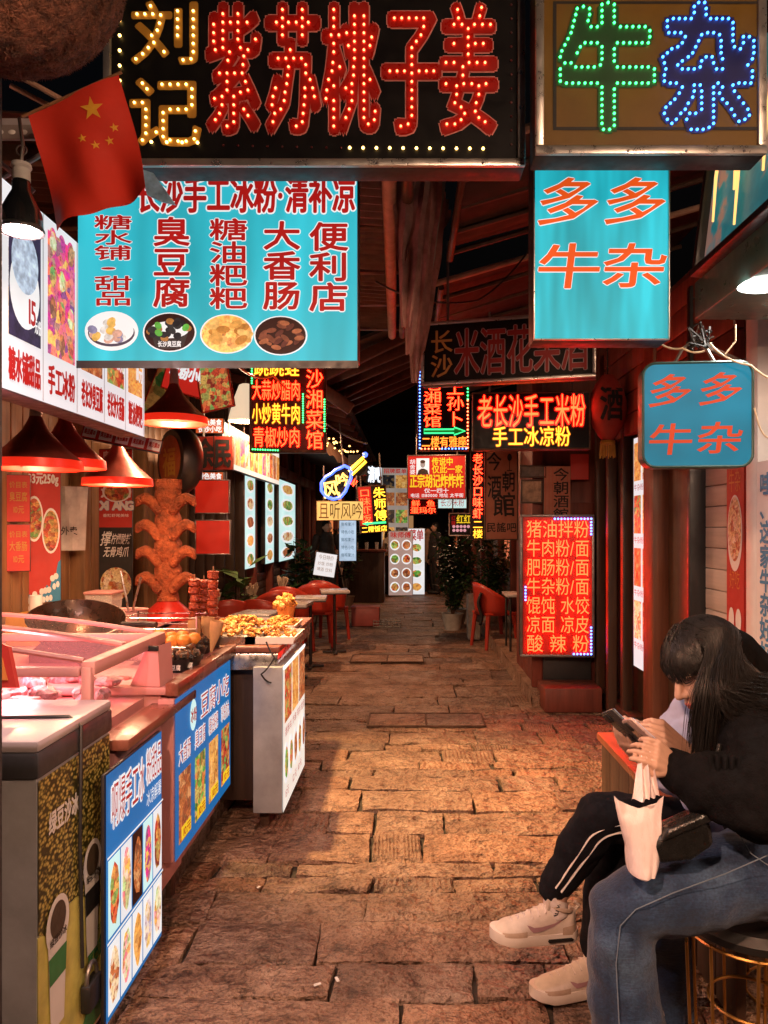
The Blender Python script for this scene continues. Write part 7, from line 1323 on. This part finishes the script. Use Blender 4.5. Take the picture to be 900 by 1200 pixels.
mb = MB(); chain(mb, [P(862, 845, 2.44), P(866, 900, 2.44), P(850, 970, 2.44)], [.09, .14, .15]); chain(mb, [bs_n, bs_f], [.075, .075]); chain(mb, [P(812, 836, 2.24), P(800, 868, 2.2), be_n, P(782, 908, 2.15)], [.075, .072, .06, .05]); chain(mb, [bs_f, be_f, P(780, 885, 2.3)], [.075, .06, .05]); chain(mb, [P(825, 955, 2.3), P(800, 975, 2.3)], [.08, .06]); organic(mb, 'shirt', MATS['shirt_blue'], person_b, .008, 4, .03, .06)
mb = MB(); chain(mb, [P(850, 990, 2.38), P(770, 962, 2.3), lk, P(676, 1000, 2.275), P(651, 1036, 2.28), P(648, 1042, 2.28)], [.10, .082, .076, .066, .05, .046], 16); chain(mb, [P(850, 995, 2.55), P(780, 980, 2.46), rk, P(706, 1050, 2.39), P(697, 1110, 2.34)], [.1, .085, .076, .062, .046], 16); mb.ball(P(850, 985, 2.46), (.13, .17, .12), 14, 10); organic(mb, 'track_pants', MATS['pants_black'], person_b, .008, 4, .024, .07)
def on_leg(a, b, r, k, u, ang):                        # point on the near side of a leg segment
    a, b = Vector(a), Vector(b); p = a.lerp(b, u); t_ = (b - a).normalized(); s_ = Vector((0, -1, 0)); s_ = (s_ - t_ * s_.dot(t_)).normalized(); o2 = t_.cross(s_); return p + (s_ * math.cos(ang) + o2 * math.sin(ang)) * (r + k)
for w_, off in ((.0055, 0), (.0045, .38)):
    path = []
    for u in (0, .3, .6, .85): path.append(on_leg(P(770, 962, 2.3), lk, .081 - .006 * u, .001, u, -.15 + off * .8))
    for u in (.12, .35, .65, .95): path.append(on_leg(lk, P(650, 1038, 2.28), .076 - .029 * u, .003, u, -.1 + off))
    for _ in range(3): path = [path[0]] + [q for a_, b_ in zip(path[:-1], path[1:]) for q in (a_.lerp(b_, .25), a_.lerp(b_, .75))] + [path[-1]]
    mb = MB(); mb.tube(path, w_ * 1.1, 6, flat=.5); mb.build('stripe', MATS['shoe_white'], person_b)
def shoe(parent, toe, heel, zs, lab=None):
    """runner seen from the side; local x from heel to toe, sole at z = zs"""
    toe, heel = Vector(toe), Vector(heel); f = (toe - heel); f.z = 0; L = f.length; a = math.atan2(f.y, f.x); M = Matrix.Translation((heel.x, heel.y, zs)) @ Matrix.Rotation(a, 4, 'Z') @ Matrix.Rotation(R(-2), 4, 'Y')
    def W_(t): return float(np.interp(t, [0, .1, .3, .5, .72, .85, 1], [.033, .035, .036, .041, .047, .045, .04]))
    def end(t): return math.sqrt(max(.0, 1 - max(0, (t - .76) / .24) ** 2.4)) if t > .76 else math.sqrt(max(.12, 1 - max(0, (.1 - t) / .1) ** 2))
    def hz(t): return float(np.interp(t, [0, .06, .14, .24, .32, .45, .6, .75, .86, .94, 1], [.092, .1, .092, .094, .112, .098, .08, .066, .06, .05, .034]))
    def upper(u, v):
        t = v; w = W_(t) * max(.03, end(t)); q = PI * u; lean = 1 - .32 * math.sin(q) ** 2
        return tuple(M @ Vector((L * (.012 + .968 * t), w * math.copysign(abs(math.cos(q)) ** .75, math.cos(q)) * lean, .026 + (hz(t) - .026) * math.sin(q) ** .7)))
    sh = bpy.data.objects.new('shoe', None); COL.objects.link(sh); sh.parent = parent
    mb = MB(); mb.grid(upper, 26, 48); mb.build('upper', MATS['shoe_cream'], sh)
    mb = MB(); n = 30; prof = []
    def ol(t, s): return s * W_(t) * max(.02, end(t)) * 1.07
    tt = [.5 - .5 * math.cos(PI * i / 31) for i in range(32)]
    ring = [(t, 1) for t in tt] + [(t, -1) for t in reversed(tt)]
    for z0_, k in ((0.0, .95), (.006, 1.0), (.024, 1.02), (.032, .98)): prof.append([M @ Vector((L * t * 1.0 + (.004 if t > .9 else -.004 if t < .1 else 0), ol(t, s) * k, z0_ + (.012 * max(0, t - .8) / .2 if z0_ < .02 else .012 * max(0, t - .8) / .2) + (.008 * max(0, .15 - t) / .15))) for t, s in ring])
    vs = [v for p_ in prof for v in p_]; m_ = len(ring); fs = [(j * m_ + i, j * m_ + (i + 1) % m_, (j + 1) * m_ + (i + 1) % m_, (j + 1) * m_ + i) for j in range(3) for i in range(m_)] + [tuple(range(m_)), tuple(range(4 * m_ - 1, 3 * m_ - 1, -1))]; mb.raw(vs, fs); mb.build('sole', MATS['shoe_white'], sh)
    sn = 1 if (M.to_3x3() @ Vector((0, 1, 0))).y < 0 else -1
    def side(x, z, k=.0):
        if z < .03: return M @ Vector((L * x, sn * (W_(x) * end(x) * 1.095 + k), z))
        q = math.asin(min(1, max(0.02, (z - .026) / (hz(x) - .026))) ** (1 / .7)); return M @ Vector((L * x, sn * (W_(x) * end(x) * math.cos(q) ** .75 * (1 - .32 * math.sin(q) ** 2) + .002 + k), z))
    mb = MB(); pl_ = [(.62, .062), (.585, .05), (.55, .043), (.45, .045), (.30, .058), (.14, .078), (.3, .065), (.45, .057), (.54, .056), (.58, .06)]; c0 = side(.5, .05, .002); vs = [side(x, z, .002) for x, z in pl_]; mb.raw(vs, [(0, 1, 2, 9), (9, 2, 3, 8), (8, 3, 4, 7), (7, 4, 5, 6)]); mb.build('side_mark', MATS['swoosh_mauve'], sh)
    mb = MB(); vs = [side(x, z, .0045) for x, z in ((.08, .012), (.36, .010), (.38, .016), (.37, .022), (.1, .024), (.07, .018))]; mb.raw(vs, [tuple(range(6))]); mb.build('air_window', MATS['swoosh_mauve'] if False else MATS['rubber'], sh)
    for (xa, za, xb, zb) in ((.62, .03, .9, .036), (.02, .035, .2, .06)):
        mb = MB()
        mb.grid(lambda u, v: tuple(side(xa + (xb - xa) * u, .03 + (.016 if xa > .5 else .03) * v * (1 - .3 * u), .0012)), 12, 3); mb.build('overlay', MATS['shoe_beige'], sh)
    mb = MB()
    for k in range(6): x = .40 + .075 * k; z = hz(x); mb.tube([M @ Vector((L * (x + .01), -.026, z - .012)), M @ Vector((L * x, 0, z + .002)), M @ Vector((L * (x - .01), .026, z - .012))], .003, 6)
    mb.build('laces', MATS['sock_white'], sh); mb = MB(); mb.cbox((L * .35, 0, .118), (.014, .046, .05), .006, M @ Matrix.Rotation(R(0), 4, 'Y')); mb.build('tongue', MATS['shoe_cream'], sh); mb = MB(); mb.tube([M @ Vector((.004, 0, .088)), M @ Vector((-.008, 0, .1)), M @ Vector((.006, 0, .112))], .006, 6); mb.build('heel_loop', MATS['shoe_cream'], sh)
    mb = MB(); mb.tube([M @ Vector((L * .2 + .036 * math.cos(q), .030 * math.sin(q), .1 + .01 * math.cos(q))) for q in [2 * PI * i / 20 for i in range(20)]], .007, 6, closed=True); mb.build('collar', MATS['shoe_beige'], sh)
    return sh, M, L
d_ = 2.27; z1 = H - (1101 - CY) * d_ / F; s1, M1, L1 = shoe(person_b, P(575, 1085, d_ - .02), P(674, 1085, d_ + .01), z1)
s2_, M2, L2 = shoe(person_b, P(622, 1160, 2.27), P(722, 1160, 2.34), .004)
for ank, M_, L_ in ((P(648, 1042, 2.28), M1, L1), (P(697, 1110, 2.34), M2, L2)):
    b0 = M_ @ Vector((L_ * .22, 0, .07)); mb = MB(); n_ = 8; mb.tube([b0.lerp(ank, i / n_) for i in range(n_ + 1)], [.034 + .002 * (i % 2) for i in range(n_ + 1)], 20); mb.build('sock', MATS['sock_white'], person_b)
b0 = M1 @ Vector((L1 * .22, 0, .07)); ank = P(648, 1042, 2.28); mid = b0.lerp(ank, .5); ax = (ank - b0).normalized(); mb = MB(); put(mb, 'A', -.02, 0, .010, .014, 0, .04); [put(mb, c, -.008 + .009 * i, 0, .009, .014, 0, .04) for i, c in enumerate('LIVE')]; Mx = Matrix.Translation(mid + Vector((.004, -.0385, -.012))) @ Matrix.Rotation(R(-72), 4, 'Y'); mb.v = [tuple(Mx @ Vector((x, .35 * (x ** 2) / .03, z))) for x, y_, z in mb.v]; mb.build('sock_lettering', MATS['ink'], person_b, False, fix=False)
mb = MB(); mb.ball(B_HEAD + Vector((.02, 0, .02)), (.115, .095, .115), 18, 12, .06, 4, 3); chain(mb, [B_HEAD + Vector((.06, 0, -.02)), P(880, 850, 2.42)], [.09, .07]); organic(mb, 'hair', MATS['hair_black'], person_b, .008, 3)
